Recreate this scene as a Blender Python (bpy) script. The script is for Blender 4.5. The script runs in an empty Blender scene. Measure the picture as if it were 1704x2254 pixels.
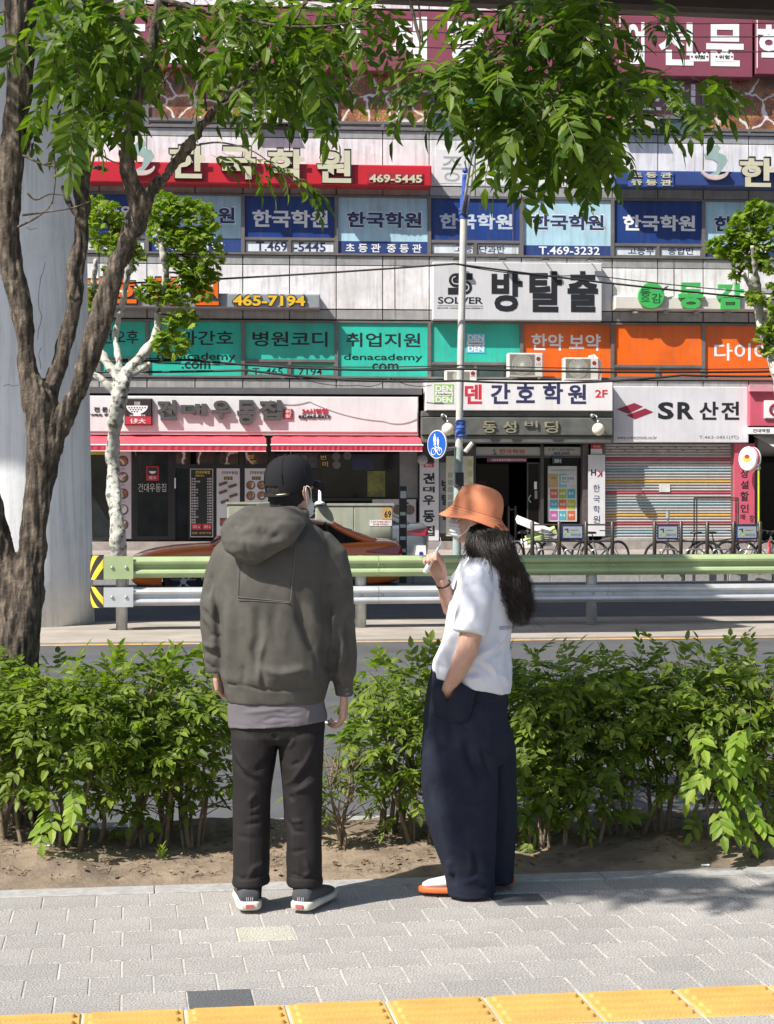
import bpy, bmesh, math, random, numpy as np
from mathutils import Vector, Matrix, noise
R = math.radians
SC = bpy.context.scene
COL = SC.collection
random.seed(7); np.random.seed(7)

# ------------------------------------------------------------ camera, sky, sun
FPX, CX, HY, CAMZ = 3900.0, 852.0, 1110.0, 1.51      # focal length and horizon in photo pixels
cam = bpy.data.objects.new('camera', bpy.data.cameras.new('camera')); COL.objects.link(cam); SC.camera = cam
cam.location = (0, 0, CAMZ); cam.rotation_euler = (R(90) - math.atan(17 / FPX), 0, 0)
cam.data.sensor_fit = 'VERTICAL'; cam.data.sensor_height = 36; cam.data.lens = FPX / 2254 * 36
cam.data.clip_start = .1; cam.data.clip_end = 2000
SUN = Vector((.70, .55, -1.0)).normalized()           # travel direction of the light
elev = math.asin(-SUN.z)
world = bpy.data.worlds.new('World'); SC.world = world; world.use_nodes = True
wn = world.node_tree.nodes; wl = world.node_tree.links
sky = wn.new('ShaderNodeTexSky'); sky.sky_type = 'NISHITA'; sky.sun_disc = False
sky.sun_elevation = elev; sky.sun_rotation = math.atan2(-SUN.x, -SUN.y)
sky.air_density = 1.0; sky.dust_density = 1.6
wl.new(sky.outputs[0], wn['Background'].inputs[0]); wn['Background'].inputs[1].default_value = .095
sl = bpy.data.lights.new('sun', 'SUN'); sl.energy = 5.0; sl.angle = R(.53); sl.color = (1, .955, .88)
sun = bpy.data.objects.new('sun', sl); COL.objects.link(sun)
sun.rotation_euler = SUN.to_track_quat('-Z', 'Y').to_euler(); sun.location = (-10, -5, 30)
vs = SC.view_settings; vs.view_transform = 'Standard'; vs.look = 'None'; vs.exposure = .62; vs.gamma = 1; vs.use_curve_mapping = False

# ------------------------------------------------------------ frames and pixel helpers
class Frame:
    def __init__(s, ang, org):
        s.a = ang; s.o = Vector(org); s.U = Vector((math.cos(ang), math.sin(ang), 0)); s.V = Vector((-math.sin(ang), math.cos(ang), 0))
    def w(s, p): return s.o + s.U * p[0] + s.V * p[1] + Vector((0, 0, p[2]))
    def px(s, X, Y, w=0.0):        # point of the plane v = w that the photo shows at X, Y
        d = Vector(((X - CX) / FPX, 1, -(Y - HY) / FPX)); c = Vector((0, 0, CAMZ))
        t = (w - (c - s.o).dot(s.V)) / d.dot(s.V); p = c + d * t
        return ((p - s.o).dot(s.U), p.z)
FAC = Frame(R(4.0), (0, 45.5, 0))      # the building front
ST = Frame(R(8.3), (0, 0, 0))          # the street
WO = Frame(0, (0, 0, 0))
def disp(X): return X * 1.01914         # from a 1672 px wide view to photo px
def gp(X, Y, z=0.0):                    # ground point
    d = (CAMZ - z) * FPX / (Y - HY); return Vector(((X - CX) * d / FPX, d, z))
def st_of(p): p = Vector(p); return (p.dot(ST.U), p.dot(ST.V))

# ------------------------------------------------------------ value noise for numpy
def _h(i, j, k): 
    n = (i * 374761393 + j * 668265263 + k * 2147483647) & 0xffffffff
    n = ((n ^ (n >> 13)) * 1274126177) & 0xffffffff
    return ((n ^ (n >> 16)) & 0xffff) / 32767.5 - 1
def vnoise(p):
    p = np.asarray(p, float); f = np.floor(p); i = f.astype(np.int64); t = p - f; t = t * t * (3 - 2 * t)
    r = 0
    for a in (0, 1):
        for b in (0, 1):
            for c in (0, 1):
                wt = (t[:, 0] if a else 1 - t[:, 0]) * (t[:, 1] if b else 1 - t[:, 1]) * (t[:, 2] if c else 1 - t[:, 2])
                r = r + wt * _h(i[:, 0] + a, i[:, 1] + b, i[:, 2] + c)
    return r
def fbm(p, o=3):
    p = np.asarray(p, float); r = 0
    for k in range(o): r = r + vnoise(p * 2 ** k + 17.3 * k) / 2 ** k
    return r

# ------------------------------------------------------------ materials
_M = {}
def mat(name, col, rough=.6, metal=0.0, var=.12, sc=3.0, bump=0.0, bsc=60.0, spec=.5, emit=None, sub=0.0, dirt=None, streak=0.0, tint=None, alpha=None, trans=0.0, coat=0.0):
    if name in _M: return _M[name]
    m = bpy.data.materials.new(name); m.use_nodes = True; n = m.node_tree.nodes; l = m.node_tree.links
    b = n['Principled BSDF']; c = (*col[:3], 1)
    b.inputs['Base Color'].default_value = c; b.inputs['Roughness'].default_value = rough; b.inputs['Metallic'].default_value = metal
    b.inputs['Specular IOR Level'].default_value = spec
    if coat: b.inputs['Coat Weight'].default_value = coat; b.inputs['Coat Roughness'].default_value = .06
    tc = n.new('ShaderNodeTexCoord'); src = tc.outputs['Object']
    def noi(scale, det=4, vec=None, rr=.6):
        x = n.new('ShaderNodeTexNoise'); x.inputs['Scale'].default_value = scale; x.inputs['Detail'].default_value = det; x.inputs['Roughness'].default_value = rr
        l.new(vec or src, x.inputs['Vector']); return x.outputs['Fac']
    def ramp(f, a, bb, pa=.3, pb=.7):
        r = n.new('ShaderNodeMapRange'); r.inputs[1].default_value = pa; r.inputs[2].default_value = pb; r.inputs[3].default_value = a; r.inputs[4].default_value = bb
        l.new(f, r.inputs[0]); return r.outputs[0]
    def mix(fac, a, bb, mode='MIX'):
        x = n.new('ShaderNodeMix'); x.data_type = 'RGBA'; x.blend_type = mode
        for i, v in ((0, fac), (6, a), (7, bb)):
            if hasattr(v, 'links'): l.new(v, x.inputs[i])
            else: x.inputs[i].default_value = v
        return x.outputs[2]
    colr = c
    if var:
        oi = n.new('ShaderNodeObjectInfo')
        ad = n.new('ShaderNodeVectorMath'); ad.operation = 'ADD'; l.new(src, ad.inputs[0]); l.new(oi.outputs['Location'], ad.inputs[1])
        f = ramp(noi(sc, 5, ad.outputs[0]), 1 - var * 1.6, 1 + var * 1.2)
        cc = n.new('ShaderNodeCombineColor'); [l.new(f, cc.inputs[i]) for i in range(3)]
        colr = mix(1.0, c, cc.outputs[0], 'MULTIPLY')
    if tint: colr = mix(ramp(noi(sc * 2.7, 3), 0, .8, .45, .65), colr, (*tint, 1))
    if dirt: colr = mix(ramp(noi(sc * .6, 6, None, .7), 0, .75, .5, .75), colr, (*dirt, 1))
    if streak:
        mp = n.new('ShaderNodeMapping'); mp.inputs['Scale'].default_value = (9, 9, .55); l.new(src, mp.inputs[0])
        colr = mix(ramp(noi(1.0, 5, mp.outputs[0], .7), 0, streak, .48, .72), colr, (.13, .12, .10, 1))
    if hasattr(colr, 'links'): l.new(colr, b.inputs['Base Color'])
    if bump:
        bp = n.new('ShaderNodeBump'); bp.inputs['Strength'].default_value = bump; bp.inputs['Distance'].default_value = .01
        l.new(noi(bsc, 6, None, .65), bp.inputs['Height']); l.new(bp.outputs[0], b.inputs['Normal'])
    if emit: b.inputs['Emission Color'].default_value = (*col[:3], 1); b.inputs['Emission Strength'].default_value = emit
    if sub: b.inputs['Subsurface Weight'].default_value = sub; b.inputs['Subsurface Radius'].default_value = (.02, .008, .004)
    if trans: b.inputs['Transmission Weight'].default_value = trans
    _M[name] = m; return m
def leafmat(name, c1, c2, tr=.35, rough=.45):
    m = bpy.data.materials.new(name); m.use_nodes = True; n = m.node_tree.nodes; l = m.node_tree.links
    b = n['Principled BSDF']; b.inputs['Roughness'].default_value = rough; b.inputs['Specular IOR Level'].default_value = .22
    tc = n.new('ShaderNodeTexCoord'); geo = n.new('ShaderNodeNewGeometry'); oi = n.new('ShaderNodeObjectInfo')
    x = n.new('ShaderNodeMix'); x.data_type = 'RGBA'; x.inputs[6].default_value = (*c1, 1); x.inputs[7].default_value = (*c2, 1)
    mr = n.new('ShaderNodeMath'); mr.operation = 'ADD'; l.new(geo.outputs['Random Per Island'], mr.inputs[0]); l.new(oi.outputs['Random'], mr.inputs[1])
    m2 = n.new('ShaderNodeMath'); m2.operation = 'FRACT'; l.new(mr.outputs[0], m2.inputs[0])
    l.new(m2.outputs[0], x.inputs[0]); l.new(x.outputs[2], b.inputs['Base Color'])
    t = n.new('ShaderNodeBsdfTranslucent'); g = n.new('ShaderNodeMix'); g.data_type = 'RGBA'; g.blend_type = 'MULTIPLY'; g.inputs[0].default_value = 1
    g.inputs[7].default_value = (1.6, 1.9, .45, 1); l.new(x.outputs[2], g.inputs[6]); l.new(g.outputs[2], t.inputs[0])
    s = n.new('ShaderNodeMixShader'); s.inputs[0].default_value = tr; l.new(b.outputs[0], s.inputs[1]); l.new(t.outputs[0], s.inputs[2])
    l.new(s.outputs[0], n['Material Output'].inputs[0]); return m

# ------------------------------------------------------------ things, parts and mesh building
class Thing:
    def __init__(s, name, label=None, cat=None, fr=WO, at=(0, 0, 0), group=None, kind=None, ob=None):
        s.fr = fr; s.at = Vector(at)
        s.ob = bpy.data.objects.new(name, None); COL.objects.link(s.ob)
        s.ob.location = fr.w(at); s.ob.rotation_euler = (0, 0, fr.a); s.ob.empty_display_size = .2
        tag(s.ob, label, cat, group, kind)
def tag(o, label=None, cat=None, group=None, kind=None):
    for k, v in (('label', label), ('category', cat), ('group', group), ('kind', kind)):
        if v: o[k] = v
    return o
class Sub:                                  # a part that parents sub-parts
    def __init__(s, ob, th): s.ob = ob; s.fr = th.fr; s.at = th.at
class MB:
    def __init__(s): s.v = []; s.f = []; s.m = []; s.mi = 0; s.mats = []
    def add(s, vs, fs):
        b = len(s.v); s.v += [tuple(v) for v in vs]; s.f += [tuple(i + b for i in f) for f in fs]; s.m += [s.mi] * len(fs); return s
    def use(s, m):
        if m not in s.mats: s.mats.append(m)
        s.mi = s.mats.index(m); return s
    def box(s, x0, x1, y0, y1, z0, z1):
        vs = [(x, y, z) for x in (x0, x1) for y in (y0, y1) for z in (z0, z1)]
        return s.add(vs, [(0, 1, 3, 2), (4, 6, 7, 5), (0, 4, 5, 1), (2, 3, 7, 6), (0, 2, 6, 4), (1, 5, 7, 3)])
    def bbox(s, x0, x1, y0, y1, z0, z1, c=.01):       # box with chamfered outline seen from the front (xz) and front edges
        vs = []
        for y, e in ((y0, c), (y0 + c, 0), (y1, 0)):
            vs += [(x0 + e, y, z0 + e), (x1 - e, y, z0 + e), (x1 - e, y, z1 - e), (x0 + e, y, z1 - e)]
        fs = [(0, 1, 2, 3), (11, 10, 9, 8)]
        for r in (0, 4):
            for k in range(4): fs.append((r + k, r + 4 + k, r + 4 + (k + 1) % 4, r + (k + 1) % 4))
        return s.add(vs, fs)
    def tube(s, pts, rad, n=8, cap=True, sy=1.0):
        pts = [Vector(p) for p in pts]; k = len(pts)
        if not hasattr(rad, '__len__'): rad = [rad] * k
        up = None; vs = []
        for i, p in enumerate(pts):
            d = (pts[min(i + 1, k - 1)] - pts[max(i - 1, 0)]); d = d.normalized() if d.length > 1e-9 else Vector((0, 0, 1))
            if up is None: up = d.orthogonal().normalized()
            up = (up - d * up.dot(d)); up = up.normalized() if up.length > 1e-6 else d.orthogonal().normalized()
            w = d.cross(up)
            for j in range(n):
                a = 2 * math.pi * j / n; vs.append(p + (up * math.cos(a) + w * math.sin(a) * sy) * rad[i])
        fs = [(i * n + j, i * n + (j + 1) % n, (i + 1) * n + (j + 1) % n, (i + 1) * n + j) for i in range(k - 1) for j in range(n)]
        if cap: fs += [tuple(reversed(range(n))), tuple(range((k - 1) * n, k * n))]
        return s.add(vs, fs)
    def lathe(s, prof, c=(0, 0, 0), n=24, axis='z', cap=True):
        vs = []
        for r, h in prof:
            for j in range(n):
                a = 2 * math.pi * j / n; x, y = r * math.cos(a), r * math.sin(a)
                p = {'z': (x, y, h), 'y': (x, h, y), 'x': (h, x, y)}[axis]; vs.append((c[0] + p[0], c[1] + p[1], c[2] + p[2]))
        k = len(prof); fs = [(i * n + j, i * n + (j + 1) % n, (i + 1) * n + (j + 1) % n, (i + 1) * n + j) for i in range(k - 1) for j in range(n)]
        if cap: fs += [tuple(reversed(range(n))), tuple(range((k - 1) * n, k * n))]
        return s.add(vs, fs)
    def prism(s, pts, y0, y1):                        # polygon in xz with depth y
        n = len(pts); vs = [(x, y0, z) for x, z in pts] + [(x, y1, z) for x, z in pts]
        return s.add(vs, [tuple(range(n)), tuple(range(2 * n - 1, n - 1, -1))] + [(i, n + i, n + (i + 1) % n, (i + 1) % n) for i in range(n)])
    def loft(s, rings, n=28, e=2.0, cap=True):        # rings: (cx, cy, cz, rx, ry[, tiltx, tiltz])
        vs = []
        for r in rings:
            cx, cy, cz, rx, ry = r[:5]; t = r[5] if len(r) > 5 else 0; q = r[6] if len(r) > 6 else 0
            for j in range(n):
                a = 2 * math.pi * j / n; ca, sa = math.cos(a), math.sin(a)
                x = rx * math.copysign(abs(ca) ** (2 / e), ca); y = ry * math.copysign(abs(sa) ** (2 / e), sa)
                vs.append((cx + x, cy + y, cz + x * t + y * q))
        k = len(rings); fs = [(i * n + j, i * n + (j + 1) % n, (i + 1) * n + (j + 1) % n, (i + 1) * n + j) for i in range(k - 1) for j in range(n)]
        if cap: fs += [tuple(reversed(range(n))), tuple(range((k - 1) * n, k * n))]
        return s.add(vs, fs)
    def mesh(s, name, org=(0, 0, 0), recalc=True):
        me = bpy.data.meshes.new(name); o = Vector(org)
        me.from_pydata([(v[0] - o[0], v[1] - o[1], v[2] - o[2]) for v in s.v], [], s.f)
        for m in s.mats: me.materials.append(m)
        if s.mats and len(s.mats) > 1: me.polygons.foreach_set('material_index', s.m)
        if recalc:
            bm = bmesh.new(); bm.from_mesh(me); bmesh.ops.recalc_face_normals(bm, faces=bm.faces); bm.to_mesh(me); bm.free()
        return me
    def build(s, name, m=None, parent=None, fr=None, at=None, smooth=False, recalc=True, **tg):
        if m and not s.mats: s.mats = [m]
        if parent is not None:
            me = s.mesh(name, parent.at, recalc); ob = bpy.data.objects.new(name, me); COL.objects.link(ob); ob.parent = parent.ob
        else:
            fr = fr or WO; at = at or (0, 0, 0)
            me = s.mesh(name, at, recalc); ob = bpy.data.objects.new(name, me); COL.objects.link(ob)
            ob.location = fr.w(at); ob.rotation_euler = (0, 0, fr.a)
        if smooth: me.polygons.foreach_set('use_smooth', [True] * len(me.polygons))
        return tag(ob, **tg)
def linkmesh(name, me, parent, loc=(0, 0, 0), rot=None, scale=None, **tg):
    ob = bpy.data.objects.new(name, me); COL.objects.link(ob); ob.parent = parent.ob if hasattr(parent, 'ob') else parent
    ob.location = loc
    if rot is not None: ob.rotation_euler = rot
    if scale is not None: ob.scale = scale
    return tag(ob, **tg)
def autosmooth(ob, ang=35):
    me = ob.data; me.polygons.foreach_set('use_smooth', [True] * len(me.polygons))
    bm = bmesh.new(); bm.from_mesh(me)
    for e in bm.edges:
        if len(e.link_faces) == 2 and e.calc_face_angle(0) > R(ang): e.smooth = False
    bm.to_mesh(me); bm.free(); return ob

TS = bpy.data.scenes.new('workbench')
def evalmesh(o):                             # evaluates one object alone, in a scene of its own
    TS.collection.objects.link(o)
    with bpy.context.temp_override(scene=TS, view_layer=TS.view_layers[0]):
        dg = bpy.context.evaluated_depsgraph_get(); me = bpy.data.meshes.new_from_object(o.evaluated_get(dg))
    TS.collection.objects.unlink(o); return me
# ------------------------------------------------------------ lettering
_T = {}
def glyphs(s, bold):
    k = (s, bold)
    if k not in _T:
        c = bpy.data.curves.new('text', 'FONT'); c.body = s; c.resolution_u = 3; c.offset = bold; c.fill_mode = 'FRONT'
        o = bpy.data.objects.new('text', c); me = evalmesh(o)
        vs = [(v.co.x, v.co.y) for v in me.vertices]; fs = [tuple(p.vertices) for p in me.polygons]
        cnt = {}
        for f in fs:
            for a, b in zip(f, f[1:] + f[:1]): cnt[(a, b)] = 1
        edge = [e for e in cnt if (e[1], e[0]) not in cnt]
        bpy.data.objects.remove(o); bpy.data.curves.remove(c); bpy.data.meshes.remove(me)
        _T[k] = (vs, fs, edge)
    return _T[k]
def text(mb, s, u0, z0, u1, z1, w, depth=.004, bold=.02, skew=0):   # the word s fitted into a rectangle of the plane v = w (facing -v)
    vs, fs, ed = glyphs(s, bold)
    if not vs: return mb
    xs = [v[0] for v in vs]; ys = [v[1] for v in vs]; a, b, c, d = min(xs), max(xs), min(ys), max(ys)
    P = [(u0 + (x - a) / (b - a + 1e-9) * (u1 - u0) + skew * (y - c) / (d - c + 1e-9), z0 + (y - c) / (d - c + 1e-9) * (z1 - z0)) for x, y in vs]
    n = len(P)
    mb.add([(x, w - depth, z) for x, z in P] + [(x, w, z) for x, z in P], list(fs) + [(a, a + n, b + n, b) for a, b in ed])
    return mb
def fr_rect(X0, Y0, X1, Y1, w=0.0, fr=FAC):
    u0, z1 = fr.px(X0, (Y0 + Y1) / 2 if 0 else Y0, w); u1, z0 = fr.px(X1, Y1, w)
    _, z1b = fr.px(X1, Y0, w); _, z0b = fr.px(X0, Y1, w)
    return u0, (z0 + z0b) / 2, u1, (z1 + z1b) / 2
def ptext(mb, s, X0, Y0, X1, Y1, w=0.0, depth=.004, bold=.02, fr=FAC):
    u0, z0, u1, z1 = fr_rect(X0, Y0, X1, Y1, w, fr); return text(mb, s, u0, z0, u1, z1, w, depth, bold)
def pbox(mb, X0, Y0, X1, Y1, w0, w1, fr=FAC, c=0):   # box with front at w0, back at w1, outline by photo px at the front
    u0, z0, u1, z1 = fr_rect(X0, Y0, X1, Y1, w0, fr)
    return mb.bbox(u0, u1, w0, w1, z0, z1, c) if c else mb.box(u0, u1, w0, w1, z0, z1)
# ------------------------------------------------------------ ground, pavement, road
asph = mat('asphalt', (.085, .087, .092), .9, var=.14, sc=1.2, bump=.6, bsc=140, dirt=(.11, .105, .10))
conc = mat('concrete', (.36, .345, .32), .85, var=.12, sc=2, bump=.4, bsc=50, dirt=(.25, .235, .21))
stone = mat('kerb_granite', (.38, .37, .355), .8, var=.12, sc=12, bump=.4, bsc=180, tint=(.28, .27, .26))
def street_sheet(name, t0, t1, z, m, s0=-60, s1=60, th=None, **tg):
    b = MB()
    if th: b.box(s0, s1, t0, t1, z - th, z)
    else: b.add([(s0, t0, z), (s1, t0, z), (s1, t1, z), (s0, t1, z)], [(0, 1, 2, 3)])
    tg.setdefault('kind', 'structure')
    return b.build(name, m, fr=ST, at=(0, (t0 + t1) / 2, z), **tg)
g = MB(); g.add([(-400, -200, -.175), (400, -200, -.175), (400, 600, -.175), (-400, 600, -.175)], [(0, 1, 2, 3)])
g.build('ground', asph, kind='structure')
street_sheet('road', 8.39, 37.3, -.16, asph)
white = mat('road_paint', (.62, .62, .60), .8, var=.2, sc=9, dirt=(.3, .3, .29)); yel = mat('road_paint_yellow', (.60, .36, .12), .8, var=.2, sc=9)
street_sheet('lane_line', 13.40, 13.52, -.156, white)
street_sheet('median', 21.4, 25.2, -.135, mat('median_concrete', (.36, .32, .275), .9, var=.16, sc=1.4, bump=.5, bsc=40, dirt=(.28, .25, .22)), th=.1)
street_sheet('median_line', 21.2, 21.36, -.156, yel); street_sheet('far_median_line', 25.3, 25.42, -.156, yel)
street_sheet('far_lane_line', 31.0, 31.12, -.156, white)
# near pavement bed
pav_bed = street_sheet('sidewalk', -2.0, 7.05, -.0022, mat('mortar', (.50, .475, .435), .95, var=.2, sc=6, bump=.6, bsc=90), th=.2, s0=-30, s1=30)
PAV = Sub(pav_bed, type('q', (), dict(fr=ST, at=Vector((0, 2.525, -.003)))))
pm = [mat('paver_grey', (.43, .405, .38), .88, var=.07, sc=2.2, bump=.8, bsc=230, tint=(.39, .365, .34)),
      mat('paver_dark', (.135, .140, .145), .85, var=.10, sc=3, bump=.8, bsc=260), mat('paver_beige', (.50, .48, .40), .88, var=.1, sc=3, bump=.8, bsc=260)]
# salt and pepper grain for the pavers
for m_ in pm:
    n_ = m_.node_tree.nodes; l_ = m_.node_tree.links; b_ = n_['Principled BSDF']; src_ = b_.inputs['Base Color'].links[0].from_socket
    t_ = n_.new('ShaderNodeTexCoord'); x_ = n_.new('ShaderNodeTexNoise'); x_.inputs['Scale'].default_value = 170; x_.inputs['Detail'].default_value = 3; l_.new(t_.outputs['Object'], x_.inputs['Vector'])
    r_ = n_.new('ShaderNodeMapRange'); r_.inputs[1].default_value = .35; r_.inputs[2].default_value = .65; r_.inputs[3].default_value = .45; r_.inputs[4].default_value = 1.42; l_.new(x_.outputs[0], r_.inputs[0])
    oi_ = n_.new('ShaderNodeObjectInfo'); r2 = n_.new('ShaderNodeMapRange'); r2.inputs[3].default_value = .93; r2.inputs[4].default_value = 1.07; l_.new(oi_.outputs['Random'], r2.inputs[0])
    mm = n_.new('ShaderNodeMath'); mm.operation = 'MULTIPLY'; l_.new(r_.outputs[0], mm.inputs[0]); l_.new(r2.outputs[0], mm.inputs[1])
    cc_ = n_.new('ShaderNodeVectorMath'); cc_.operation = 'SCALE'; l_.new(src_, cc_.inputs[0]); l_.new(mm.outputs[0], cc_.inputs['Scale']); l_.new(cc_.outputs[0], b_.inputs['Base Color'])
def slab_mesh(w, d, h, c=.0025, g_=.0020, name='paver'):
    b = MB(); W, D = w / 2 - g_, d / 2 - g_
    vs = [(-W, -D, -h), (W, -D, -h), (W, D, -h), (-W, D, -h), (-W, -D, -c), (W, -D, -c), (W, D, -c), (-W, D, -c), (-W + c, -D + c, 0), (W - c, -D + c, 0), (W - c, D - c, 0), (-W + c, D - c, 0)]
    fs = [(8, 9, 10, 11)] + [(i, (i + 1) % 4, 4 + (i + 1) % 4, 4 + i) for i in range(4)] + [(4 + i, 4 + (i + 1) % 4, 8 + (i + 1) % 4, 8 + i) for i in range(4)]
    b.add(vs, fs); return b
pmesh = []
for m_ in pm: x = slab_mesh(.2, .2, .01); x.mats = [m_]; pmesh.append(x.mesh('paver', recalc=False))
mass = MB(); cnt = 0
for row in range(-17, 8):
    t = 5.42 + row * .2
    if row < 0: t -= .3
    if row < 0 and t > 5.0: continue
    off = .176 + (.1 if row % 2 else 0)
    for k in range(-40, 41):
        s = off + (k + .5) * .2; wp = ST.w((s, t, 0)); X = CX + wp.x / max(wp.y, .1) * FPX; Y = HY + CAMZ * FPX / max(wp.y, .1)
        kind = 1 if (row == 0 and k == 0) or (row == 6 and abs(s - 1.525) < .1) else 2 if (row == 4 and abs(s - .546) < .1) else 0
        if -60 < X < 1764 and Y < 2290:
            ob = linkmesh('paver', pmesh[kind], PAV, (s + random.uniform(-.001, .001), t - PAV.at[1] + random.uniform(-.001, .001), .003 + random.uniform(-.0007, .0007)), (random.uniform(-.003, .003), random.uniform(-.003, .003), random.uniform(-.004, .004)))
            cnt += 1
            if kind == 1: ob['label'] = 'dark charcoal paver among grey ones'
            if kind == 2: ob['label'] = 'pale beige paver among grey ones'
        else:
            q = slab_mesh(.2, .2, .01); mass.add([(v[0] + s, v[1] + t, v[2]) for v in q.v], q.f)
mass.build('paving', pm[0], PAV, recalc=False, kind='stuff')
for k in range(-14, 15):          # border stones
    x = MB(); x.bbox(k * .6 + .004 + .1, k * .6 + .696, 6.925, 7.05, -.01, .004, .003); x.build('border_stone', stone, PAV)
# tactile paving
tac = mat('tactile_yellow', (.54, .325, .085), .8, var=.08, sc=5, bump=.25, bsc=90, dirt=(.46, .29, .10))
tb = slab_mesh(.302, .302, .01, .004, .004)
for bar in range(4):
    y = -.105 + bar * .07; vs = []; n = 10
    for e, zz in ((1, 0), (.72, .0105)):
        for j in range(n * 2):
            a = math.pi * 2 * (j + .5) / (n * 2); r = .0165 * e
            vs.append(((.118 if math.cos(a) > 0 else -.118) + r * math.cos(a), y + r * math.sin(a), zz))
    N = n * 2; tb.add(vs, [(j, (j + 1) % N, N + (j + 1) % N, N + j) for j in range(N)] + [tuple(range(N, 2 * N))])
    for j in range(15):            # small ribs in the bars' trough
        x = -.105 + j * .015; tb.add([(x, y - .029, .0), (x + .008, y - .029, .0), (x + .008, y - .020, .0), (x, y - .020, .0), (x + .004, y - .0245, .009)], [(0, 1, 4), (1, 2, 4), (2, 3, 4), (3, 0, 4)])
tb.mats = [tac]; tbm = tb.mesh('tactile_tile', recalc=False)
for k in range(-22, 22):
    linkmesh('tactile_tile', tbm, PAV, (-.136 + (k + .5) * .3025, 5.17 - PAV.at[1], .005 + random.uniform(-.001, .001)), (random.uniform(-.004, .004), random.uniform(-.004, .004), random.uniform(-.006, .006)))
# soil bed, kerb
soilm = mat('soil', (.25, .19, .135), .98, var=.3, sc=3, bump=1.0, bsc=50, tint=(.14, .105, .078), dirt=(.31, .24, .165))
N1, N2 = 340, 40; xs = np.linspace(-14, 14, N1); ys = np.linspace(7.05, 8.25, N2); gx, gy = np.meshgrid(xs, ys)
p3 = np.stack([gx.ravel() * 3, gy.ravel() * 3, gx.ravel() * 0], 1); edge = np.minimum((gy.ravel() - 7.05) / .25, 1)
hz = -.005 + edge * (.045 + .035 * fbm(p3 * .6, 3)) + .016 * fbm(p3 * 5, 3) * edge; hz[gy.ravel() > 8.24] = -.01
me = bpy.data.meshes.new('soil_bed'); me.from_pydata([(a, b - 7.65, c) for a, b, c in zip(gx.ravel(), gy.ravel(), hz)], [], [(j * N1 + i, j * N1 + i + 1, (j + 1) * N1 + i + 1, (j + 1) * N1 + i) for j in range(N2 - 1) for i in range(N1 - 1)])
me.materials.append(soilm); so = bpy.data.objects.new('soil_bed', me); COL.objects.link(so); so.location = ST.w((0, 7.65, 0)); so.rotation_euler = (0, 0, ST.a); so['kind'] = 'structure'
def soil_z(s, t):
    i = int(np.clip((s + 14) / 28 * (N1 - 1), 0, N1 - 1)); j = int(np.clip((t - 7.05) / 1.2 * (N2 - 1), 0, N2 - 1)); return hz[j * N1 + i]
lit = MB()                                             # crumbs, twigs and bits on the soil
for k in range(4200):
    s = random.uniform(-2.6, 4.2); t = 7.08 + 1.1 * random.random() ** 1.4; z = soil_z(s, t); r = random.uniform(.002, .006) * (1.8 if random.random() < .03 else 1)
    vs = [(s + r * random.uniform(.6, 1.3) * dx, t + r * random.uniform(.6, 1.3) * dy, z + r * dz * random.uniform(.4, .8)) for dx, dy, dz in ((1, 0, 0), (0, 1, 0), (-1, 0, 0), (0, -1, 0), (0, 0, 1.3))]
    lit.add(vs, [(0, 1, 4), (1, 2, 4), (2, 3, 4), (3, 0, 4)])
lit.build('soil_crumbs', mat('crumbs', (.24, .18, .125), .95, var=.5, sc=30), fr=ST, at=(0, 7.6, 0), kind='stuff', label='loose clods and grit scattered over the soil strip')
tw = MB()
for k in range(2200):
    s = random.uniform(-2.6, 4.2); t = random.uniform(7.15, 8.15); z = soil_z(s, t) + .006; a = random.uniform(0, 6.3); L = random.uniform(.015, .07)
    if random.random() < .6:
        L *= .6; tw.add([(s, t, z), (s + L * .5 * math.cos(a) - L * .25 * math.sin(a), t + L * .5 * math.sin(a) + L * .25 * math.cos(a), z + .008), (s + L * math.cos(a), t + L * math.sin(a), z + .004), (s + L * .5 * math.cos(a) + L * .25 * math.sin(a), t + L * .5 * math.sin(a) - L * .25 * math.cos(a), z)], [(0, 1, 2, 3)])
    else: tw.tube([(s, t, z), (s + L * math.cos(a) * .5, t + L * math.sin(a) * .5, z + .006), (s + L * math.cos(a + .3), t + L * math.sin(a + .3), z)], .0016, 4, False)
tw.build('leaf_litter', mat('litter', (.20, .13, .075), .9, var=.5, sc=25), fr=ST, at=(0, 7.6, 0), kind='stuff', label='dry fallen leaves and twigs on the soil strip')
for k in range(-30, 31): x = MB(); x.bbox(k * 1.0 + .004, k * 1.0 + .996, 8.25, 8.39, -.18, .02, .008); x.build('kerb_stone', stone, PAV)
# far sidewalk, sloping up to the building
fs = MB(); L_ = []
for s in np.linspace(-45, 45, 31):
    a = ST.w((s, 37.45, 0)); dirv = Vector((0, 1, 0)); U = FAC.U; dd = (FAC.o - a).dot(FAC.V) / FAC.V.y; b = a + Vector((0, dd - .05, 0)); L_ += [(a.x, a.y, -.02), (b.x, b.y, .36)]
fs.add(L_, [(2 * i, 2 * i + 2, 2 * i + 3, 2 * i + 1) for i in range(30)])
far = fs.build('far_sidewalk', mat('far_paving', (.34, .29, .265), .9, var=.15, sc=2, bump=.4, bsc=30, tint=(.27, .245, .23)), kind='structure')
def far_z(x, y):
    a = (37.45 + x * ST.V.x * -1) ; y0 = (37.45 - x * ST.V.x) / ST.V.y; y1 = 45.45 + x * math.tan(FAC.a); return -.02 + .38 * (y - y0) / (y1 - y0)
FS = Sub(far, type('q', (), dict(fr=WO, at=Vector((0, 0, 0)))))
for k in range(-22, 23):
    x = MB(); x.bbox(k + .005, k + .995, 37.28, 37.46, -.2, .0, .01); me = x.mesh('k'); me.materials.append(stone); me.transform(Matrix.Rotation(ST.a, 4, 'Z')); linkmesh('kerb_stone', me, FS)
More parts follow.
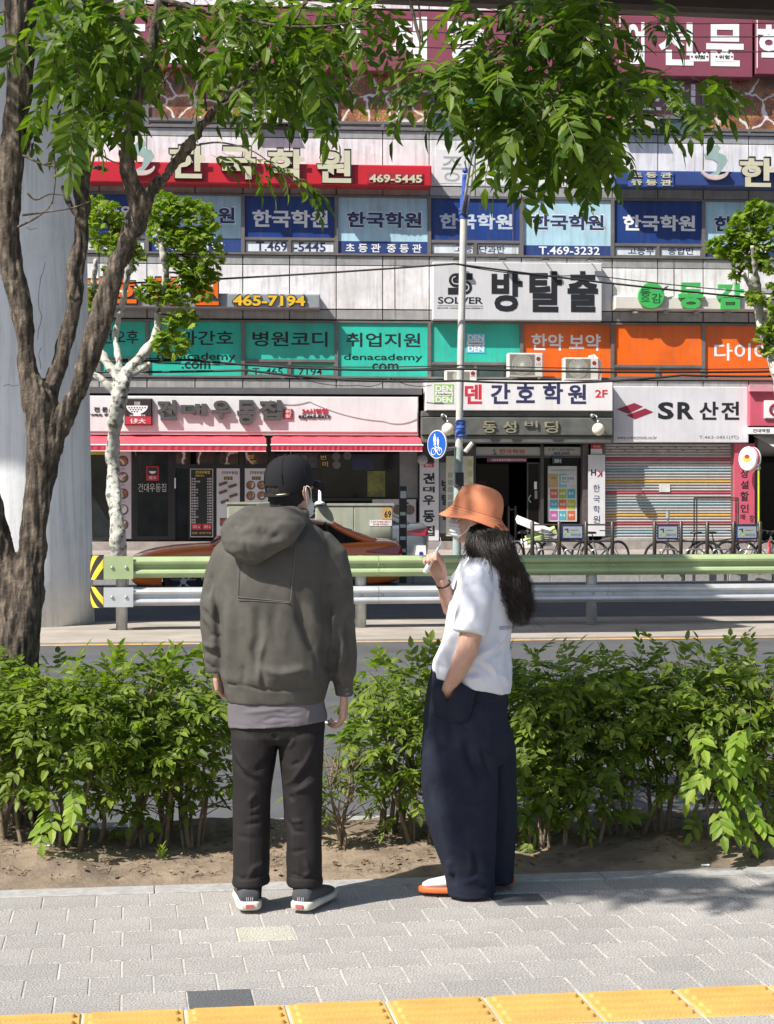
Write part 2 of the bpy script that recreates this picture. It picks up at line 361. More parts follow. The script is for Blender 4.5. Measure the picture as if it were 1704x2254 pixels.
# ------------------------------------------------------------ elevated railway
vi = Thing('elevated_railway', 'grey concrete railway viaduct crossing overhead with one thick round column behind the left tree', 'viaduct', ST, (-1.7, 24.9, -.14))
pc = mat('painted_concrete', (.76, .76, .765), .8, var=.05, sc=.6, bump=.5, bsc=16, streak=.35, dirt=(.42, .43, .43))
cx_, cy_ = st_of((-5.2, 24.6, 0)); b = MB()
b.lathe([(1.13, -.16), (1.10, .5), (1.06, 3), (1.00, 6.5), (1.0, 9.5)], (cx_, cy_, 0), 64); b.build('column', pc, vi, smooth=True)
ck = MB()                                              # hairline cracks standing open in the paint
def crackline(pts):
    P = []
    for X, Y in pts:
        # nearest surface point of the column under the photo point
        best = None; dirv = Vector(((X - CX) / FPX, 1, -(Y - HY) / FPX)); c = ST.w((cx_, cy_, 0)); A = dirv.x ** 2 + dirv.y ** 2; B = -2 * (dirv.x * c.x + dirv.y * c.y); z = 2.5; r = 1.065
        C = c.x ** 2 + c.y ** 2 - r * r; D = B * B - 4 * A * C
        if D < 0: continue
        t = (-B - math.sqrt(D)) / (2 * A); p = Vector((0, 0, CAMZ)) + dirv * t; rr = np.interp(p.z, [-.16, .5, 3, 6.5], [1.13, 1.10, 1.06, 1.0]); q = Vector((p.x - c.x, p.y - c.y, 0)).normalized() * rr; s, tt = st_of(c + q); P.append((s, tt, p.z))
    if len(P) > 1: ck.tube(P, [.003 + .003 * random.random() for _ in P], 5)
crackline([(103, 577), (97, 600), (92, 612), (88, 640), (86, 660), (88, 680), (94, 695), (91, 712), (86, 725), (84, 748)]); crackline([(92, 765), (86, 780), (90, 800), (91, 812)])
crackline([(8, 850), (18, 846), (30, 850), (41, 848)]); crackline([(128, 300), (131, 325)]); crackline([(60, 500), (70, 505), (85, 502)])
ck.build('crack', mat('crack', (.26, .25, .24), .95), vi)
dk = mat('viaduct_concrete', (.20, .17, .15), .9, var=.2, sc=.5, bump=.4, bsc=10, streak=.5); dk2 = mat('viaduct_girder', (.075, .055, .05), .8, var=.2, sc=.7)
b = MB(); b.prism([(cx_ - 1.15, 9.4), (cx_ + 1.15, 9.4), (cx_ + 1.35, 10.0), (cx_ + 1.35, 10.9), (cx_ - 1.35, 10.9), (cx_ - 1.35, 10.0)], 17.9, 31); b.build('pier_cap', dk, vi)
x = MB(); x.box(-70, 70, 20.5, 31.2, 10.68, 11.6); x.build('deck', dk, vi)
x = MB(); x.box(-70, 70, 31.0, 31.3, 10.42, 12.7); x.box(-70, 70, 20.3, 20.6, 10.42, 12.7); x.build('parapet', dk, vi)
for q in (23.0, 25.2, 27.4, 29.6): x = MB(); x.box(-70, 70, q - .25, q + .25, 10.62, 10.68); x.box(-70, 70, q - .06, q + .06, 10.1, 10.62); x.build('girder', dk2, vi)
# ------------------------------------------------------------ guard rail
def wbeam(s0, s1, t, zc, h, dz=0, face=-1):
    prof = []
    for f, o in ((-.5, .0), (-.46, .012), (-.36, .07), (-.28, .082), (-.18, .075), (-.06, .012), (0, .006), (.06, .012), (.18, .075), (.28, .082), (.36, .07), (.46, .012), (.5, 0)): prof.append((zc + f * h, t + face * o))
    back = [(z, y - face * -.004 if 0 else y - face * .006) for z, y in prof]; b = MB(); loop = prof + back[::-1]; n = len(loop)
    b.add([(s0, y, z) for z, y in loop] + [(s1, y, z) for z, y in loop], [(i, (i + 1) % n, n + (i + 1) % n, n + i) for i in range(n)] + [tuple(range(n - 1, -1, -1)), tuple(range(n, 2 * n))]); return b
gr = mat('rail_green', (.36, .45, .235), .42, var=.10, sc=2, dirt=(.27, .34, .18), spec=.5); gw = mat('rail_grey', (.60, .62, .64), .38, .35, var=.10, sc=2, dirt=(.44, .44, .44)); galv = mat('galvanised', (.50, .51, .50), .5, .5, var=.18, sc=5, dirt=(.38, .37, .35), streak=.25)
steel = mat('steel', (.42, .42, .42), .35, .8, var=.1)
rT = 23.45; s0 = ST.px(232, 1250, rT)[0]; sE = 30.0
rail = Thing('guard_rail', 'two-beam road guard rail, green above and silver below, along the median', 'guard rail', ST, (s0, rT, -.14))
sj = [s0 + .0] + [ST.px(q, 1250, rT)[0] for q in (831, 1334)]; pitch = sj[2] - sj[1]
while sj[-1] < sE: sj.append(sj[-1] + pitch)
for a_, b_ in zip(sj, sj[1:]):
    wbeam(a_, b_ - .006, rT - .09, .687, .275).build('green_beam', gr, rail, smooth=False); wbeam(a_, b_ - .006, rT - .09, .302, .235).build('silver_beam', gw, rail)
    wbeam(a_, b_ - .006, rT + .09, .687, .275, face=1).build('green_beam', gr, rail); wbeam(a_, b_ - .006, rT + .09, .302, .235, face=1).build('silver_beam', gw, rail)
ps = [ST.px(q, 1380, rT)[0] for q in (268, 794, 1302)]; 
while ps[-1] < sE: ps.append(ps[-1] + (ps[2] - ps[1]))
for q in ps:
    x = MB(); x.lathe([(.075, -.14), (.075, .80), (.068, .815), (.03, .825)], (q, rT, 0), 20); x.build('post', galv, rail, smooth=True); 
    if q > s0 + 1:
        for dx in (-.28, 0, .28):
            for zc in (.687, .302): x = MB(); x.lathe([(.020, 0), (.020, -.012), (.010, -.016)], (q + dx, rT - .098, zc), 10, 'y'); x.build('bolt', steel, rail)
hz_ = mat('hazard_yellow', (.75, .52, .04), .5, var=.1); blk = mat('black_rubber', (.018, .018, .018), .7, var=.2)
for zc, h, mt in ((.687, .285, gr), (.302, .245, gw)):
    a, c = s0 - .02, s0 + .36; x = MB(); x.prism([(a, zc - h * .52), (c, zc - h * .52), (c, zc + h * .52), (a, zc + h * .52), ], rT - .19, rT - .165); x.build('end_plate', mt, rail)
    for dx in (.09, .27): x = MB(); x.lathe([(.022, 0), (.022, -.012), (.01, -.018)], (s0 + dx, rT - .19, zc), 10, 'y'); x.build('bolt', steel, rail)
    e = a - .17; x = MB(); n = 10; arc = [(a - .17 * math.sin(math.pi / 2 * i / n), rT - .19 + .19 * (1 - math.cos(math.pi / 2 * i / n))) for i in range(n + 1)]; arc += [(2 * arc[0][0] - 0 * 1 if 0 else p[0], 2 * rT - p[1]) for p in arc[::-1][1:]]
    vs = [(p[0], p[1], zc - h * .55) for p in arc] + [(p[0], p[1], zc + h * .55) for p in arc]; N = len(arc); x.add(vs, [(i, i + 1, N + i + 1, N + i) for i in range(N - 1)]); x.build('end_cap', blk, rail, smooth=True)
    y = MB(); up = 1 if zc > .5 else -1                # yellow chevrons wrapped round the cap
    for st_ in (-.9, .15):
        vs = []
        for p, k in zip(arc, range(N)):
            f = k / (N - 1); z0 = zc + up * h * (.55 - 1.35 * (f * 1.9 + st_ * .62)); z1 = z0 - up * h * .42
            z0, z1 = [min(max(q, zc - h * .55), zc + h * .55) for q in (z0, z1)]; vs += [(p[0] - .003, p[1] - (.003 if p[1] < rT else -.003), z0), (p[0] - .003, p[1] - (.003 if p[1] < rT else -.003), z1)]
        y.add(vs, [(2 * i, 2 * i + 2, 2 * i + 3, 2 * i + 1) for i in range(N - 1)])
    y.build('chevron', hz_, rail)
# ------------------------------------------------------------ the building
def Zf(Y, X=1000): return FAC.px(X, Y)[1]
BX = [-293, -90, 113, 324, 535, 740.5, 945, 1148, 1348, 1548, 1748, 1946, 2142]
BU = [FAC.px(x, 600)[0] for x in BX]
bld = Thing('academy_building', 'five storey commercial building clad in pale stained panels with film covered windows full of lettering', 'building', FAC, ((BU[0] + BU[-1]) / 2, 5, .3))
clad = mat('cladding_panel', (.76, .745, .755), .36, var=.10, sc=1.3, streak=.45, dirt=(.50, .47, .45), tint=(.66, .64, .64), bump=.08, bsc=8, spec=.5)
clad2 = mat('cladding_trim', (.40, .39, .385), .34, .2, var=.14, sc=2.5, streak=.4, dirt=(.27, .25, .24))
frm = mat('window_frame', (.20, .185, .175), .45, .35, var=.12, sc=3, dirt=(.14, .13, .12)); dark = mat('dark_gap', (.03, .028, .027), .9)
drk = mat('interior', (.035, .033, .032), .8, var=.3, sc=1.5)
x = MB(); x.box(BU[0], BU[-1], .14, 9, Zf(857), Zf(-260)); x.build('wall', dark, bld)
x = MB(); x.box(BU[0], BU[-1], 5.2, 9, .2, Zf(857)); x.box(BU[0], BU[0] + .3, .1, 5.2, .2, Zf(857)); x.box(BU[-1] - .3, BU[-1], .1, 5.2, .2, Zf(857)); x.build('back_wall', drk, bld)
x = MB(); x.box(BU[0], BU[-1], -.3, 5.2, .1, .56); x.build('plinth', mat('step_stone', (.30, .26, .24), .8, var=.2, sc=3, dirt=(.3, .27, .25)), bld)
ROWS = [(290, 309, 1), (309, 411, 0), (411, 433, 1), (565, 587, 1), (587, 683, 0), (683, 706, 1), (835, 857, 1), (-20, 24, 0)]
for Y0, Y1, k in ROWS:
    for i in range(len(BU) - 1):
        for h in (0, 1):
            a = BU[i] + (BU[i + 1] - BU[i]) * h / 2; c = a + (BU[i + 1] - BU[i]) / 2
            x = MB(); x.bbox(a + .012, c - .012, .0 + (.012 if k else 0), .06, Zf(Y1) + .012, Zf(Y0) - .012, .008); o = x.build('panel', clad2 if k else clad, bld)
ledge = mat('grey_ledge', (.10, .10, .105), .6, var=.1)
x = MB(); x.box(BU[1], FAC.px(926, 860)[0], -.42, 0, Zf(871), Zf(858)); x.build('ledge', ledge, bld)
# drips and stains that run over the joints: small pipes and clips
rust = mat('rust', (.20, .09, .05), .9, var=.4)
x = MB()
for X, Y0, Y1 in ((868, 566, 700), (1482, 570, 660), (1128, 285, 560)): 
    u = FAC.px(X, Y0)[0]; x.tube([(u, -.012, Zf(Y0)), (u + .01, -.012, Zf(Y1))], .006, 5)
x.build('conduit', rust, bld)
# window films and glass
def film(name, c, **k): return mat(name, c, k.pop('rough', .26), var=.10, sc=1.5, streak=.30, **k)
F = dict(navy=film('film_navy', (.018, .05, .21)), light=film('film_light_blue', (.42, .63, .74)), teal=film('film_teal', (.03, .50, .38)), orange=film('film_orange', (.80, .135, .008)),
         maroon=film('film_maroon', (.17, .055, .085)), white=film('film_white', (.66, .72, .76)), glass=mat('window_glass', (.055, .085, .085), .08, var=.3, sc=1, spec=.9), strip=film('film_strip', (.03, .06, .20)))
INK = dict(white=mat('ink_white', (.80, .80, .80), .5, var=.03), black=mat('ink_black', (.016, .017, .022), .45, var=.05), navy=mat('ink_navy', (.03, .03, .10), .45, var=.05),
           red=mat('ink_red', (.55, .03, .05), .5, var=.05), pale=mat('ink_pale', (.50, .56, .64), .5, var=.12, sc=9), green=mat('ink_green', (.28, .50, .12), .5, var=.04), cyan=mat('ink_cyan', (.16, .50, .68), .5, var=.04),
           purple=mat('ink_purple', (.16, .05, .14), .5), grey=mat('ink_grey', (.12, .13, .14), .6), yellow=mat('ink_yellow', (.72, .50, .06), .45), maroon=mat('ink_maroon', (.26, .02, .05), .5, var=.05), tealink=mat('ink_teal', (.08, .35, .34), .5))
def poster_mat(name, base, dk_, md=(.42, .15, .05)):
    m = bpy.data.materials.new(name); m.use_nodes = True; n = m.node_tree.nodes; l = m.node_tree.links; b = n['Principled BSDF']; b.inputs['Roughness'].default_value = .4
    tc = n.new('ShaderNodeTexCoord'); w_ = n.new('ShaderNodeTexNoise'); w_.inputs['Scale'].default_value = 3; l.new(tc.outputs['Object'], w_.inputs['Vector'])
    ad = n.new('ShaderNodeMix'); ad.data_type = 'VECTOR'; ad.inputs[0].default_value = .22; l.new(tc.outputs['Object'], ad.inputs[4]); l.new(w_.outputs['Color'], ad.inputs[5])
    def vor(sc_, f, a, bb):
        v = n.new('ShaderNodeTexVoronoi'); v.feature = f; v.inputs['Scale'].default_value = sc_; l.new(ad.outputs[1], v.inputs['Vector']); r = n.new('ShaderNodeMapRange'); r.inputs[1].default_value = a; r.inputs[2].default_value = bb; l.new(v.outputs['Distance'], r.inputs[0]); return r.outputs[0]
    ns = n.new('ShaderNodeTexNoise'); ns.inputs['Scale'].default_value = 2.2; ns.inputs['Detail'].default_value = 5; l.new(tc.outputs['Object'], ns.inputs['Vector'])
    cr = n.new('ShaderNodeValToRGB'); l.new(ns.outputs[0], cr.inputs[0]); e = cr.color_ramp.elements; e[0].position = .32; e[0].color = (*dk_, 1); e[1].position = .68; e[1].color = (*base, 1); k = e.new(.5); k.color = (*md, 1)
    def mx(f, a, bb):
        x = n.new('ShaderNodeMix'); x.data_type = 'RGBA'; l.new(f, x.inputs[0])
        for i, v in ((6, a), (7, bb)):
            if hasattr(v, 'links'): l.new(v, x.inputs[i])
            else: x.inputs[i].default_value = v
        return x.outputs[2]
    c1 = mx(vor(16, 'DISTANCE_TO_EDGE', .0, .12), (.10, .045, .02, 1), cr.outputs[0]); c2 = mx(vor(1.9, 'DISTANCE_TO_EDGE', .012, .05), (.72, .66, .64, 1), c1); l.new(c2, b.inputs['Base Color']); return m
post = poster_mat('food_poster', (.50, .27, .10), (.10, .06, .05), (.34, .12, .06))
def window(i, Y0, Y1, upper, main, small=None, texts=(), strip=None, label=None):
    """one window bay: frame, panes and their lettering; small = (film, film) makes two small lights below Ys"""
    a, c = BU[i], BU[i + 1]; zt, zb = Zf(Y0), Zf(Y1)
    f = MB(); t = .045
    f.box(a - t, a + t, -.03, .13, zb, zt); f.box(a + t, c - t, -.02, .13, zt - .05, zt); f.box(a + t, c - t, -.035, .13, zb, zb + .05)
    zs = None
    if small: zs = Zf(small[0]); f.box(a + t, c - t, -.02, .13, zs - .035, zs + .035); f.box((a + c) / 2 - .035, (a + c) / 2 + .035, -.02, .13, zb + .05, zs - .035)
    fo = f.build('window', frm, bld, label=label); S = Sub(fo, bld)
    x = MB(); x.box(a + t + .002, c - t - .002, .03, .045, (zs + .037) if small else (Zf(strip[0]) if strip else zb + .052), zt - .052); x.build('pane', F[main] if main in F else main, S)
    if strip: x = MB(); x.box(a + t + .002, c - t - .002, .03, .045, zb + .052, Zf(strip[0])); x.build('pane', F[strip[1]], S)
    if small:
        m_ = (a + c) / 2
        for q, (p0, p1) in enumerate(((a + t, m_ - .035), (m_ + .035, c - t))):
            x = MB(); x.box(p0 + .002, p1 - .002, .03, .045, zb + .052, zs - .037); x.build('pane', F[small[1][q]], S)
            if small[1][q] != 'glass': 
                e = .035; y = MB(); y.box(p0 + .002, p1 - .002, .0, .03, zs - .037 - e, zs - .037); y.box(p0 + .002, p1 - .002, .0, .03, zb + .052, zb + .052 + e); y.box(p0 + .002, p0 + e, .0, .03, zb + .052 + e, zs - .037 - e); y.box(p1 - e, p1 - .002, .0, .03, zb + .052 + e, zs - .037 - e); y.build('sash', frm, S)
    for (s, X0, Ya, X1, Yb, ink, bold, *halo) in texts:
        if halo:
            for dx, dy in ((-1.2, 0), (1.2, 0), (0, -1.2), (0, 1.2)): pass
            y = MB(); ptext(y, s, X0 - 2, Ya - 2, X1 + 2, Yb + 2, .0285, .001, halo[1] if len(halo) > 1 else .034); y.build('lettering_edge', INK[halo[0]], S)
        y = MB(); ptext(y, s, X0, Ya, X1, Yb, .0275, .002, bold); y.build('lettering', INK[ink], S)
    return fo
HK = '한국학원'
W3 = [(1, 'light', None, (537, 'strip'), []), (2, 'navy', (530, ('white', 'white')), None, [(HK, 150, 452, 298, 490, 'white', .03)]),
      (3, 'light', None, (530, 'strip'), [(HK, 354, 456, 517, 492, 'navy', .03, 'white'), ('중등종합반', 340, 533, 495, 551, 'white', .012)]),
      (4, 'navy', (530, ('white', 'white')), None, [(HK, 556, 463, 722, 501, 'white', .032), ('T.469', 564, 532, 632, 553, 'navy', .015), ('-5445', 646, 534, 717, 554, 'navy', .015)]),
      (5, 'light', None, (533, 'strip'), [(HK, 764, 467, 928, 502, 'navy', .03, 'white'), ('초 등 관  중 등 관', 761, 537, 928, 556, 'white', .018)]),
      (6, 'navy', (532, ('white', 'white')), None, [(HK, 968, 471, 1128, 505, 'pale', .032), ('고등', 1001, 539, 1040, 556, 'navy', .008), ('단과반', 1055, 541, 1111, 558, 'navy', .008)]),
      (7, 'light', None, (538, 'strip'), [(HK, 1170, 473, 1329, 507, 'navy', .03, 'white'), ('T.469-3232', 1186, 543, 1320, 561, 'white', .015)]),
      (8, 'navy', (535, ('white', 'white')), None, [(HK, 1371, 474, 1530, 509, 'white', .032), ('고등부', 1382, 543, 1440, 561, 'navy', .008), ('종합반', 1470, 543, 1527, 561, 'navy', .008)]),
      (9, 'light', None, (540, 'strip'), [(HK, 1572, 477, 1730, 511, 'navy', .03, 'white'), ('초등관', 1590, 545, 1690, 563, 'white', .015)]),
      (10, 'navy', (535, ('white', 'white')), None, [(HK, 1772, 479, 1930, 513, 'white', .03)]), (0, 'navy', None, None, []), (11, 'light', None, None, [])]
for i, mn, sm, stp, tx in W3: window(i, 433, 565, None, mn, sm, tx, stp)
W2 = [(0, 'teal', None, []), (1, 'teal', None, []), (2, 'teal', (795, ('teal', 'teal')), [('전오후', 222, 727, 305, 757, 'black', .012), ('465-7194', 158, 802, 300, 820, 'black', .006)]),
      (3, 'teal', None, [('과간호', 395, 728, 514, 760, 'black', .014), ('치', 346, 728, 382, 760, 'black', .014), ('denacademy', 345, 776, 519, 797, 'black', .012), ('.com', 400, 796, 463, 812, 'black', .012)]),
      (4, 'teal', (796, ('teal', 'teal')), [('병원코디', 556, 730, 721, 763, 'black', .016), ('T. 465', 556, 810, 622, 825, 'black', .004), ('7194', 657, 811, 709, 826, 'black', .004)]),
      (5, 'teal', None, [('취업지원', 762, 733, 925, 764, 'black', .014), ('denacademy', 757, 779, 930, 797, 'black', .012), ('.com', 812, 800, 877, 816, 'black', .012)]),
      (6, 'teal', (800, ('glass', 'glass')), []), (7, 'orange', None, [('한약 보약', 1170, 735, 1322, 772, 'white', .018)]),
      (8, 'orange', (804, ('orange', 'orange')), []), (9, 'orange', None, [('다이어트', 1572, 756, 1745, 794, 'white', .014)]), (10, 'orange', None, []), (11, 'orange', None, [])]
for i, mn, sm, tx in W2: window(i, 708, 834, None, mn, sm, tx)
W4 = [(0, post, None, []), (1, 'maroon', None, []), (2, 'maroon', (246, ('glass', 'glass')), [('제과', 200, 165, 300, 232, 'white', .012)]), (3, post, (273, ('maroon', 'maroon')), []), (4, 'maroon', (246, ('glass', 'glass')), [('천원', 560, 166, 720, 238, 'white', .012)]),
      (5, post, (274, ('maroon', 'maroon')), []), (6, 'maroon', (248, ('glass', 'glass')), [('커피', 972, 175, 1120, 245, 'white', .012)]), (7, post, (276, ('maroon', 'maroon')), []), (8, 'maroon', (252, ('glass', 'glass')), [('조리', 1380, 185, 1530, 252, 'white', .012)]),
      (9, post, (278, ('maroon', 'maroon')), []), (10, 'maroon', None, []), (11, post, None, [])]
for i, mn, sm, tx in W4: window(i, 157, 290, None, mn, sm, tx)
# roundels of the window print on the upper floor
for X, Y in ((682, 222), (1040, 222)):
    u, z = FAC.px(X, Y); x = MB(); x.prism([(u + .34 * math.cos(a), z + .16 * math.sin(a)) for a in np.linspace(math.pi, 2 * math.pi, 12)], .022, .027); x.build('printed_bowl', INK['tealink'], bld)
for i in (4, 8): # open top hung vent below the maroon film
    a = BU[i] + .06; x = MB(); w2 = (BU[i + 1] - BU[i]) / 2 - .1; zt, zb = Zf(250), Zf(281)
    x.add([(a, -.02, zt), (a + w2, -.02, zt), (a + w2, -.30, zb), (a, -.30, zb), (a, .0, zt + .02), (a + w2, .0, zt + .02), (a + w2, -.27, zb - .03), (a, -.27, zb - .03)], [(0, 1, 2, 3), (7, 6, 5, 4), (0, 4, 5, 1), (1, 5, 6, 2), (2, 6, 7, 3), (3, 7, 4, 0)]); x.build('vent_sash', clad2, bld)
# ghost of removed sign: repaired panels with scars
x = MB(); gm = mat('bare_patch', (.66, .655, .66), .6, var=.05, sc=4, bump=.2, bsc=20)
for X0, X1, Y0, Y1 in ((960, 1030, 330, 404), (1056, 1135, 327, 408), (1160, 1240, 335, 408), (1255, 1330, 345, 408)): pbox(x, X0, Y0, X1, Y1, -.006, 0)
x.build('bare_patch', gm, bld)
x = MB(); ptext(x, '중', 972, 345, 1018, 400, -.007, .002, .0); ptext(x, '시', 1066, 345, 1120, 400, -.007, .002, .0); x.build('scar', mat('scar', (.36, .35, .35), .7), bld, kind='stuff')

# ------------------------------------------------------------ signs on the front
def sign(name, label, X0, Y0, X1, Y1, w0, w1, m, group=None, cat='sign', c=.015, bd='board'):
    u0, z0, u1, z1 = fr_rect(X0, Y0, X1, Y1, w0); t = Thing(name, label, cat, FAC, ((u0 + u1) / 2, w1, z0), group)
    x = MB(); x.bbox(u0, u1, w0, w1, z0, z1, c); t.board = x.build(bd, m, t); return t
def letters(t, items, w, depth, m, bold=.025, outline=None, edge=.03, part='letter'):
    for s, X0, Y0, X1, Y1 in items:
        if outline:
            x = MB(); ptext(x, s, X0 - 2.4, Y0 - 2.4, X1 + 2.4, Y1 + 2.4, w + depth * .0, depth - .012, .04 if bold < .03 else .045); o = x.build(part, outline, t); S = Sub(o, t)
            x = MB(); ptext(x, s, X0, Y0, X1, Y1, w - depth + .012, .012, bold); x.build('letter_face', m, S)
        else: x = MB(); ptext(x, s, X0, Y0, X1, Y1, w, depth, bold); x.build(part, m, t)
WB = lambda c, n: mat(n, c, .4, var=.05, sc=1.5, streak=.12)
big = sign('school_sign', 'long dark maroon sign board with huge white letters along the top floor', -60, 24, 1656, 157, -.42, 0, WB((.23, .055, .085), 'board_maroon'))
letters(big, [('호', 235, 40, 325, 140), ('텔', 360, 40, 445, 140), ('제', 480, 38, 560, 138), ('과', 745, 40, 802, 140), ('제', 858, 38, 940, 135), ('빵', 985, 42, 1070, 142), ('직', 1270, 50, 1344, 142), ('업', 1380, 50, 1418, 142), ('전', 1449, 51, 1526, 145), ('문', 1554, 54, 1636, 147)], -.42, .012, INK['white'], .03)
x = MB(); [x.box(FAC.px(q, 90)[0] - .012, FAC.px(q, 90)[0] + .012, -.43, -.42, Zf(148), Zf(40)) for q in (1357, 1656)]; x.build('joint_strip', INK['white'], big)
big2 = sign('school_sign', 'continuation of the maroon top sign board past its dark joint, at the upper right corner', 1662, 28, 2150, 168, -.42, 0, WB((.23, .055, .085), 'board_maroon'))
letters(big2, [('학', 1666, 56, 1742, 150), ('교', 1770, 58, 1840, 150)], -.42, .012, INK['white'], .03)
cream = mat('cream_acrylic', (.56, .53, .38), .4, var=.05); blko = mat('letter_return', (.02, .02, .02), .5)
red = mat('board_red', (.50, .018, .03), .35, var=.06, sc=1.5); s1 = sign('academy_sign', 'red channel sign with cream block letters and telephone box on the third floor spandrel', 60, 359, 950, 405, -.55, 0, red, c=.03)
letters(s1, [('한', 374, 322, 453, 393), ('국', 482, 324, 563, 395), ('학', 591, 329, 671, 397), ('원', 698, 332, 773, 403)], -.56, .12, cream, .032, blko)
x = MB(); pbox(x, 808, 381, 932, 405, -.57, -.55); o = x.build('number_box', mat('board_darkred', (.32, .02, .03), .5), s1); S = Sub(o, s1); x = MB(); ptext(x, '469-5445', 813, 385, 929, 403, -.57, .03, .03); x.build('digits', cream, S)
def logo(t, X, Y, w, m1, m2, sc=1.0):
    u, z = FAC.px(X, Y); sc *= 1 / 85.7
    pts = [(-8, 38), (4, 44), (12, 36), (6, 26), (22, 20), (28, 8), (18, -8), (6, -24), (-8, -30), (-12, -22), (2, -14), (6, 4), (-4, 10), (-20, 12), (-24, 22), (-14, 30)]
    x = MB(); x.prism([(u + a * sc, z + b * sc) for a, b in pts], w - .10, w); x.build('emblem', m1, t)
    arc = []; 
    for a in np.linspace(math.pi * 1.02, math.pi * 1.98, 14): arc.append((u + 30 * sc * math.cos(a), z + (-14 + 20 * math.sin(a)) * sc))
    for a in np.linspace(math.pi * 1.98, math.pi * 1.02, 14): arc.append((u + 27 * sc * math.cos(a), z + (-12 + 12 * math.sin(a)) * sc))
    x = MB(); x.prism(arc, w - .12, w); x.build('emblem', m2, t)
gl = mat('emblem_glass', (.30, .40, .38), .2, var=.1); pk = mat('emblem_pink', (.60, .48, .46), .4)
logo(s1, 315, 363, -.56, gl, pk)
blue = mat('board_blue', (.035, .065, .22), .35, var=.06); s2 = sign('academy_sign', 'navy channel sign with cream block letters on the third floor spandrel at the right edge', 1353, 379, 2000, 412, -.55, 0, blue, c=.03)
letters(s2, [('한', 1628, 349, 1704, 412), ('국', 1735, 352, 1812, 415)], -.56, .12, cream, .032, blko); logo(s2, 1560, 373, -.56, gl, pk)
x = MB(); pbox(x, 1383, 378, 1482, 411, -.59, -.55); o = x.build('number_box', mat('board_blue2', (.05, .10, .33), .4), s2); S = Sub(o, s2); x = MB(); ptext(x, '초 등 관', 1389, 380, 1478, 392, -.59, .03, .03); ptext(x, '중 등 관', 1389, 396, 1478, 409, -.59, .03, .03); x.build('lettering', cream, S)
yb = mat('yellow_letter', (.75, .47, .03), .35, var=.04); orl = mat('orange_letter', (.70, .13, .01), .4, var=.05); gyb = mat('board_grey', (.34, .37, .40), .35, .3, var=.06)
s3 = sign('nursing_school_sign', 'grey channel sign with orange block letters and yellow telephone number above the teal windows', 60, 645, 705, 677, -.55, 0, gyb, c=.03)
letters(s3, [('덴', 115, 612, 180, 668), ('간', 180, 612, 240, 668), ('호', 247, 612, 301, 668), ('학', 324, 612, 400, 671), ('원', 422, 613, 482, 672)], -.56, .14, orl, .035, blko)
letters(s3, [('465-7194', 513, 650, 672, 674)], -.56, .05, yb, .03, blko, part='digits')
wb = WB((.60, .60, .62), 'board_white'); wb2 = WB((.74, .72, .73), 'board_white_clean')
s4 = sign('escape_room_sign', 'large white board with massive black letters and spiral emblem above the street lamp post', 953, 578, 1325, 705, -.32, 0, wb)
def heavy(t, items, w, m, part='letter'):
    for s, X0, Y0, X1, Y1 in items:
        x = MB()
        for q, (dx, dy) in enumerate(((0, 0), (1.5, 0), (0, 1.2), (1.5, 1.2))): ptext(x, s, X0 + dx, Y0 + dy, X1 + dx - 1.5, Y1 + dy - 1.2, w - .001 * q, .006, .026)
        x.build(part, m, t)
heavy(s4, [('방', 1082, 598, 1150, 686), ('탈', 1165, 597, 1237, 687), ('출', 1249, 597, 1316, 687)], -.32, INK['black'])
x = MB(); U = lambda X, Y, w=-.32: FAC.px(X, Y, w)
def strip(mb, pts, th, w, d=.008):
    P = [Vector(FAC.px(X, Y, w)) for X, Y in pts]; L = []; Rr = []
    for i, p in enumerate(P):
        a = P[max(i - 1, 0)]; b = P[min(i + 1, len(P) - 1)]; t = (b - a).normalized(); nn = Vector((-t.y, t.x)) * th; L.append(p + nn); Rr.append(p - nn)
    for i in range(len(P) - 1):
        vs = [(q.x, w - d, q.y) for q in (L[i], L[i + 1], Rr[i + 1], Rr[i])] + [(q.x, w, q.y) for q in (L[i], L[i + 1], Rr[i + 1], Rr[i])]
        mb.add(vs, [(0, 1, 2, 3), (0, 4, 5, 1), (2, 6, 7, 3)])
def arcpx(cx, cy, r, a0, a1, n=10): return [(cx + r * math.cos(R(a)), cy - r * math.sin(R(a))) for a in np.linspace(a0, a1, n)]
S_ = [(1040, 609), (1003, 609)] + arcpx(1003, 617, 8, 90, 270, 8) + [(1024, 625)] + arcpx(1024, 633, 8, 90, -90, 8) + [(986, 641)]
strip(x, S_, .085, -.32); x.build('spiral_emblem', INK['black'], s4); x = MB(); strip(x, S_[1:-1], .012, -.328, .002); x.build('emblem_line', wb, s4)
x = MB(); ptext(x, 'SOLVER', 964, 654, 1063, 669, -.32, .004, .02); ptext(x, 'ESCAPE | REASON | AMUSEMENT', 963, 677, 1064, 681, -.32, .003, .01); pbox(x, 963, 673, 1064, 674, -.323, -.32); x.build('lettering', INK['black'], s4)
lmp = mat('lamp_housing', (.05, .05, .05), .6)
for k, X in enumerate((1003, 1103, 1197, 1296)):
    u, z = FAC.px(X, 572, -.3); t = Thing('sign_lamp', 'small black floodlight over the black lettered board, ' + ['beside the lamp post', 'second from lamp post', 'third from lamp post', 'nearest its right end'][k], 'lamp', FAC, (u, -.3, z), 'floodlights over the white board')
    x = MB(); x.bbox(u - .09, u + .09, -.62, -.48, z - .05, z + .03, .01); x.build('housing', lmp, t); x = MB(); x.tube([(u, -.02, z + .02), (u, -.5, z)], .012, 6); x.build('arm', lmp, t)
    x = MB(); x.box(u - .07, u + .07, -.60, -.50, z - .056, z - .052); x.build('lens', mat('lens', (.5, .5, .5), .2), t)
gy = mat('green_letter', (.06, .42, .10), .4, var=.04); cr = WB((.64, .61, .56), 'board_cream')
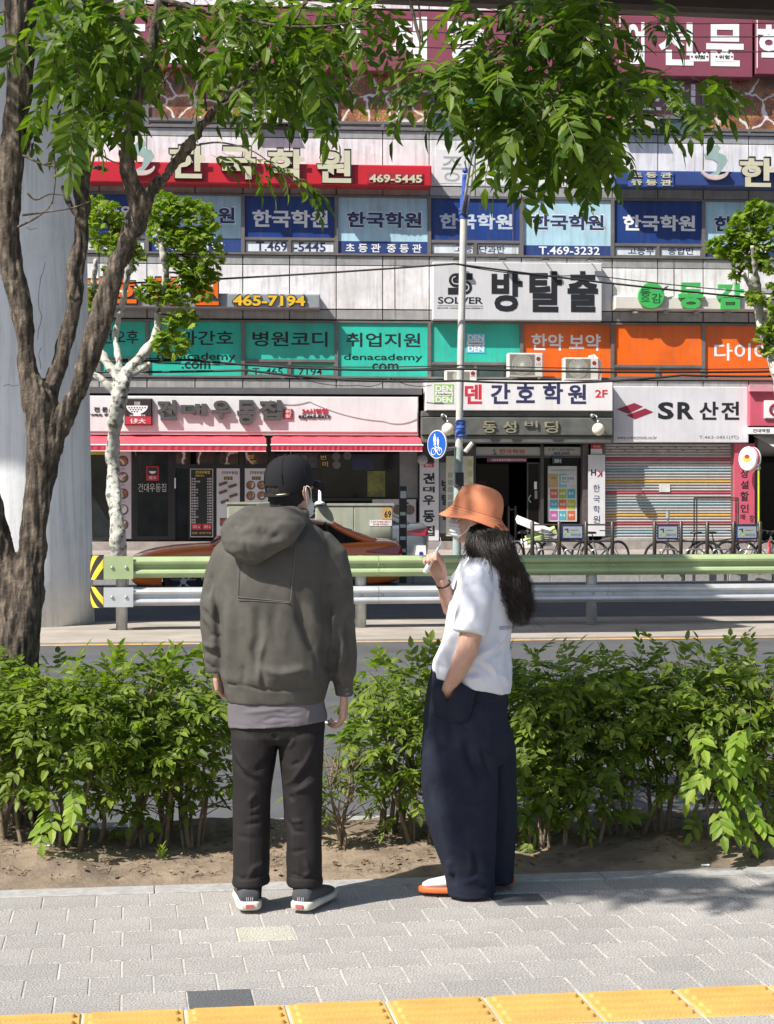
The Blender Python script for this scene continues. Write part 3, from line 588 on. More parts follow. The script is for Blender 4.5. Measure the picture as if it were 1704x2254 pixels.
s5 = sign('herbal_clinic_sign', 'off white channel sign with green disc and green letters above the orange windows', 1353, 653, 1900, 683, -.34, 0, cr, c=.03)
letters(s5, [('동', 1492, 623, 1546, 681), ('감', 1575, 624, 1635, 682)], -.345, .10, gy, .045 if 0 else .04); letters(s5, [('한', 1672, 628, 1728, 684), ('의', 1760, 630, 1815, 686), ('원', 1845, 630, 1895, 686)], -.345, .10, mat('board_lettergrey', (.4, .39, .37), .5), .035)
u, z = FAC.px(1433, 651, -.4); x = MB(); x.lathe([(.345, 0), (.345, -.09), (.33, -.1)], (u, -.345, z), 40, 'y'); o = x.build('disc', gy, s5); S = Sub(o, s5)
x = MB(); ptext(x, '동', 1409, 636, 1432, 652, -.446, .006, .0); ptext(x, '으', 1410, 654, 1430, 664, -.446, .006, .0); ptext(x, '감', 1434, 646, 1456, 667, -.446, .006, .0); x.build('lettering', mat('dkgreen', (.01, .10, .05), .5), S)
x = MB(); u2, z2 = FAC.px(1463, 637, -.4); x.prism([(u2 - .1, z2 - .06), (u2 + .02, z2 - .03), (u2 + .1, z2 + .1), (u2 - .02, z2 + .04)], -.45, -.43); x.build('leaf_emblem', mat('dkgreen', (.01, .10, .05), .5), S)
for k in range(5): x = MB(); uu = FAC.px(1388 + 68 * k, 685)[0]; x.box(uu, uu + .12, -.3, -.02, Zf(689), Zf(685)); x.build('bracket', clad2, s5)
# ground floor signs
s6 = sign('noodle_shop_sign', 'long white fascia board with raised grey letters and bowl emblem above the red awnings', 60, 871, 921, 952, -.40, 0, WB((.72, .70, .71), 'board_pinkwhite'), c=.03)
x = MB(); pbox(x, 60, 953, 921, 957, -.36, 0); x.build('trim_strip', INK['white'], s6)
gl_ = mat('grey_letter', (.075, .072, .072), .6, var=.05)
letters(s6, [('건', 345, 881, 389, 925), ('대', 398, 889, 455, 916), ('우', 466, 882, 508, 923), ('동', 522, 881, 562, 936), ('집', 570, 881, 619, 925)], -.40, .13, gl_, .04)
x = MB(); pbox(x, 274, 877, 335, 936, -.52, -.40, c=.03); o = x.build('emblem_box', mat('emblem_black', (.03, .02, .022), .5), s6); S = Sub(o, s6)
x = MB(); pbox(x, 276, 917, 333, 934, -.526, -.52); x.build('emblem_base', mat('emblem_red', (.50, .03, .05), .5), S)
x = MB(); ptext(x, '健大', 287, 921, 321, 932, -.526, .004, .01); ptext(x, 'since2016', 286, 912, 320, 916, -.52, .004, .01)
u, z = FAC.px(302, 893, -.52); x.prism([(u + .27 * math.cos(a), z + .21 * math.sin(a)) for a in np.linspace(math.pi * 1.0, math.pi * 2.0, 14)], -.526, -.52); x.box(u - .09, u + .09, -.526, -.52, z - .26, z - .2)
for k in range(5): x.box(u - .06 + .03 * k, u - .05 + .03 * k, -.526, -.52, z + .0, z + .1)
x.build('bowl_emblem', INK['white'], S)
x = MB(); 
for r in range(3):
    for k in range(7 - r * 2): x.lathe([(.020, 0), (.020, -.004)], (u - .2 + .035 * r + .067 * k, -.526, z - .05 - .05 * r), 6, 'y')
x.build('lattice', mat('emblem_black', (.03, .02, .022), .5), S)
x = MB(); pbox(x, 624, 900, 644, 922, -.45, -.40, c=.02); o = x.build('seal', mat('emblem_red', (.5, .03, .05), .5), s6); S = Sub(o, s6); x = MB(); ptext(x, '名', 627, 902, 641, 910, -.45, .004, 0); ptext(x, '家', 627, 912, 641, 920, -.45, .004, 0); x.build('lettering', INK['white'], S)
x = MB(); ptext(x, '24시영업', 665, 899, 720, 911, -.40, .03, .02); x.build('lettering', INK['red'], s6); x = MB(); ptext(x, '02)465-0417', 657, 914, 727, 923, -.40, .03, .02); ptext(x, '전 문', 207, 896, 237, 906, -.40, .02, .01); ptext(x, 'Gundae woo dong', 150, 909, 258, 917, -.40, .02, .01); x.build('lettering', INK['black'], s6)
s7 = sign('nursing_school_sign', 'white board with DEN emblem, red and navy letters over the building entrance', 938, 838, 1349, 904, -.75, 0, wb2)
def den(t, X0, Y0, X1, Y1, w, ink):
    m_ = (Y1 - Y0); x = MB(); pbox(x, X0, Y0, X1, Y1, w - .006, w); x.build('emblem_plate', INK[ink], t)
    x = MB(); pbox(x, X0 + 2, Y0 + m_ * .40, X1 - 2, Y0 + m_ * .60, w - .009, w - .006); ptext(x, 'DEN', X0 + 3, Y0 + m_ * .07, X1 - 3, Y0 + m_ * .37, w - .006, .004, .03); ptext(x, 'DEN', X0 + 3, Y0 + m_ * .64, X1 - 3, Y0 + m_ * .94, w - .006, .004, .03); x.build('lettering', INK['white'], t)
    x = MB(); ptext(x, 'Academy', X0 + 4, Y0 + m_ * .43, X1 - 4, Y0 + m_ * .59, w - .009, .003, .02); x.build('lettering', INK['purple'], t)
den(s7, 956, 846, 999, 889, -.75, 'green')
letters(s7, [('덴', 1023, 846, 1061, 889)], -.75, .006, INK['red'], .028); letters(s7, [('간', 1080, 845, 1123, 889), ('호', 1136, 845, 1177, 887), ('학', 1195, 845, 1239, 889), ('원', 1250, 846, 1290, 889)], -.75, .006, INK['navy'], .026)
letters(s7, [('2F', 1310, 858, 1337, 875)], -.75, .006, INK['red'], .02)
dwin = Thing('window_emblem', 'pale blue and white square sticker on the teal window behind the lamp post', 'sticker', FAC, (FAC.px(1047, 755)[0], .03, Zf(777))); den(dwin, 1027, 734, 1068, 777, .026, 'cyan')
s8 = sign('electronics_shop_sign', 'white board with dark red wing emblem and black letters above the roller shutter', 1350, 851, 1648, 974, -.32, 0, WB((.63, .62, .66), 'board_lilac'))
letters(s8, [('S', 1448, 885, 1483, 923), ('R', 1491, 885, 1527, 923)], -.32, .006, INK['black'], .035); letters(s8, [('산', 1539, 884, 1581, 924), ('전', 1587, 884, 1627, 924)], -.32, .006, INK['black'], .024)
for pts in ([(1357, 901), (1396, 887), (1415, 895), (1383, 911)], [(1379, 914), (1420, 899), (1438, 907), (1397, 923)]):
    x = MB(); x.prism([FAC.px(a, b, -.32) for a, b in pts][::-1], -.326, -.32); x.build('wing_emblem', INK['maroon'], s8)
x = MB(); ptext(x, 'www.srelectronic.co.kr', 1359, 959, 1446, 967, -.32, .003, .01); ptext(x, 'T.463-3451(代)', 1539, 958, 1626, 968, -.32, .003, 0); x.build('lettering', INK['grey'], s8)
pkm = mat('board_pink', (.52, .09, .14), .5, var=.06, sc=2); s9 = sign('discount_shop_sign', 'deep pink fascia with white emblem panel at the right edge', 1650, 850, 2000, 938, -.55, 0, pkm)
x = MB(); pbox(x, 1650, 848, 2000, 862, -.68, -.55); x.build('hood', mat('board_pink_light', (.62, .28, .34), .5), s9)
x = MB(); pbox(x, 1683, 882, 1790, 921, -.62, -.55, c=.02); o = x.build('emblem_panel', INK['white'], s9); u, z = FAC.px(1706, 902, -.62); x = MB(); x.tube([(u + .13 * math.cos(a), -.625, z + .13 * math.sin(a)) for a in np.linspace(0, 6.28, 16)], .035, 6); x.build('ring_emblem', INK['maroon'], Sub(o, s9))
x = MB(); pbox(x, 1650, 941, 1900, 955, -.55, 0); o = x.build('name_strip', INK['white'], s9); x = MB(); ptext(x, '건대역점', 1657, 944, 1694, 952, -.55, .004, .015); x.build('lettering', INK['black'], Sub(o, s9))
# canopy band of the entrance
cb = mat('canopy_granite', (.115, .120, .112), .35, var=.2, sc=3, streak=.3, spec=.5)
can = Thing('entrance_canopy', 'dark grey stepped canopy band with raised metal letters over the entrance', 'canopy', FAC, (FAC.px(1138, 975)[0], 0, Zf(975)))
for Y0, Y1, w in ((905, 918, -.62), (919, 958, -.68), (959, 975, -.62)): x = MB(); pbox(x, 928, Y0, 1349, Y1, w, 0, c=.02); x.build('band', cb, can)
letters(can, [('동', 1063, 927, 1091, 953), ('성', 1107, 927, 1136, 953), ('비', 1155, 927, 1183, 941), ('딩', 1199, 927, 1228, 953)], -.68, .06, mat('bronze_letter', (.34, .32, .22), .4, .3), .012)
globe = mat('lamp_globe', (.72, .68, .56), .3, var=.06)
for k, (X, lb) in enumerate(((986, 'round white globe lamp on a curved bracket behind the blue round sign'), (1317, 'round white globe lamp on a curved bracket beside the white electronics board'))):
    u, z = FAC.px(X, 945, -1.0); t = Thing('globe_lamp', lb, 'lamp', FAC, (u, -.68, z), 'globe lamps on the canopy')
    x = MB(); x.lathe([(.16 * math.sin(a), -.16 * math.cos(a)) for a in np.linspace(.05, 3.09, 14)], (u, -1.0, z), 22); x.build('globe', globe, t, smooth=True)
    x = MB(); x.lathe([(.04, .14), (.05, .2), (.03, .23)], (u, -1.0, z), 12); x.tube([(u - .02, -1.0, z + .22), (u - .04, -.98, z + .33), (u - .08, -.85, z + .38), (u - .1, -.70, z + .34)], .016, 8); x.build('bracket', steel, t, smooth=True)
    x = MB(); x.lathe([(.06 * math.sin(a), -.06 * math.cos(a)) for a in np.linspace(.05, 3.09, 10)], (u - .1, -.70, z + .36), 14); x.build('rose', steel, t, smooth=True)
# ------------------------------------------------------------ shop fronts
def part(n, m, th, *boxes, c=0, **k):
    x = MB()
    for b_ in boxes: pbox(x, *b_, c=c)
    return x.build(n, m, th, **k)
shopg = mat('shop_glass', (.018, .022, .024), .08, var=.5, sc=.8, spec=.35); blkf = mat('black_frame', (.016, .015, .015), .4, spec=.5)
shop = Thing('noodle_shop', 'black framed noodle shop front with glass door and menu panels under red awnings', 'shop front', FAC, (FAC.px(560, 1190)[0], .1, .55))
for X0, X1 in ((60, 256), (378, 416), (475, 602)): part('pane', shopg, shop, (X0, 958, X1, 1186, .10, .12))
part('frame', blkf, shop, (60, 958, 64, 1188, .04, .14), (252, 958, 260, 1188, .04, .14), (289, 958, 297, 1188, .03, .14), (376, 958, 386, 1188, .04, .14), (415, 958, 419, 1188, .04, .14), (470, 958, 477, 1188, .04, .14), (527, 958, 538, 1188, .04, .14), (592, 958, 604, 1188, .04, .14), (297, 958, 376, 995, .04, .13), (60, 1183, 256, 1190, .03, .14), (378, 1022, 592, 1031, .03, .14))
o = part('door', blkf, shop, (297, 995, 303, 1188, .05, .12), (370, 995, 376, 1188, .05, .12), (303, 995, 370, 999, .05, .12), (303, 1180, 370, 1188, .05, .12)); S = Sub(o, shop)
part('glass', shopg, S, (303, 999, 370, 1180, .08, .09)); part('handle', INK['white'], S, (384, 1052, 387, 1075, .0, .04))
part('sticker', mat('emblem_red', (.5, .03, .05), .5), S, (322, 1026, 350, 1058, .074, .08), c=.004); part('sticker', mat('emblem_black', (.03, .02, .022), .5), S, (325, 1029, 347, 1046, .07, .074))
x = MB(); ptext(x, '健大', 328, 1048, 344, 1055, .073, .002, 0); u, z = FAC.px(336, 1037, .07); x.prism([(u + .09 * math.cos(a), z + .07 * math.sin(a)) for a in np.linspace(math.pi, 2 * math.pi, 10)], .066, .07); x.build('lettering', INK['white'], S)
x = MB(); ptext(x, '건대우동집', 304, 1064, 366, 1083, .078, .003, .01); x.build('lettering', mat('ink_greyw', (.45, .45, .45), .5), S)
# transom pictures
tgm = poster_mat('transom_photo', (.10, .095, .09), (.012, .012, .012), (.03, .03, .028))
for X0, X1 in ((386, 415), (432, 470), (485, 524), (540, 590)): part('transom_photo', tgm, shop, (X0, 994, X1, 1022, .07, .09))
x = MB(); ptext(x, '밥', 546, 1001, 560, 1010, .07, .003, .01); ptext(x, '주', 552, 1014, 566, 1023, .07, .003, .01); x.build('lettering', INK['yellow'], shop)
paperw = mat('menu_paper', (.62, .62, .66), .5, var=.04); foodm = mat('menu_food', (.16, .10, .07), .5, var=.5, sc=40); bowlm = mat('menu_bowl', (.10, .10, .11), .5, var=.3, sc=30)
def bowl(mb, mb2, X, Y, r, w):
    u, z = FAC.px(X, Y, w); k = r / 85.7; mb.lathe([(k, 0), (k, -.004)], (u, w, z), 16, 'y'); mb2.lathe([(k * .72, 0), (k * .72, -.004)], (u, w - .004, z + k * .08), 14, 'y')
mb_ = Thing('menu_banner', 'tall white menu banner with a column of noodle bowls beside the white mottled trunk', 'banner', FAC, (FAC.px(274, 1186)[0], .04, .58)); part('sheet', mat('banner_lilac', (.58, .52, .58), .5), mb_, (258, 992, 290, 1186, .03, .04))
bb, b2 = MB(), MB()
for k, Y in enumerate((1015, 1051, 1087, 1122, 1155)): bowl(bb, b2, 271, Y, 12, .03)
bb.build('bowl_picture', bowlm, mb_); b2.build('soup_picture', poster_mat('soup', (.5, .35, .2), (.15, .1, .07)), mb_)
x = MB(); [ptext(x, s, 262, Y, 276, Y + 4, .029, .002, 0) for s, Y in (('6,000', 1030), ('7,000', 1066), ('6,500', 1102), ('7,500', 1136), ('6,000', 1169))]; x.build('lettering', INK['red'], mb_)
mk = Thing('menu_board', 'black menu board with white price lines and a red block at its foot', 'menu board', FAC, (FAC.px(444, 1183)[0], .04, .6)); part('sheet', blkf, mk, (417, 1030, 471, 1184, .0, .03)); 
x = MB(); [pbox(x, *q) for q in ((419, 1032, 469, 1033, -.004, 0), (419, 1181, 469, 1182, -.004, 0), (419, 1033, 420, 1181, -.004, 0), (468, 1033, 469, 1181, -.004, 0))]
for k in range(17):
    Y = 1052 + k * 6.0; n_ = random.choice(['우동', '짜장', '김밥', '돈까스', '떡볶이', '비빔밥', '카레우동', '라볶이']); ptext(x, n_, 421, Y, 421 + 5 * len(n_), Y + 4, 0, .003, .01); ptext(x, random.choice(['6,000', '5,500', '4,000']), 456, Y, 466, Y + 4, 0, .003, .01)
x.build('lettering', INK['white'], mk); x = MB(); ptext(x, '건대우동집', 430, 1036, 462, 1043, 0, .003, .02); ptext(x, 'MENU', 431, 1045, 449, 1049, 0, .003, .01); ptext(x, '모든 포장가능', 422, 1171, 466, 1175, 0, .003, .01); x.build('lettering', INK['yellow'], mk)
part('price_block', mat('emblem_red', (.5, .03, .05), .5), mk, (421, 1153, 443, 1166, -.004, 0), (446, 1153, 466, 1166, -.004, 0)); x = MB(); ptext(x, '세트 A', 424, 1156, 440, 1163, -.004, .002, 0); ptext(x, '세트 B', 449, 1156, 463, 1163, -.004, .002, 0); x.build('lettering', INK['white'], mk)
for X0, ttl, lb, kd in ((477, '밥주', 'white menu sheet with pictures of rice rolls beside the black menu board', 0), (539, '우동정식', 'white menu sheet with pictures of bowls, mostly hidden by the black cap', 1)):
    t = Thing('menu_sheet', lb, 'menu', FAC, (FAC.px(X0 + 26, 1186)[0], .04, .6)); part('sheet', paperw, t, (X0, 1031, X0 + 51, 1186, .0, .03))
    x = MB(); ptext(x, '건대우동집', X0 + 11, 1037, X0 + 46, 1044, 0, .003, .015); pbox(x, X0 + 16, 1049, X0 + 35, 1056, -.003, 0); x.build('lettering', INK['black'], t); x = MB(); ptext(x, ttl, X0 + 18, 1050, X0 + 33, 1055, -.003, .002, .01); x.build('lettering', INK['yellow'], t)
    if kd:
        bb, b2 = MB(), MB(); [bowl(bb, b2, X0 + a, b, 10, .0) for a, b in ((13, 1068), (37, 1068), (13, 1091), (37, 1091), (13, 1114), (37, 1114))]; bb.build('bowl_picture', bowlm, t); b2.build('soup_picture', poster_mat('soup2', (.6, .5, .4), (.2, .17, .15)), t)
    else:
        x = MB()
        for a, b in ((14, 1065), (35, 1070), (14, 1083), (37, 1091), (18, 1104)):
            u, z = FAC.px(X0 + a, b); x.tube([(u - .1, -.012, z - .035), (u + .1, -.012, z + .035)], .035, 8)
        x.build('roll_picture', foodm, t); part('dish_picture', post, t, (X0 + 7, 1140, X0 + 22, 1158, -.004, 0))
# right hand window of the noodle shop: dark room with things inside
part('pane', mat('shop_glass_deep', (.012, .014, .015), .06, var=.5, sc=.7, spec=.3), shop, (602, 958, 926, 1095, .10, .12)); part('pane', shopg, shop, (602, 1130, 820, 1188, .10, .12))
part('frame', blkf, shop, (602, 958, 926, 984, .06, .14), (602, 1096, 926, 1103, .05, .14), (920, 984, 928, 1188, .03, .14), (700, 984, 703, 1096, .06, .1), (602, 1183, 926, 1190, .03, .14))
part('wall_panel', mat('shop_panel', (.20, .21, .21), .5), shop, (880, 984, 920, 1096, .07, .1))
part('poster', mat('wp', (.05, .055, .06), .3, var=.5, sc=9), shop, (648, 997, 706, 1030, .092, .1)); part('poster', mat('bp', (.012, .02, .06), .3), shop, (776, 1000, 822, 1034, .092, .1)); part('poster', mat('yp', (.12, .13, .03), .4, var=.5, sc=4), shop, (809, 1037, 848, 1094, .092, .1))
x = MB(); ptext(x, '번', 706, 1002, 718, 1012, .092, .003, .01); ptext(x, '미', 710, 1016, 722, 1027, .092, .003, .01); x.build('lettering', INK['yellow'], shop)
bb, b2 = MB(), MB(); [bowl(bb, b2, a, b, 9, .094) for a, b in ((740, 1005), (765, 1003), (741, 1023), (668, 1010))]; bb.build('bowl_picture', mat('dimbowl', (.13, .13, .13), .4), shop)
part('menu_panel', mat('menu_grey', (.40, .40, .43), .5), shop, (820, 1099, 916, 1186, .0, .06)); x = MB(); bb, b2 = MB(), MB(); [bowl(bb, b2, a, 1122, 11, .0) for a in (850, 876, 902)]; bb.build('bowl_picture', bowlm, shop); b2.build('soup_picture', foodm, shop); pbox(x, 878, 1106, 900, 1110, -.003, 0); x.build('lettering', INK['black'], shop)
part('banner', mat('limebanner', (.50, .52, .10), .5, var=.1), shop, (196, 976, 237, 1001, -.1, -.09)); x = MB(); ptext(x, '할인', 203, 983, 230, 994, -.1, .003, .0); x.build('lettering', INK['tealink'], shop)
x = MB(); u, z = FAC.px(930, 1012, -.5); x.lathe([(.14 * math.sin(a), -.14 * math.cos(a)) for a in np.linspace(.05, 3.09, 12)], (u, -.5, z), 18); 
tag(x.build('glass_globe', mat('clear_globe', (.3, .3, .3), .05, var=.1, spec=1), fr=FAC, at=(u, -.5, z), smooth=True), 'clear glass globe lamp hanging at the right corner of the red awning', 'lamp')
# awnings
awm = mat('awning_fabric', (.62, .07, .10), .7, var=.06, sc=2, streak=.1); awv = mat('awning_valance', (.50, .03, .06), .75, var=.06, sc=3)
def awning(X0, X1, label, ys):
    u0, z0, u1, z1 = fr_rect(X0, 957, X1, 979, 0); t = Thing('awning', label, 'awning', FAC, ((u0 + u1) / 2, 0, z0), 'red awnings of the noodle shop'); u0 = FAC.px(X0, 979, -1.1)[0]; u1b = FAC.px(X1, 979, -1.1)[0]
    zt = Zf(957); zb = FAC.px((X0 + X1) / 2, 980, -1.1)[1]; zv = FAC.px((X0 + X1) / 2, 993, -1.1)[1]; x = MB(); n = 24
    vs = []
    for i in range(n + 1):
        f = i / n; uu = u0 + (u1b - u0) * f; sag = .012 * math.sin(f * 40)
        vs += [(u0 + .1 + (u1b - u0 - .2) * f, -.05, zt), (uu, -.6, (zt + zb) / 2 + .02 + sag), (uu, -1.1, zb)]
    x.add(vs, [(3 * i + k, 3 * i + 3 + k, 3 * i + 4 + k, 3 * i + 1 + k) for i in range(n) for k in (0, 1)]); x.add([(v[0], v[1] + .006, v[2] - .012) for v in vs], [(3 * i + 1 + k, 3 * i + 4 + k, 3 * i + 3 + k, 3 * i + k) for i in range(n) for k in (0, 1)]); x.build('cover', awm, t)
    x = MB(); vs = []
    for i in range(61):
        f = i / 60; uu = u0 + (u1b - u0) * f; vs += [(uu, -1.105 - .004 * math.sin(f * 170), zb), (uu, -1.1 - .012 * math.sin(f * 170), zv + .006 * math.sin(f * 57))]
    x.add(vs, [(2 * i, 2 * i + 2, 2 * i + 3, 2 * i + 1) for i in range(60)]); x.build('valance', awv, t)
    x = MB(); x.tube([(u0 - .02, -1.1, zb + .005), (u1b + .02, -1.1, zb + .005)], .02, 8); x.tube([(u0, -1.11, zv), (u1b, -1.11, zv)], .009, 6); x.build('front_bar', INK['white'], t)
    for uu in ys: uu = FAC.px(uu, 990)[0]; x = MB(); x.tube([(uu, 0, zv - .1), (uu, -.6, zb + .0), (uu, -1.08, zb)], .018, 6); x.build('arm', steel, t)
awning(100, 586, 'red fabric awning of the noodle shop, the one behind the white mottled trunk', (300, 500)); awning(597, 930, 'red fabric awning of the noodle shop, the one ending beside the entrance canopy', (640, 900))
# entrance
ent = Thing('building_entrance', 'dark double door entrance with posters under the grey stepped canopy', 'entrance', FAC, (FAC.px(1160, 1190)[0], .3, .58))
bf = mat('bronze_frame', (.085, .075, .070), .4, .5, var=.1); part('frame', bf, ent, (1040, 976, 1048, 1188, .1, .3), (1190, 976, 1197, 1188, .1, .3), (1279, 976, 1290, 1188, .1, .3), (1048, 1003, 1190, 1008, .12, .3), (1197, 1003, 1279, 1008, .12, .3))
part('pillar', mat('granite_pillar', (.12, .10, .10), .35, var=.2, sc=8), ent, (1283, 976, 1296, 1190, -.02, .3)); part('pillar', mat('granite_pillar', (.12, .10, .10), .35), ent, (928, 976, 1040, 1190, .12, .4))
tp = mat('transom_white', (.42, .42, .40), .5, var=.05); part('transom', tp, ent, (1048, 984, 1190, 1003, .15, .2)); part('transom', tp, ent, (1198, 984, 1278, 1003, .15, .2))
x = MB(); ptext(x, HK, 1099, 989, 1155, 999, .15, .004, .03); x.build('lettering', mat('ink_orangebrown', (.45, .10, .03), .5), ent); x = MB(); ptext(x, '초 중 고 광진 캠퍼스', 1207, 987, 1266, 992, .15, .003, .01); ptext(x, '469-5445', 1219, 994, 1254, 1001, .15, .003, .015); strip(x, [(1090, 989), (1086, 993), (1092, 996), (1085, 1000), (1093, 1000)], .012, .15); x.build('lettering', INK['black'], ent)
part('banner', mat('ent_banner', (.20, .04, .10), .5), ent, (1072, 1008, 1160, 1017, .09, .1)); x = MB(); ptext(x, '서울호텔제과제빵요리전문학교', 1081, 1010, 1158, 1015, .09, .003, .01); x.build('lettering', INK['white'], ent)
part('number_plate', mat('plate_navy', (.03, .05, .08), .4), ent, (1216, 1003, 1238, 1020, .05, .09), c=.01); x = MB(); ptext(x, '201', 1220, 1011, 1234, 1018, .05, .003, .02); x.build('lettering', INK['white'], ent)
part('door', mat('door_glass', (.008, .008, .008), .08, spec=.15), ent, (1050, 1018, 1120, 1188, 1.2, 1.25)); o = part('door', bf, ent, (1160, 1018, 1163, 1186, .24, .28), (1186, 1018, 1189, 1186, .24, .28), (1163, 1180, 1186, 1186, .24, .28), (1163, 1018, 1186, 1021, .24, .28)); S = Sub(o, ent)
part('glass', mat('door_glass', (.012, .011, .011), .08), S, (1163, 1021, 1186, 1180, .255, .265)); x = MB(); x.tube([(a, .2, b) for a, b in [FAC.px(1169 + 5 * math.sin(k / 8 * 3.14 + 3.14), 1090 + 16 * (k / 8), .2) for k in range(9)]], .015, 6); x.build('handle', steel, S); part('notice', INK['white'], S, (1176, 1060, 1182, 1077, .24, .25))
part('notice', mat('paper_dim', (.3, .3, .3), .6), S, (1177, 1080, 1183, 1098, .24, .25)); part('pane', mat('door_glass', (.012, .011, .011), .08), ent, (1197, 1008, 1279, 1188, .26, .28)); part('rail', bf, ent, (1118, 1114, 1122, 1186, .8, .9), (1133, 1114, 1137, 1186, .8, .9), (1122, 1120, 1133, 1123, .8, .9))
x = MB(); pbox(x, 1050, 984, 1280, 1188, 3.2, 3.3); x.build('lobby_wall', mat('lobby', (.006, .005, .005), .9, spec=.1), ent)
pst = Thing('programme_poster', 'white poster with a grid of coloured squares on the glass beside the entrance door', 'poster', FAC, (FAC.px(1238, 1148)[0], .24, .9)); part('sheet', mat('poster_white', (.55, .57, .58), .5), pst, (1206, 1026, 1270, 1148, .22, .24))
cols = [(.55, .13, .05), (.35, .42, .04), (.08, .35, .42), (.08, .35, .42), (.55, .13, .05), (.35, .42, .04), (.42, .10, .30), (.08, .35, .42), (.55, .13, .05)]
tx = ['10~30', '15~20', '월~토', '15~30', '10~50', '30~40', '상담', '9~6', '접수']
for k in range(9):
    X0 = 1211 + 19 * (k % 3); Y0 = 1076 + 24 * (k // 3); part('square', mat('sq%d' % (k if k in (0, 1, 2, 6) else {3: 2, 4: 0, 5: 1, 7: 2, 8: 0}[k]), cols[k], .5), pst, (X0, Y0 - (6 if k > 9 else 0), X0 + 17, Y0 + 21, .217, .22)); x = MB(); ptext(x, tx[k], X0 + 3, Y0 + 7, X0 + 14, Y0 + 13, .217, .002, .01); x.build('lettering', INK['white'], pst)
part('square', mat('sqt', (.42, .33, .16), .5), pst, (1207, 1043, 1229, 1073, .217, .22)); part('square', mat('sqteal', (.2, .42, .44), .5), pst, (1231, 1043, 1248, 1073, .217, .22)); part('square', mat('sqw', (.62, .64, .66), .5), pst, (1235, 1046, 1268, 1066, .214, .217))
x = MB(); ptext(x, '이용안내 및 동성한의학 프로그램', 1213, 1033, 1263, 1037, .22, .002, 0); ptext(x, '안내', 1213, 1050, 1223, 1055, .217, .002, .01); ptext(x, '정상 진료중', 1237, 1050, 1264, 1056, .214, .002, .01); ptext(x, '입니다', 1237, 1058, 1252, 1063, .214, .002, .01); x.build('lettering', INK['black'], pst)
def vbanner(name, label, X0, Y0, X1, Y1, w, m, chars, ink, cx0, cx1, bold):
    t = Thing(name, label, 'banner', FAC, (FAC.px((X0 + X1) / 2, Y1)[0], w + .02, Zf(Y1))); part('sheet', m, t, (X0, Y0, X1, Y1, w, w + .03))
    for s, Ya, Yb in chars: x = MB(); ptext(x, s, cx0, Ya, cx1, Yb, w, .004, bold); x.build('letter', INK[ink], t)
    return t
vb = vbanner('vertical_sign', 'tall white strip sign with thick black noodle shop lettering beside the red awning', 924, 1008, 966, 1190, -.12, mat('strip_white', (.60, .60, .62), .5, var=.05), [('건', 1041, 1065), ('대', 1071, 1084), ('우', 1090, 1112), ('동', 1123, 1150), ('집', 1157, 1180)], 'black', 931, 957, .035)
x = MB(); u, z = FAC.px(944, 1016, -.12); x.lathe([(.14, 0), (.14, -.01)], (u, -.12, z), 20, 'y'); x.build('emblem', mat('emblem_black', (.03, .02, .022), .5), vb); x = MB(); pbox(x, 933, 1019, 955, 1029, -.134, -.12); x.build('emblem', mat('emblem_red', (.5, .03, .05), .5), vb); x = MB(); ptext(x, '健大', 936, 1021, 952, 1028, -.134, .003, 0); x.build('lettering', INK['white'], vb)
vbanner('vertical_sign', 'grey strip sign with black letters partly behind the lamp post and orange hat', 967, 1018, 1003, 1174, -.05, mat('strip_grey', (.24, .25, .26), .5), [('방', 1056, 1082), ('탈', 1088, 1112), ('출', 1120, 1145)], 'black', 972, 998, .03)
py = Thing('yellow_poster', 'pale yellow notice sheet with small printed boxes behind the lamp post', 'poster', FAC, (FAC.px(1012, 1180)[0], -.1, .7)); part('sheet', mat('pale_yellow', (.60, .60, .46), .5), py, (982, 1004, 1042, 1180, -.06, -.04)); part('printed_box', mat('greybox', (.36, .38, .34), .5), py, *[(a, b, a + 11, b + 12, -.064, -.06) for a in (986, 1000) for b in (1040, 1056, 1072, 1088, 1104)])
part('printed_box', mat('yb', (.45, .50, .22), .5), py, *[(1030, b, 1040, b + 14, -.064, -.06) for b in (1012, 1036, 1060, 1084)])
vs2 = vbanner('vertical_sign', 'narrow white strip sign with black and red initials beside the roller shutter', 1295, 1001, 1332, 1180, -.25, mat('strip_white', (.60, .60, .62), .5), [('한', 1067, 1083), ('국', 1091, 1106), ('학', 1113, 1129), ('원', 1135, 1152)], 'navy', 1306, 1321, .004)
x = MB(); ptext(x, 'H', 1301, 1033, 1312, 1047, -.25, .004, .03); x.build('letter', INK['black'], vs2); x = MB(); ptext(x, 'K', 1326, 1036, 1314, 1050, -.25, .004, .03); x.build('letter', INK['maroon'], vs2)
rs = Thing('small_red_sign', 'small red and white wall sign above the narrow strip sign', 'sign', FAC, (FAC.px(1313, 1001)[0], -.2, Zf(1001))); part('plate', mat('redplate', (.45, .03, .04), .5), rs, (1301, 978, 1326, 988, -.22, -.15)); part('plate', mat('strip_white', (.6, .6, .62), .5), rs, (1301, 988, 1326, 1000, -.22, -.15)); x = MB(); ptext(x, 'KFC치킨'[3:], 1306, 981, 1321, 985, -.22, .003, 0); ptext(x, '보습학원', 1304, 990, 1323, 994, -.22, .003, 0); x.build('lettering', INK['white'], rs)
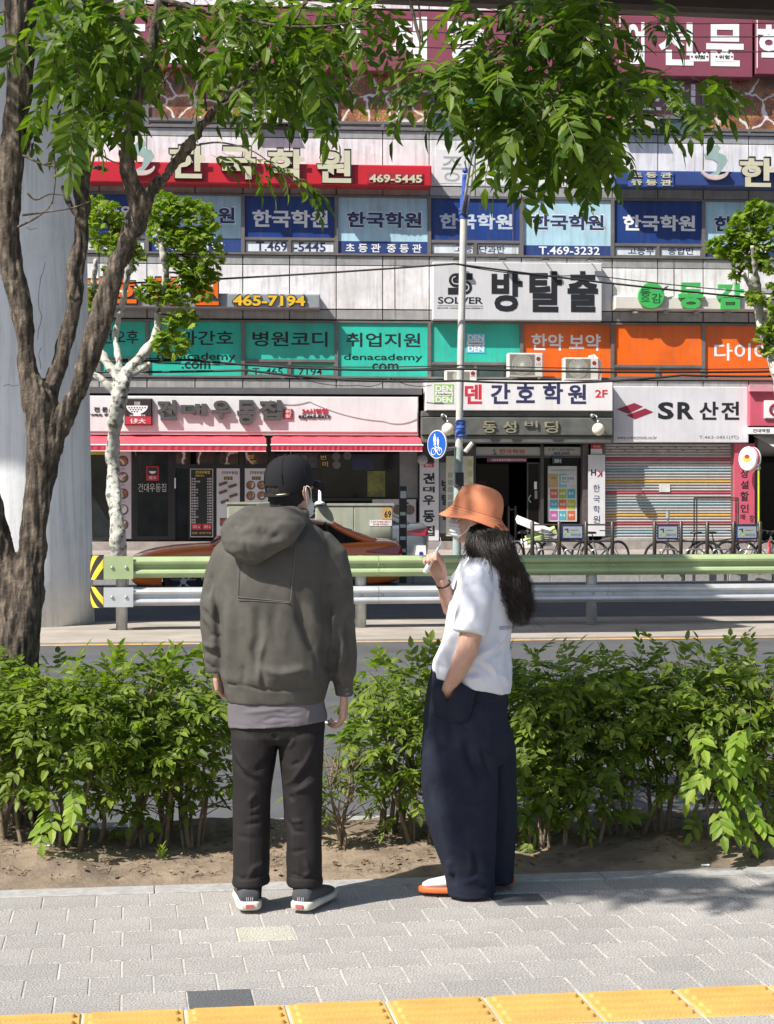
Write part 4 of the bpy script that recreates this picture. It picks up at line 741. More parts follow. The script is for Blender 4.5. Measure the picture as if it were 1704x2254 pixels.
# roller shutter
sh = Thing('roller_shutter', 'closed roller shutter painted with thin red, blue and yellow stripes', 'shutter', FAC, (FAC.px(1470, 1188)[0], .1, .58)); n = 34; u0 = FAC.px(1332, 1080)[0]; u1 = FAC.px(1611, 1080)[0]; zt = Zf(975); zb = .6
sm = mat('shutter_grey', (.46, .45, .44), .45, .3, var=.08, sc=2, streak=.2); sc_ = dict(r=mat('shutter_red', (.42, .06, .09), .5, var=.1), b=mat('shutter_blue', (.20, .38, .46), .5, var=.1), y=mat('shutter_yellow', (.55, .33, .06), .5, var=.1)); hh = (zt - zb) / n
ks = {5: 'r', 9: 'b', 13: 'y', 17: 'r', 21: 'b', 25: 'y', 28: 'r', 31: 'b'}
for k in range(n):
    z1 = zt - k * hh; x = MB(); pr = [(z1, .03), (z1 - hh * .15, .0), (z1 - hh * .5, -.02), (z1 - hh * .85, .0), (z1 - hh, .03)]; x.add([(u, w, z) for z, w in pr for u in (u0, u1)], [(2 * i, 2 * i + 1, 2 * i + 3, 2 * i + 2) for i in range(4)]); x.build('slat', sc_[ks[k]] if k in ks else sm, sh)
x = MB()
for r in (0, 1):
    for k in range(8): uu = FAC.px(1356 + 32 * k + 16 * (1 - r) - 16, 985)[0]; z = zt - hh * (1.5 + r); x.box(uu, uu + .07, -.026, -.018, z - .008, z + .008)
x.build('vent_slot', blk, sh); part('guide', frm, sh, (1328, 975, 1333, 1188, -.02, .1)); part('guide', frm, sh, (1609, 975, 1618, 1188, -.02, .3)); part('notice', mat('paper', (.6, .6, .6), .6), sh, (1451, 1066, 1475, 1083, -.035, -.025)); part('sill', clad2, sh, (1328, 1184, 1618, 1190, -.1, .1))
pp = Thing('pink_pillar', 'deep pink pillar with black vertical lettering beside the shutter', 'pillar', FAC, (FAC.px(1640, 1190)[0], -.1, .55)); part('panel', pkm, pp, (1617, 976, 1661, 1190, -.18, .3))
for s, Ya, Yb in (('상', 1032, 1052), ('설', 1058, 1076), ('할', 1082, 1103), ('인', 1110, 1128), ('매', 1132, 1144), ('장', 1134, 1150)): x = MB(); X0 = 1650 if s == '장' else 1630; ptext(x, s, X0, Ya, X0 + (10 if s in '매장' else 18), Yb, -.18, .004, .02); x.build('letter', INK['black'], pp)
rsn = Thing('round_sign', 'small round white double faced sign with pink edge projecting from the pink pillar', 'sign', FAC, (FAC.px(1650, 1010)[0], -.6, Zf(1035)))
u, z = FAC.px(1650, 1010, -.7); x = MB(); x.lathe([(.29, -.10), (.31, -.08), (.31, -.02)], (0, 0, 0), 28, 'x'); me_ = x; rot = Matrix.Rotation(R(30), 3, 'Z')
def rotb(mb, c): mb.v = [tuple(rot @ Vector(v) + Vector(c)) for v in mb.v]; return mb
rotb(x, (u, -.7, z)).build('face', INK['white'], rsn); x = MB(); x.lathe([(.31, -.02), (.315, 0), (.315, .03), (.31, .05)], (0, 0, 0), 28, 'x'); rotb(x, (u, -.7, z)).build('rim', pkm, rsn); x = MB(); x.lathe([(.31, .05), (.31, .10), (.29, .12)], (0, 0, 0), 28, 'x'); rotb(x, (u, -.7, z)).build('face', INK['white'], rsn)
x = MB(); x.lathe([(.16, -.112), (.16, -.104)], (0, 0, 0), 16, 'x'); x.v = [(a, b * .9, c_ * .55) for a, b, c_ in x.v]; rotb(x, (u, -.7, z)).build('emblem', INK['yellow'], rsn); x = MB(); x.lathe([(.09, -.118), (.09, -.112)], (0, 0, 0), 12, 'x'); x.v = [(a, b - .02, c_ * .6 + .06) for a, b, c_ in x.v]; rotb(x, (u, -.7, z)).build('emblem', INK['red'], rsn)
x = MB(); x.tube([(u, -.7, z + .3), (u + .1, -.2, z + .35)], .02, 6); x.build('bracket', steel, rsn)
sf = Thing('discount_shop', 'dark open shop front under the pink fascia at the right edge', 'shop front', FAC, (FAC.px(1760, 1190)[0], .2, .55)); part('opening', mat('door_glass', (.012, .011, .011), .08), sf, (1662, 1000, 2000, 1186, .5, .55)); part('frame', bf, sf, (1661, 957, 1668, 1190, .0, .3), (1668, 1000, 2000, 1004, .0, .3)); part('panel', mat('greypanel', (.33, .34, .33), .5), sf, (1668, 957, 2000, 1000, .1, .2))
x = MB(); a1 = FAC.px(1655, 958)[0]; x.add([(a1, -.05, Zf(957)), (a1 + 6, -.05, Zf(957)), (a1 + 6, -1.0, Zf(1010)), (a1 + .9, -1.0, Zf(1012)), (a1, -.05, Zf(958))], [(0, 1, 2, 3)]); x.build('awning_sheet', mat('awngrey', (.45, .45, .44), .7), sf)
# ------------------------------------------------------------ street lamp post and its sign
def wpt(X, Y, d): return Vector(((X - CX) / FPX * d, d, CAMZ - (Y - HY) / FPX * d))
polem = mat('pole_white', (.58, .58, .56), .4, .1, var=.08, sc=3, dirt=(.45, .44, .42)); poleg = mat('pole_green', (.36, .44, .42), .55, var=.12, sc=3, dirt=(.28, .32, .30)); bluem = mat('pole_blue', (.04, .10, .42), .45, var=.06, sc=3)
D = 38.6; base = wpt(1004, 1262, D); lp = Thing('street_lamp', 'tall white street lamp post with blue collars and a curved silver arm', 'street lamp', WO, base)
k = D / FPX; A = wpt(1004, 1262, D); 
def seg(n, m, X0, Y0, X1, Y1, r, **kw): x = MB(); x.tube([wpt(X0, Y0, D), wpt(X1, Y1, D)], [r * k] * 2, 20); return x.build(n, m, lp, smooth=False, **kw)
autosmooth(seg('lower_pole', poleg, 1005, 1262, 1010, 985, 9.5)); autosmooth(seg('pole', polem, 1010, 985, 1021, 478, 8)); 
autosmooth(seg('collar', bluem, 1013.5, 963, 1014.5, 925, 11)); autosmooth(seg('collar', bluem, 1021, 482, 1022, 430, 9.5)); autosmooth(seg('spire', bluem, 1022.3, 430, 1023.5, 385, 6)); 
x = MB(); c = wpt(1024, 376, D); x.lathe([(6.5 * k * math.sin(a), -6.5 * k * math.cos(a)) for a in np.linspace(.05, 3.09, 12)], c, 16); x.build('finial', bluem, lp, smooth=True)
for Y in (930, 940, 950, 958): x = MB(); c = wpt(1014.2, Y, D); x.lathe([(12.5 * k, -.025), (12.5 * k, .025)], c, 20); autosmooth(x.build('band', mat('pole_blue2', (.07, .16, .5), .4), lp))
for Y in (470, 462): x = MB(); c = wpt(1021.5, Y, D); x.lathe([(12 * k, -.03), (12 * k, .03)], c, 20); autosmooth(x.build('band', bluem, lp))
arm = [(1018, 470), (1026, 420), (1033, 370), (1044, 315), (1058, 275), (1072, 258), (1082, 252)]
x = MB(); x.tube([wpt(X, Y, D - .12) for X, Y in arm], [3.6 * k] * 5 + [3 * k, 2.6 * k], 10); x.build('arm', steel, lp, smooth=True)
x = MB(); x.tube([wpt(X + 9, Y + 3, D - .12) for X, Y in arm[:4]] + [wpt(1056, 283, D - .12)], 1.8 * k, 8); x.build('arm', steel, lp, smooth=True)
x = MB(); c = wpt(1096, 245, D - .4)
x.loft([(c.x, c.y, c.z - .05, .26, .30), (c.x, c.y, c.z - .02, .32, .36), (c.x + .02, c.y, c.z + .05, .28, .32), (c.x, c.y, c.z + .10, .14, .16)], 20, 2.6); hd = x.build('lamp_head', mat('lamp_grey', (.30, .31, .32), .4, .4), lp, smooth=True)
x = MB(); x.lathe([(.2, -.06), (.2, -.052)], c, 20); x.build('lens', mat('lens', (.5, .5, .5), .2), Sub(hd, lp))
x = MB(); x.tube([wpt(1040, 975, D - .1), wpt(1024, 995, D - .1)], .05, 8); x.build('small_light', globe, lp); x = MB(); x.tube([wpt(1010, 985, D), wpt(975, 990, D - .25), ], .035, 8); x.build('sign_bracket', steel, lp)
x = MB(); x.box(A.x - .02, A.x + .16, D - .2, D + .05, 1.9, 2.2); x.build('junction_box', mat('lamp_housing', (.05, .05, .05), .6), lp)
# round blue path sign, turned a little
c = wpt(962, 978, D - .45); sgn = Thing('path_sign', 'round blue sign with white walking pair and bicycle fixed to the lamp post', 'traffic sign', WO, c)
rt = Matrix.Rotation(R(-50), 3, 'Z'); rr = 31.5 * k
def onface(mb): mb.v = [tuple(rt @ Vector(v) + c) for v in mb.v]; return mb
x = MB(); x.lathe([(rr, 0), (rr, .03)], (0, 0, 0), 36, 'y'); onface(x).build('backing', galv, sgn); x = MB(); x.lathe([(rr * .98, -.004), (rr * .98, 0)], (0, 0, 0), 36, 'y'); onface(x).build('rim', INK['white'], sgn)
x = MB(); x.lathe([(rr * .93, -.007), (rr * .93, -.004)], (0, 0, 0), 36, 'y'); onface(x).build('face', mat('sign_blue', (.01, .10, .48), .35, var=.03), sgn)
x = MB(); q = rr
x.lathe([(q * .07, -.010), (q * .07, -.007)], (-q * .2, 0, q * .66), 12, 'y'); x.prism([(-q * .32, q * .55), (-q * .08, q * .55), (-q * .05, q * .2), (-q * .12, q * .2), (-q * .1, -q * .08), (-q * .17, -q * .08), (-q * .2, q * .15), (-q * .24, -q * .08), (-q * .31, -q * .08), (-q * .28, q * .2), (-q * .36, q * .22)], -.010, -.007)
x.lathe([(q * .055, -.010), (q * .055, -.007)], (q * .12, 0, q * .42), 12, 'y'); x.prism([(q * .03, q * .34), (q * .22, q * .34), (q * .22, q * .1), (q * .18, -q * .08), (q * .13, -q * .08), (q * .13, q * .1), (q * .11, -q * .08), (q * .05, -q * .08), (q * .04, q * .1)], -.010, -.007)
for sx in (-.32, .30): x.tube([(q * (sx + .24 * math.cos(a)), -.009, q * (-.5 + .24 * math.sin(a))) for a in np.linspace(0, 6.283, 20)], q * .035, 5)
for a, b in (((-.32, -.5), (-.1, -.22)), ((-.1, -.22), (.22, -.22)), ((.22, -.22), (.3, -.5)), ((.22, -.22), (.16, -.12)), ((-.1, -.22), (-.02, -.5)), ((-.02, -.5), (.22, -.22)), ((-.2, -.17), (-.02, -.17))): x.tube([(q * a[0], -.009, q * a[1]), (q * b[0], -.009, q * b[1])], q * .03, 5)
onface(x).build('pictogram', INK['white'], sgn, kind='stuff')

# ------------------------------------------------------------ cables across the street front
cab = mat('cable', (.012, .012, .012), .6, var=0)
def cable(pts, r, label, D_=37.9, group='overhead cables', extra=None):
    P = [wpt(X, Y, D_) for X, Y in pts]; L = []
    for i in range(len(P) - 1):
        for f in np.linspace(0, 1, 10, endpoint=False): L.append(P[i].lerp(P[i + 1], f) - Vector((0, 0, .10 * 4 * f * (1 - f))))
    L.append(P[-1]); x = MB(); x.tube(L, r, 5); return tag(x.build('cable', cab, at=P[0]), label, 'cable', group)
cable([(-300, 640), (1000, 581), (2100, 690)], .022, 'thin black cable rising to the lamp post and sagging away across the spandrel')
cable([(1000, 581), (1300, 606), (2100, 668)], .012, 'thin black cable leaving the lamp post toward the green letters', )
cable([(-300, 775), (420, 792), (1010, 812), (2100, 806)], .026, 'black cable across the upper edge of the small teal and orange lights')
cable([(-300, 768), (350, 789), (1010, 804), (2100, 801)], .012, 'thinnest black cable just above the others before the teal windows')
cable([(-300, 800), (545, 815), (1010, 838), (1500, 826), (2100, 806)], .026, 'black cable running along the tops of the ground floor boards')
cable([(200, 782), (600, 800), (1010, 806)], .012, 'thin black cable before the web address, ending at the lamp post')
cable([(560, 834), (640, 826), (790, 848), (860, 832), (950, 848)], .010, 'loose looping wire under the teal windows', 44.6)
for k, (a, b) in enumerate(((38, 52), (63, 82), (97, 115))): cable([(500, a - 12), (1704, b), (2300, b + 8)], .012, ['topmost', 'middle', 'lowest'][k] + ' of the three thin wires before the huge maroon board', 37.0)
for X in (1490, 1650, 1030, 1370, 1220, 1700): pass
for k, X in enumerate((1539, 1593)):
    c = wpt(X, 126, 36.98); t = Thing('cable_tag', 'small white warning plate on the wires, ' + ['the left one of the pair', 'the right one of the pair'][k], 'tag', WO, c, 'warning plates on the wires')
    x = MB(); x.bbox(c.x - .20, c.x + .20, c.y - .01, c.y, c.z - .10, c.z + .06, .004); x.build('plate', INK['white'], t)
    x = MB(); text(x, '위험', c.x - .11, c.z - .05, c.x + .11, c.z + .03, c.y - .011, .003, .02)
    for sx in (-.16, .16): x.lathe([(.02, 0), (.02, -.003)], (c.x + sx, c.y - .011, c.z), 8, 'y')
    x.build('lettering', INK['black'], t); x = MB(); [x.box(c.x + q - .015, c.x + q + .015, c.y - .005, c.y + .005, c.z + .06, c.z + .09) for q in (-.15, -.05, .05, .15)]; x.build('clip', INK['white'], t, kind='stuff')
# ------------------------------------------------------------ air conditioners
acm = mat('ac_case', (.60, .59, .54), .5, var=.05, sc=2, dirt=(.5, .48, .42)); acd = mat('ac_grille', (.20, .19, .16), .5, var=.1)
def aircon(X0, Y0, X1, Y1, w, label):
    u0, z0, u1, z1 = fr_rect(X0, Y0, X1, Y1, w); t = Thing('air_conditioner', label, 'air conditioner', FAC, ((u0 + u1) / 2, w + .2, z0), 'outdoor units over the entrance')
    x = MB(); x.bbox(u0, u1, w, w + .38, z0, z1, .02); x.build('case', acm, t); h = z1 - z0; cu = u0 + (u1 - u0) * .40; cz = (z0 + z1) / 2; r = h * .42
    x = MB(); x.box(u0 + .04, u0 + (u1 - u0) * .76, w - .006, w, z0 + .04, z1 - .04); x.build('grille_back', acd, t)
    x = MB()
    for q in np.linspace(.2, 1, 6): x.tube([(cu + r * q * math.cos(a), w - .012, cz + r * q * math.sin(a)) for a in np.linspace(0, 6.283, 25)], .006, 4, False)
    for a in np.linspace(0, 6.283, 33): x.tube([(cu + r * .16 * math.cos(a), w - .012, cz + r * .16 * math.sin(a)), (cu + r * math.cos(a + .25), w - .012, cz + r * math.sin(a + .25))], .005, 4, False)
    x.build('grille', acm, t, kind='stuff'); x = MB(); x.lathe([(r * .17, -.006), (r * .17, -.022)], (cu, w, cz), 16, 'y'); x.build('hub', acm, t)
    x = MB(); x.lathe([(.055, 0), (.055, -.004)], (u0 + (u1 - u0) * .87, w, z1 - h * .25), 16, 'y'); x.build('emblem', INK['maroon'], t); x = MB(); text(x, 'LG', u0 + (u1 - u0) * .81, z1 - h * .52, u0 + (u1 - u0) * .93, z1 - h * .41, w, .003, .01); x.build('lettering', acd, t)
    x = MB(); x.box(u0 + .06, u0 + .12, w + .02, w + .36, z0 - .05, z0); x.box(u1 - .12, u1 - .06, w + .02, w + .36, z0 - .05, z0); x.build('feet', acd, t)
aircon(1119, 777, 1195, 829, -.62, 'beige outdoor unit with round fan, the middle one above the entrance board'); aircon(1242, 787, 1318, 836, -.62, 'beige outdoor unit with a curved white hose at its right side'); aircon(981, 815, 1050, 842, -.62, 'low beige outdoor unit half hidden by the lamp post')
x = MB(); P = [FAC.px(a, b, -.5) for a, b in ((1296, 786), (1308, 783), (1319, 795), (1323, 815), (1320, 838))]; x.tube([(p[0], -.5, p[1]) for p in P], .035, 8); tag(x.build('hose', INK['white'], fr=FAC, at=(P[0][0], -.5, P[0][1]), smooth=True), 'curved white hose running down beside the right outdoor unit', 'hose')
# ------------------------------------------------------------ cars
def car(name, label, cat, cx, cy, ang, body, L=4.85, Wd=1.84, flip=False, stripe=False, zb=-.16):
    """a saloon with its nose at -x; section profiles lofted along the length"""
    t = Thing(name, label, cat, Frame(ang, (cx, cy, 0)), (0, 0, zb)); z = zb; H = 1.45; sc_ = L / 4.85
    bm_ = MB(); N = 15
    # rows: x, half width at belt, bottom z, belt z
    st_ = [(-2.42, .58, .38, .66), (-2.36, .74, .26, .74), (-2.2, .84, .20, .82), (-1.9, .89, .19, .89), (-1.5, .91, .19, .94), (-1.0, .92, .19, .97), (-.5, .92, .19, .955), (0, .92, .19, .965), (.6, .92, .19, .975), (1.2, .92, .19, .99), (1.6, .91, .20, 1.02), (2.0, .88, .22, 1.035), (2.25, .83, .26, 1.03), (2.36, .76, .32, .98), (2.42, .62, .42, .80)]
    vs = []; M_ = 14
    for x_, w_, b_, h_ in st_:
        prof = [(0, b_), (.75, b_), (.93, b_ + .05), (.99, b_ + .18 * (h_ - b_)), (1.0, b_ + .5 * (h_ - b_)), (.985, b_ + .80 * (h_ - b_)), (.93, h_ - .035), (.80, h_), (0, h_ + .03)]
        ring = [(x_ * sc_, -f * w_, z + zz) for f, zz in prof] + [(x_ * sc_, f * w_, z + zz) for f, zz in prof[-2:0:-1]]
        vs += ring
    n = 16; K = len(st_); fs = [(i * n + j, i * n + (j + 1) % n, (i + 1) * n + (j + 1) % n, (i + 1) * n + j) for i in range(K - 1) for j in range(n)] + [tuple(range(n)), tuple(range((K - 1) * n, K * n))]
    bm_.add(vs, fs); sh = bm_.build('body', body, t)
    def subd(ob, lv=2):
        md = ob.modifiers.new('s', 'SUBSURF'); md.levels = lv; md.render_levels = lv; ob.data.polygons.foreach_set('use_smooth', [True] * len(ob.data.polygons))
    # cut wheel arches
    cutm = MB()
    for wx in (-1.50, 1.36): cutm.lathe([(.37, -1.2), (.37, 1.2)], (wx * sc_, 0, z + .33), 28, 'y')
    subd(sh); cut = cutm.build('arch_cut', blk, t); md = sh.modifiers.new('b', 'BOOLEAN'); md.object = cut; md.operation = 'DIFFERENCE'; md.solver = 'FAST'
    TS.collection.objects.link(cut); me = evalmesh(sh); bpy.data.objects.remove(cut); sh.modifiers.clear(); sh.data = me; me.polygons.foreach_set('use_smooth', [True] * len(me.polygons))
    # cabin: glass volume and roof
    gls = mat('car_glass', (.012, .016, .018), .05, var=0, spec=1.0); cab_ = MB()
    cs = [(-1.02, .70, .93, .95), (-.55, .74, .95, 1.24), (-.15, .72, .96, 1.38), (.4, .70, .97, 1.425), (.9, .68, .98, 1.40), (1.35, .66, .99, 1.28), (1.95, .62, 1.0, 1.06)]; vs = []
    for x_, w_, b_, h_ in cs:
        for f, zz in ((1.18, b_), (1.08, b_ + .35 * (h_ - b_)), (.95, b_ + .85 * (h_ - b_)), (.8, h_), (0, h_ + .01)): vs.append((x_ * sc_, -f * w_, z + zz))
        for f, zz in ((.8, h_), (.95, b_ + .85 * (h_ - b_)), (1.08, b_ + .35 * (h_ - b_)), (1.18, b_)): vs.append((x_ * sc_, f * w_, z + zz))
    n = 9; K = len(cs); cab_.add(vs, [(i * n + j, i * n + j + 1, (i + 1) * n + j + 1, (i + 1) * n + j) for i in range(K - 1) for j in range(n - 1)]); go = cab_.build('windows', gls, t); subd(go, 2)
    rf = MB(); vs = []
    for x_, w_, b_, h_ in cs[1:-1]:
        for f, zz in ((.93, -.075), (.86, -.02), (.6, .012), (0, .022)): vs.append((x_ * sc_, -f * w_, z + h_ + zz + .006))
        for f, zz in ((.6, .012), (.86, -.02), (.93, -.075)): vs.append((x_ * sc_, f * w_, z + h_ + zz + .006))
    n = 7; K = len(cs) - 2; rf.add(vs, [(i * n + j, i * n + j + 1, (i + 1) * n + j + 1, (i + 1) * n + j) for i in range(K - 1) for j in range(n - 1)]); ro = rf.build('roof', body, t); subd(ro, 2)
    for sy in (-1, 1):                   # pillars
        def side(x_, f): # point on cabin side
            b_ = np.interp(x_, [c[0] for c in cs], [c[2] for c in cs]); h_ = np.interp(x_, [c[0] for c in cs], [c[3] for c in cs]); w_ = np.interp(x_, [c[0] for c in cs], [c[1] for c in cs]); 
            fx = np.interp(f, [0, .35, .85, 1], [1.18, 1.08, .95, .85]); return (x_ * sc_, sy * (fx * w_ + .006), z + b_ + f * (h_ - b_))
        for m, (a0, a1, b0, b1, r) in (('body', (-1.05, .2, -.45, .95, .028)), ('body', (1.9, .15, 1.15, .95, .06)), ('black', (.22, 0, .16, .95, .03)), ('black', (1.12, .0, 1.02, .95, .022))):
            x = MB(); x.tube([side(a0 + (b0 - a0) * f, a1 + (b1 - a1) * f) for f in np.linspace(0, 1, 6)], r, 6); x.build('pillar', body if m == 'body' else blkf, t, smooth=True)
        x = MB(); x.tube([side(q, .93) for q in (-.45, -.1, .3, .7, 1.1, 1.5)], .014, 6); x.build('window_trim', steel, t, smooth=True)
        x = MB(); x.loft([(-.78 * sc_, sy * 1.0, z + .96, .09, .07), (-.78 * sc_, sy * 1.01, z + 1.02, .10, .08), (-.76 * sc_, sy * 1.0, z + 1.09, .06, .05)], 12); x.build('mirror', body, t, smooth=True)
        for hx in (-.25, .75): x = MB(); x.tube([(hx * sc_, sy * .925, z + .84), ((hx + .10) * sc_, sy * .955, z + .845), ((hx + .22) * sc_, sy * .925, z + .84)], .013, 6); x.build('door_handle', steel, t, smooth=True)
        for dx in (-.92, .22, 1.10): x = MB(); x.tube([(dx * sc_, sy * .927, z + .32), ((dx + .02) * sc_, sy * .930, z + .6), ((dx + .02) * sc_, sy * .905, z + .93)], .006, 4); x.build('door_gap', blk, t)
        x = MB(); x.loft([(-2.12 * sc_, sy * .80, z + .68, .24, .07), (-2.12 * sc_, sy * .79, z + .75, .22, .06)], 14); x.build('headlight', mat('headlight', (.45, .5, .52), .1, var=0, spec=1), t, smooth=True)
        tl = mat('tail_lamp', (.42, .008, .02), .15, var=.1, sc=8, spec=1); x = MB(); x.add([(1.72 * sc_, sy * .925, z + .83), (2.30 * sc_, sy * .82, z + .76), (2.40 * sc_, sy * .74, z + .80), (2.36 * sc_, sy * .79, z + .94), (2.12 * sc_, sy * .885, z + .915), (1.72 * sc_, sy * .92, z + .85)], [(0, 1, 2, 3, 4, 5)]); x.add([(a, b - sy * .05, c) for a, b, c in x.v], [(5, 4, 3, 2, 1, 0)]); x.build('tail_light', tl, t)
    for wx in (-1.50, 1.36):
        for sy in (-1, 1):
            x = MB(); x.lathe([(.20, -.1), (.30, -.11), (.328, -.07), (.328, .07), (.30, .11), (.2, .1)], (wx * sc_, sy * .80, z + .33), 32, 'y'); w_ = x.build('wheel', mat('tyre', (.022, .022, .022), .85), t, smooth=True); S = Sub(w_, t)
            x = MB(); x.lathe([(.235, -.02), (.235, .0), (.215, .005)], (wx * sc_, sy * .90, z + .33), 32, 'y', False); x.build('rim_ring', steel, S)
            x = MB(); x.lathe([(.22, 0), (.22, .01)], (wx * sc_, sy * .86, z + .33), 24, 'y'); x.build('wheel_well', blk, S)
            x = MB()
            for q in range(5):
                for o_ in (-.18, .18):
                    a = q * 1.2566 + .3; x.tube([(wx * sc_ + .05 * math.cos(a), sy * .905, z + .33 + .05 * math.sin(a)), (wx * sc_ + .225 * math.cos(a + o_), sy * .915, z + .33 + .225 * math.sin(a + o_))], .016, 5)
            x.lathe([(.055, -.02), (.055, .02)], (wx * sc_, sy * .905, z + .33), 14, 'y'); x.build('rim', steel, S)
    x = MB(); x.box(-2.3 * sc_, 2.3 * sc_, -.80, .80, z + .14, z + .25); x.build('underbody', blk, t)
    return t, z, sc_
paint = mat('taxi_orange', (.80, .19, .03), .28, var=.03, sc=2, spec=.6, coat=.8); gpaint = mat('car_grey', (.16, .18, .20), .28, .4, var=.03, coat=.8)
tc_ = wpt(584, 1200, 32.0); T, z, k_ = car('taxi', 'orange taxi with dark windows standing behind the guard rail and the hooded man', 'taxi', tc_.x, tc_.y, ST.a, paint)
x = MB(); x.bbox(-.35, .35, -.42 + .3, .12, z + 1.44, z + 1.56, .02); x.build('roof_lamp', INK['white'], T)
x = MB(); x.box(-.86, -.56, -.935, -.925, z + .60, z + .86); x.build('door_patch', mat('taxi_blue', (.03, .05, .30), .4), T)
x = MB(); x.lathe([(.15, -.936), (.15, -.926)], (1.17, 0, z + .72), 20, 'y'); x.build('badge', mat('badge_dark', (.03, .04, .05), .4), T); x = MB(); x.lathe([(.09, -.94), (.09, -.936)], (1.15, 0, z + .70), 14, 'y'); x.build('badge', INK['white'], T)
gc = wpt(742, 1190, 39.9); car('parked_car', 'dark grey saloon with red tail lamp parked on the pavement behind the orange taxi', 'car', gc.x - .1, gc.y, R(2), gpaint, L=4.3, zb=.05)
# ------------------------------------------------------------ things on the far pavement
boxm = mat('cabinet_green', (.38, .39, .31), .6, var=.1, sc=2, dirt=(.26, .24, .18), streak=.3)
def cabinet(X0, X1, Y0, label, notice=False):
    d = 36.9; a = wpt(X0, Y0, d); c = wpt(X1, Y0, d); t = Thing('utility_cabinet', label, 'cabinet', WO, ((a.x + c.x) / 2, d + .3, .0), 'street cabinets behind the taxi')
    x = MB(); x.bbox(a.x, c.x, d, d + .6, -.16, a.z, .015); x.build('case', boxm, t); m_ = (a.x + c.x) / 2
    x = MB(); x.box(a.x - .03, c.x + .03, d - .03, d + .63, a.z, a.z + .05); x.build('lid', boxm, t)
    for q0, q1 in ((a.x + .03, m_ - .01), (m_ + .01, c.x - .03)): x = MB(); x.bbox(q0, q1, d - .012, d, .1, a.z - .04, .006); x.build('door', boxm, t)
    if notice:
        p = wpt(842, 1131, d); x = MB(); x.box(p.x - .0, p.x + .20, d - .02, d - .014, p.z - .12, p.z + .12); x.build('number_label', mat('label_tan', (.55, .33, .10), .6), t)
        x = MB(); text(x, '69', p.x + .04, p.z - .08, p.x + .18, p.z + .06, d - .02, .003, .02); x.build('lettering', INK['black'], t)
        p = wpt(816, 1143, d); x = MB(); x.box(p.x - .02, p.x + .44, d - .02, d - .014, p.z - .14, p.z - .02 + .0); x.build('notice', INK['white'], t); x = MB(); text(x, '이 곳에 부착물을 금합니다', p.x, p.z - .07, p.x + .42, p.z - .035, d - .02, .003, 0); text(x, '광고물 부착금지', p.x + .05, p.z - .12, p.x + .36, p.z - .085, d - .02, .003, 0); x.build('lettering', INK['red'], t)
cabinet(500, 640, 1110, 'grey green street cabinet left of the hooded man'); cabinet(694, 864, 1113, 'grey green street cabinet with a tan number label, right of the hooded man', True)
d = 36.5; p = wpt(703, 1113, d); x = MB(); x.lathe([(.11, 0), (.10, .05), (.035, .08), (.03, .30), (.0, .33)], (p.x, d + .3, p.z + .02), 16); tag(x.build('traffic_cone', INK['white'], at=(p.x, d + .3, p.z), smooth=True), 'small white cone standing on the cabinet beside the black cap', 'cone')
p = wpt(887, 1225, 36.2); t = Thing('post', 'square black post with reflectors between the cabinet and the strip sign', 'post', WO, p); q = wpt(888, 1070, 36.2); x = MB(); x.bbox(p.x - .08, p.x + .08, 36.2, 36.36, -.1, q.z, .01); x.build('shaft', blkf, t); x = MB(); x.bbox(p.x - .05, p.x + .07, 36.19, 36.2, q.z - .25, q.z - .1, .004); x.build('reflector', steel, t)
for k in range(4): x = MB(); x.box(p.x - .06, p.x + .06, 36.385 - .2, 36.2, q.z - .6 - .25 * k, q.z - .53 - .25 * k); x.build('band', galv, t)
p = wpt(925, 1210, 39.2); t = Thing('banner_base', 'small white moulded banner stand with a round blue logo before the strip sign', 'stand', WO, p); x = MB(); x.prism([(p.x - .18, .03), (p.x + .14, .03), (p.x + .12, .6), (p.x - .08, .6)], 39.0, 39.4); x.build('body', INK['white'], t); x = MB(); x.lathe([(.05, 0), (.05, -.004)], (p.x + .02, 39.0, .42), 12, 'y'); x.build('logo', mat('taxi_blue', (.03, .05, .30), .4), t)
p = wpt(222, 1200, 37.8); t = Thing('kerb_ramp', 'low black kerb ramp with yellow spots at the far pavement edge', 'ramp', WO, p); x = MB(); x.prism([(p.x - .5, .0), (p.x + .15, .0), (p.x + .15, .14), (p.x - .5, .14)], 37.5, 37.9); x.build('body', blkf, t)
for q in (-.25, .0): x = MB(); x.lathe([(.035, 0), (.035, -.006)], (p.x + q, 37.5, .08), 10, 'y'); x.build('spot', hz_, t)
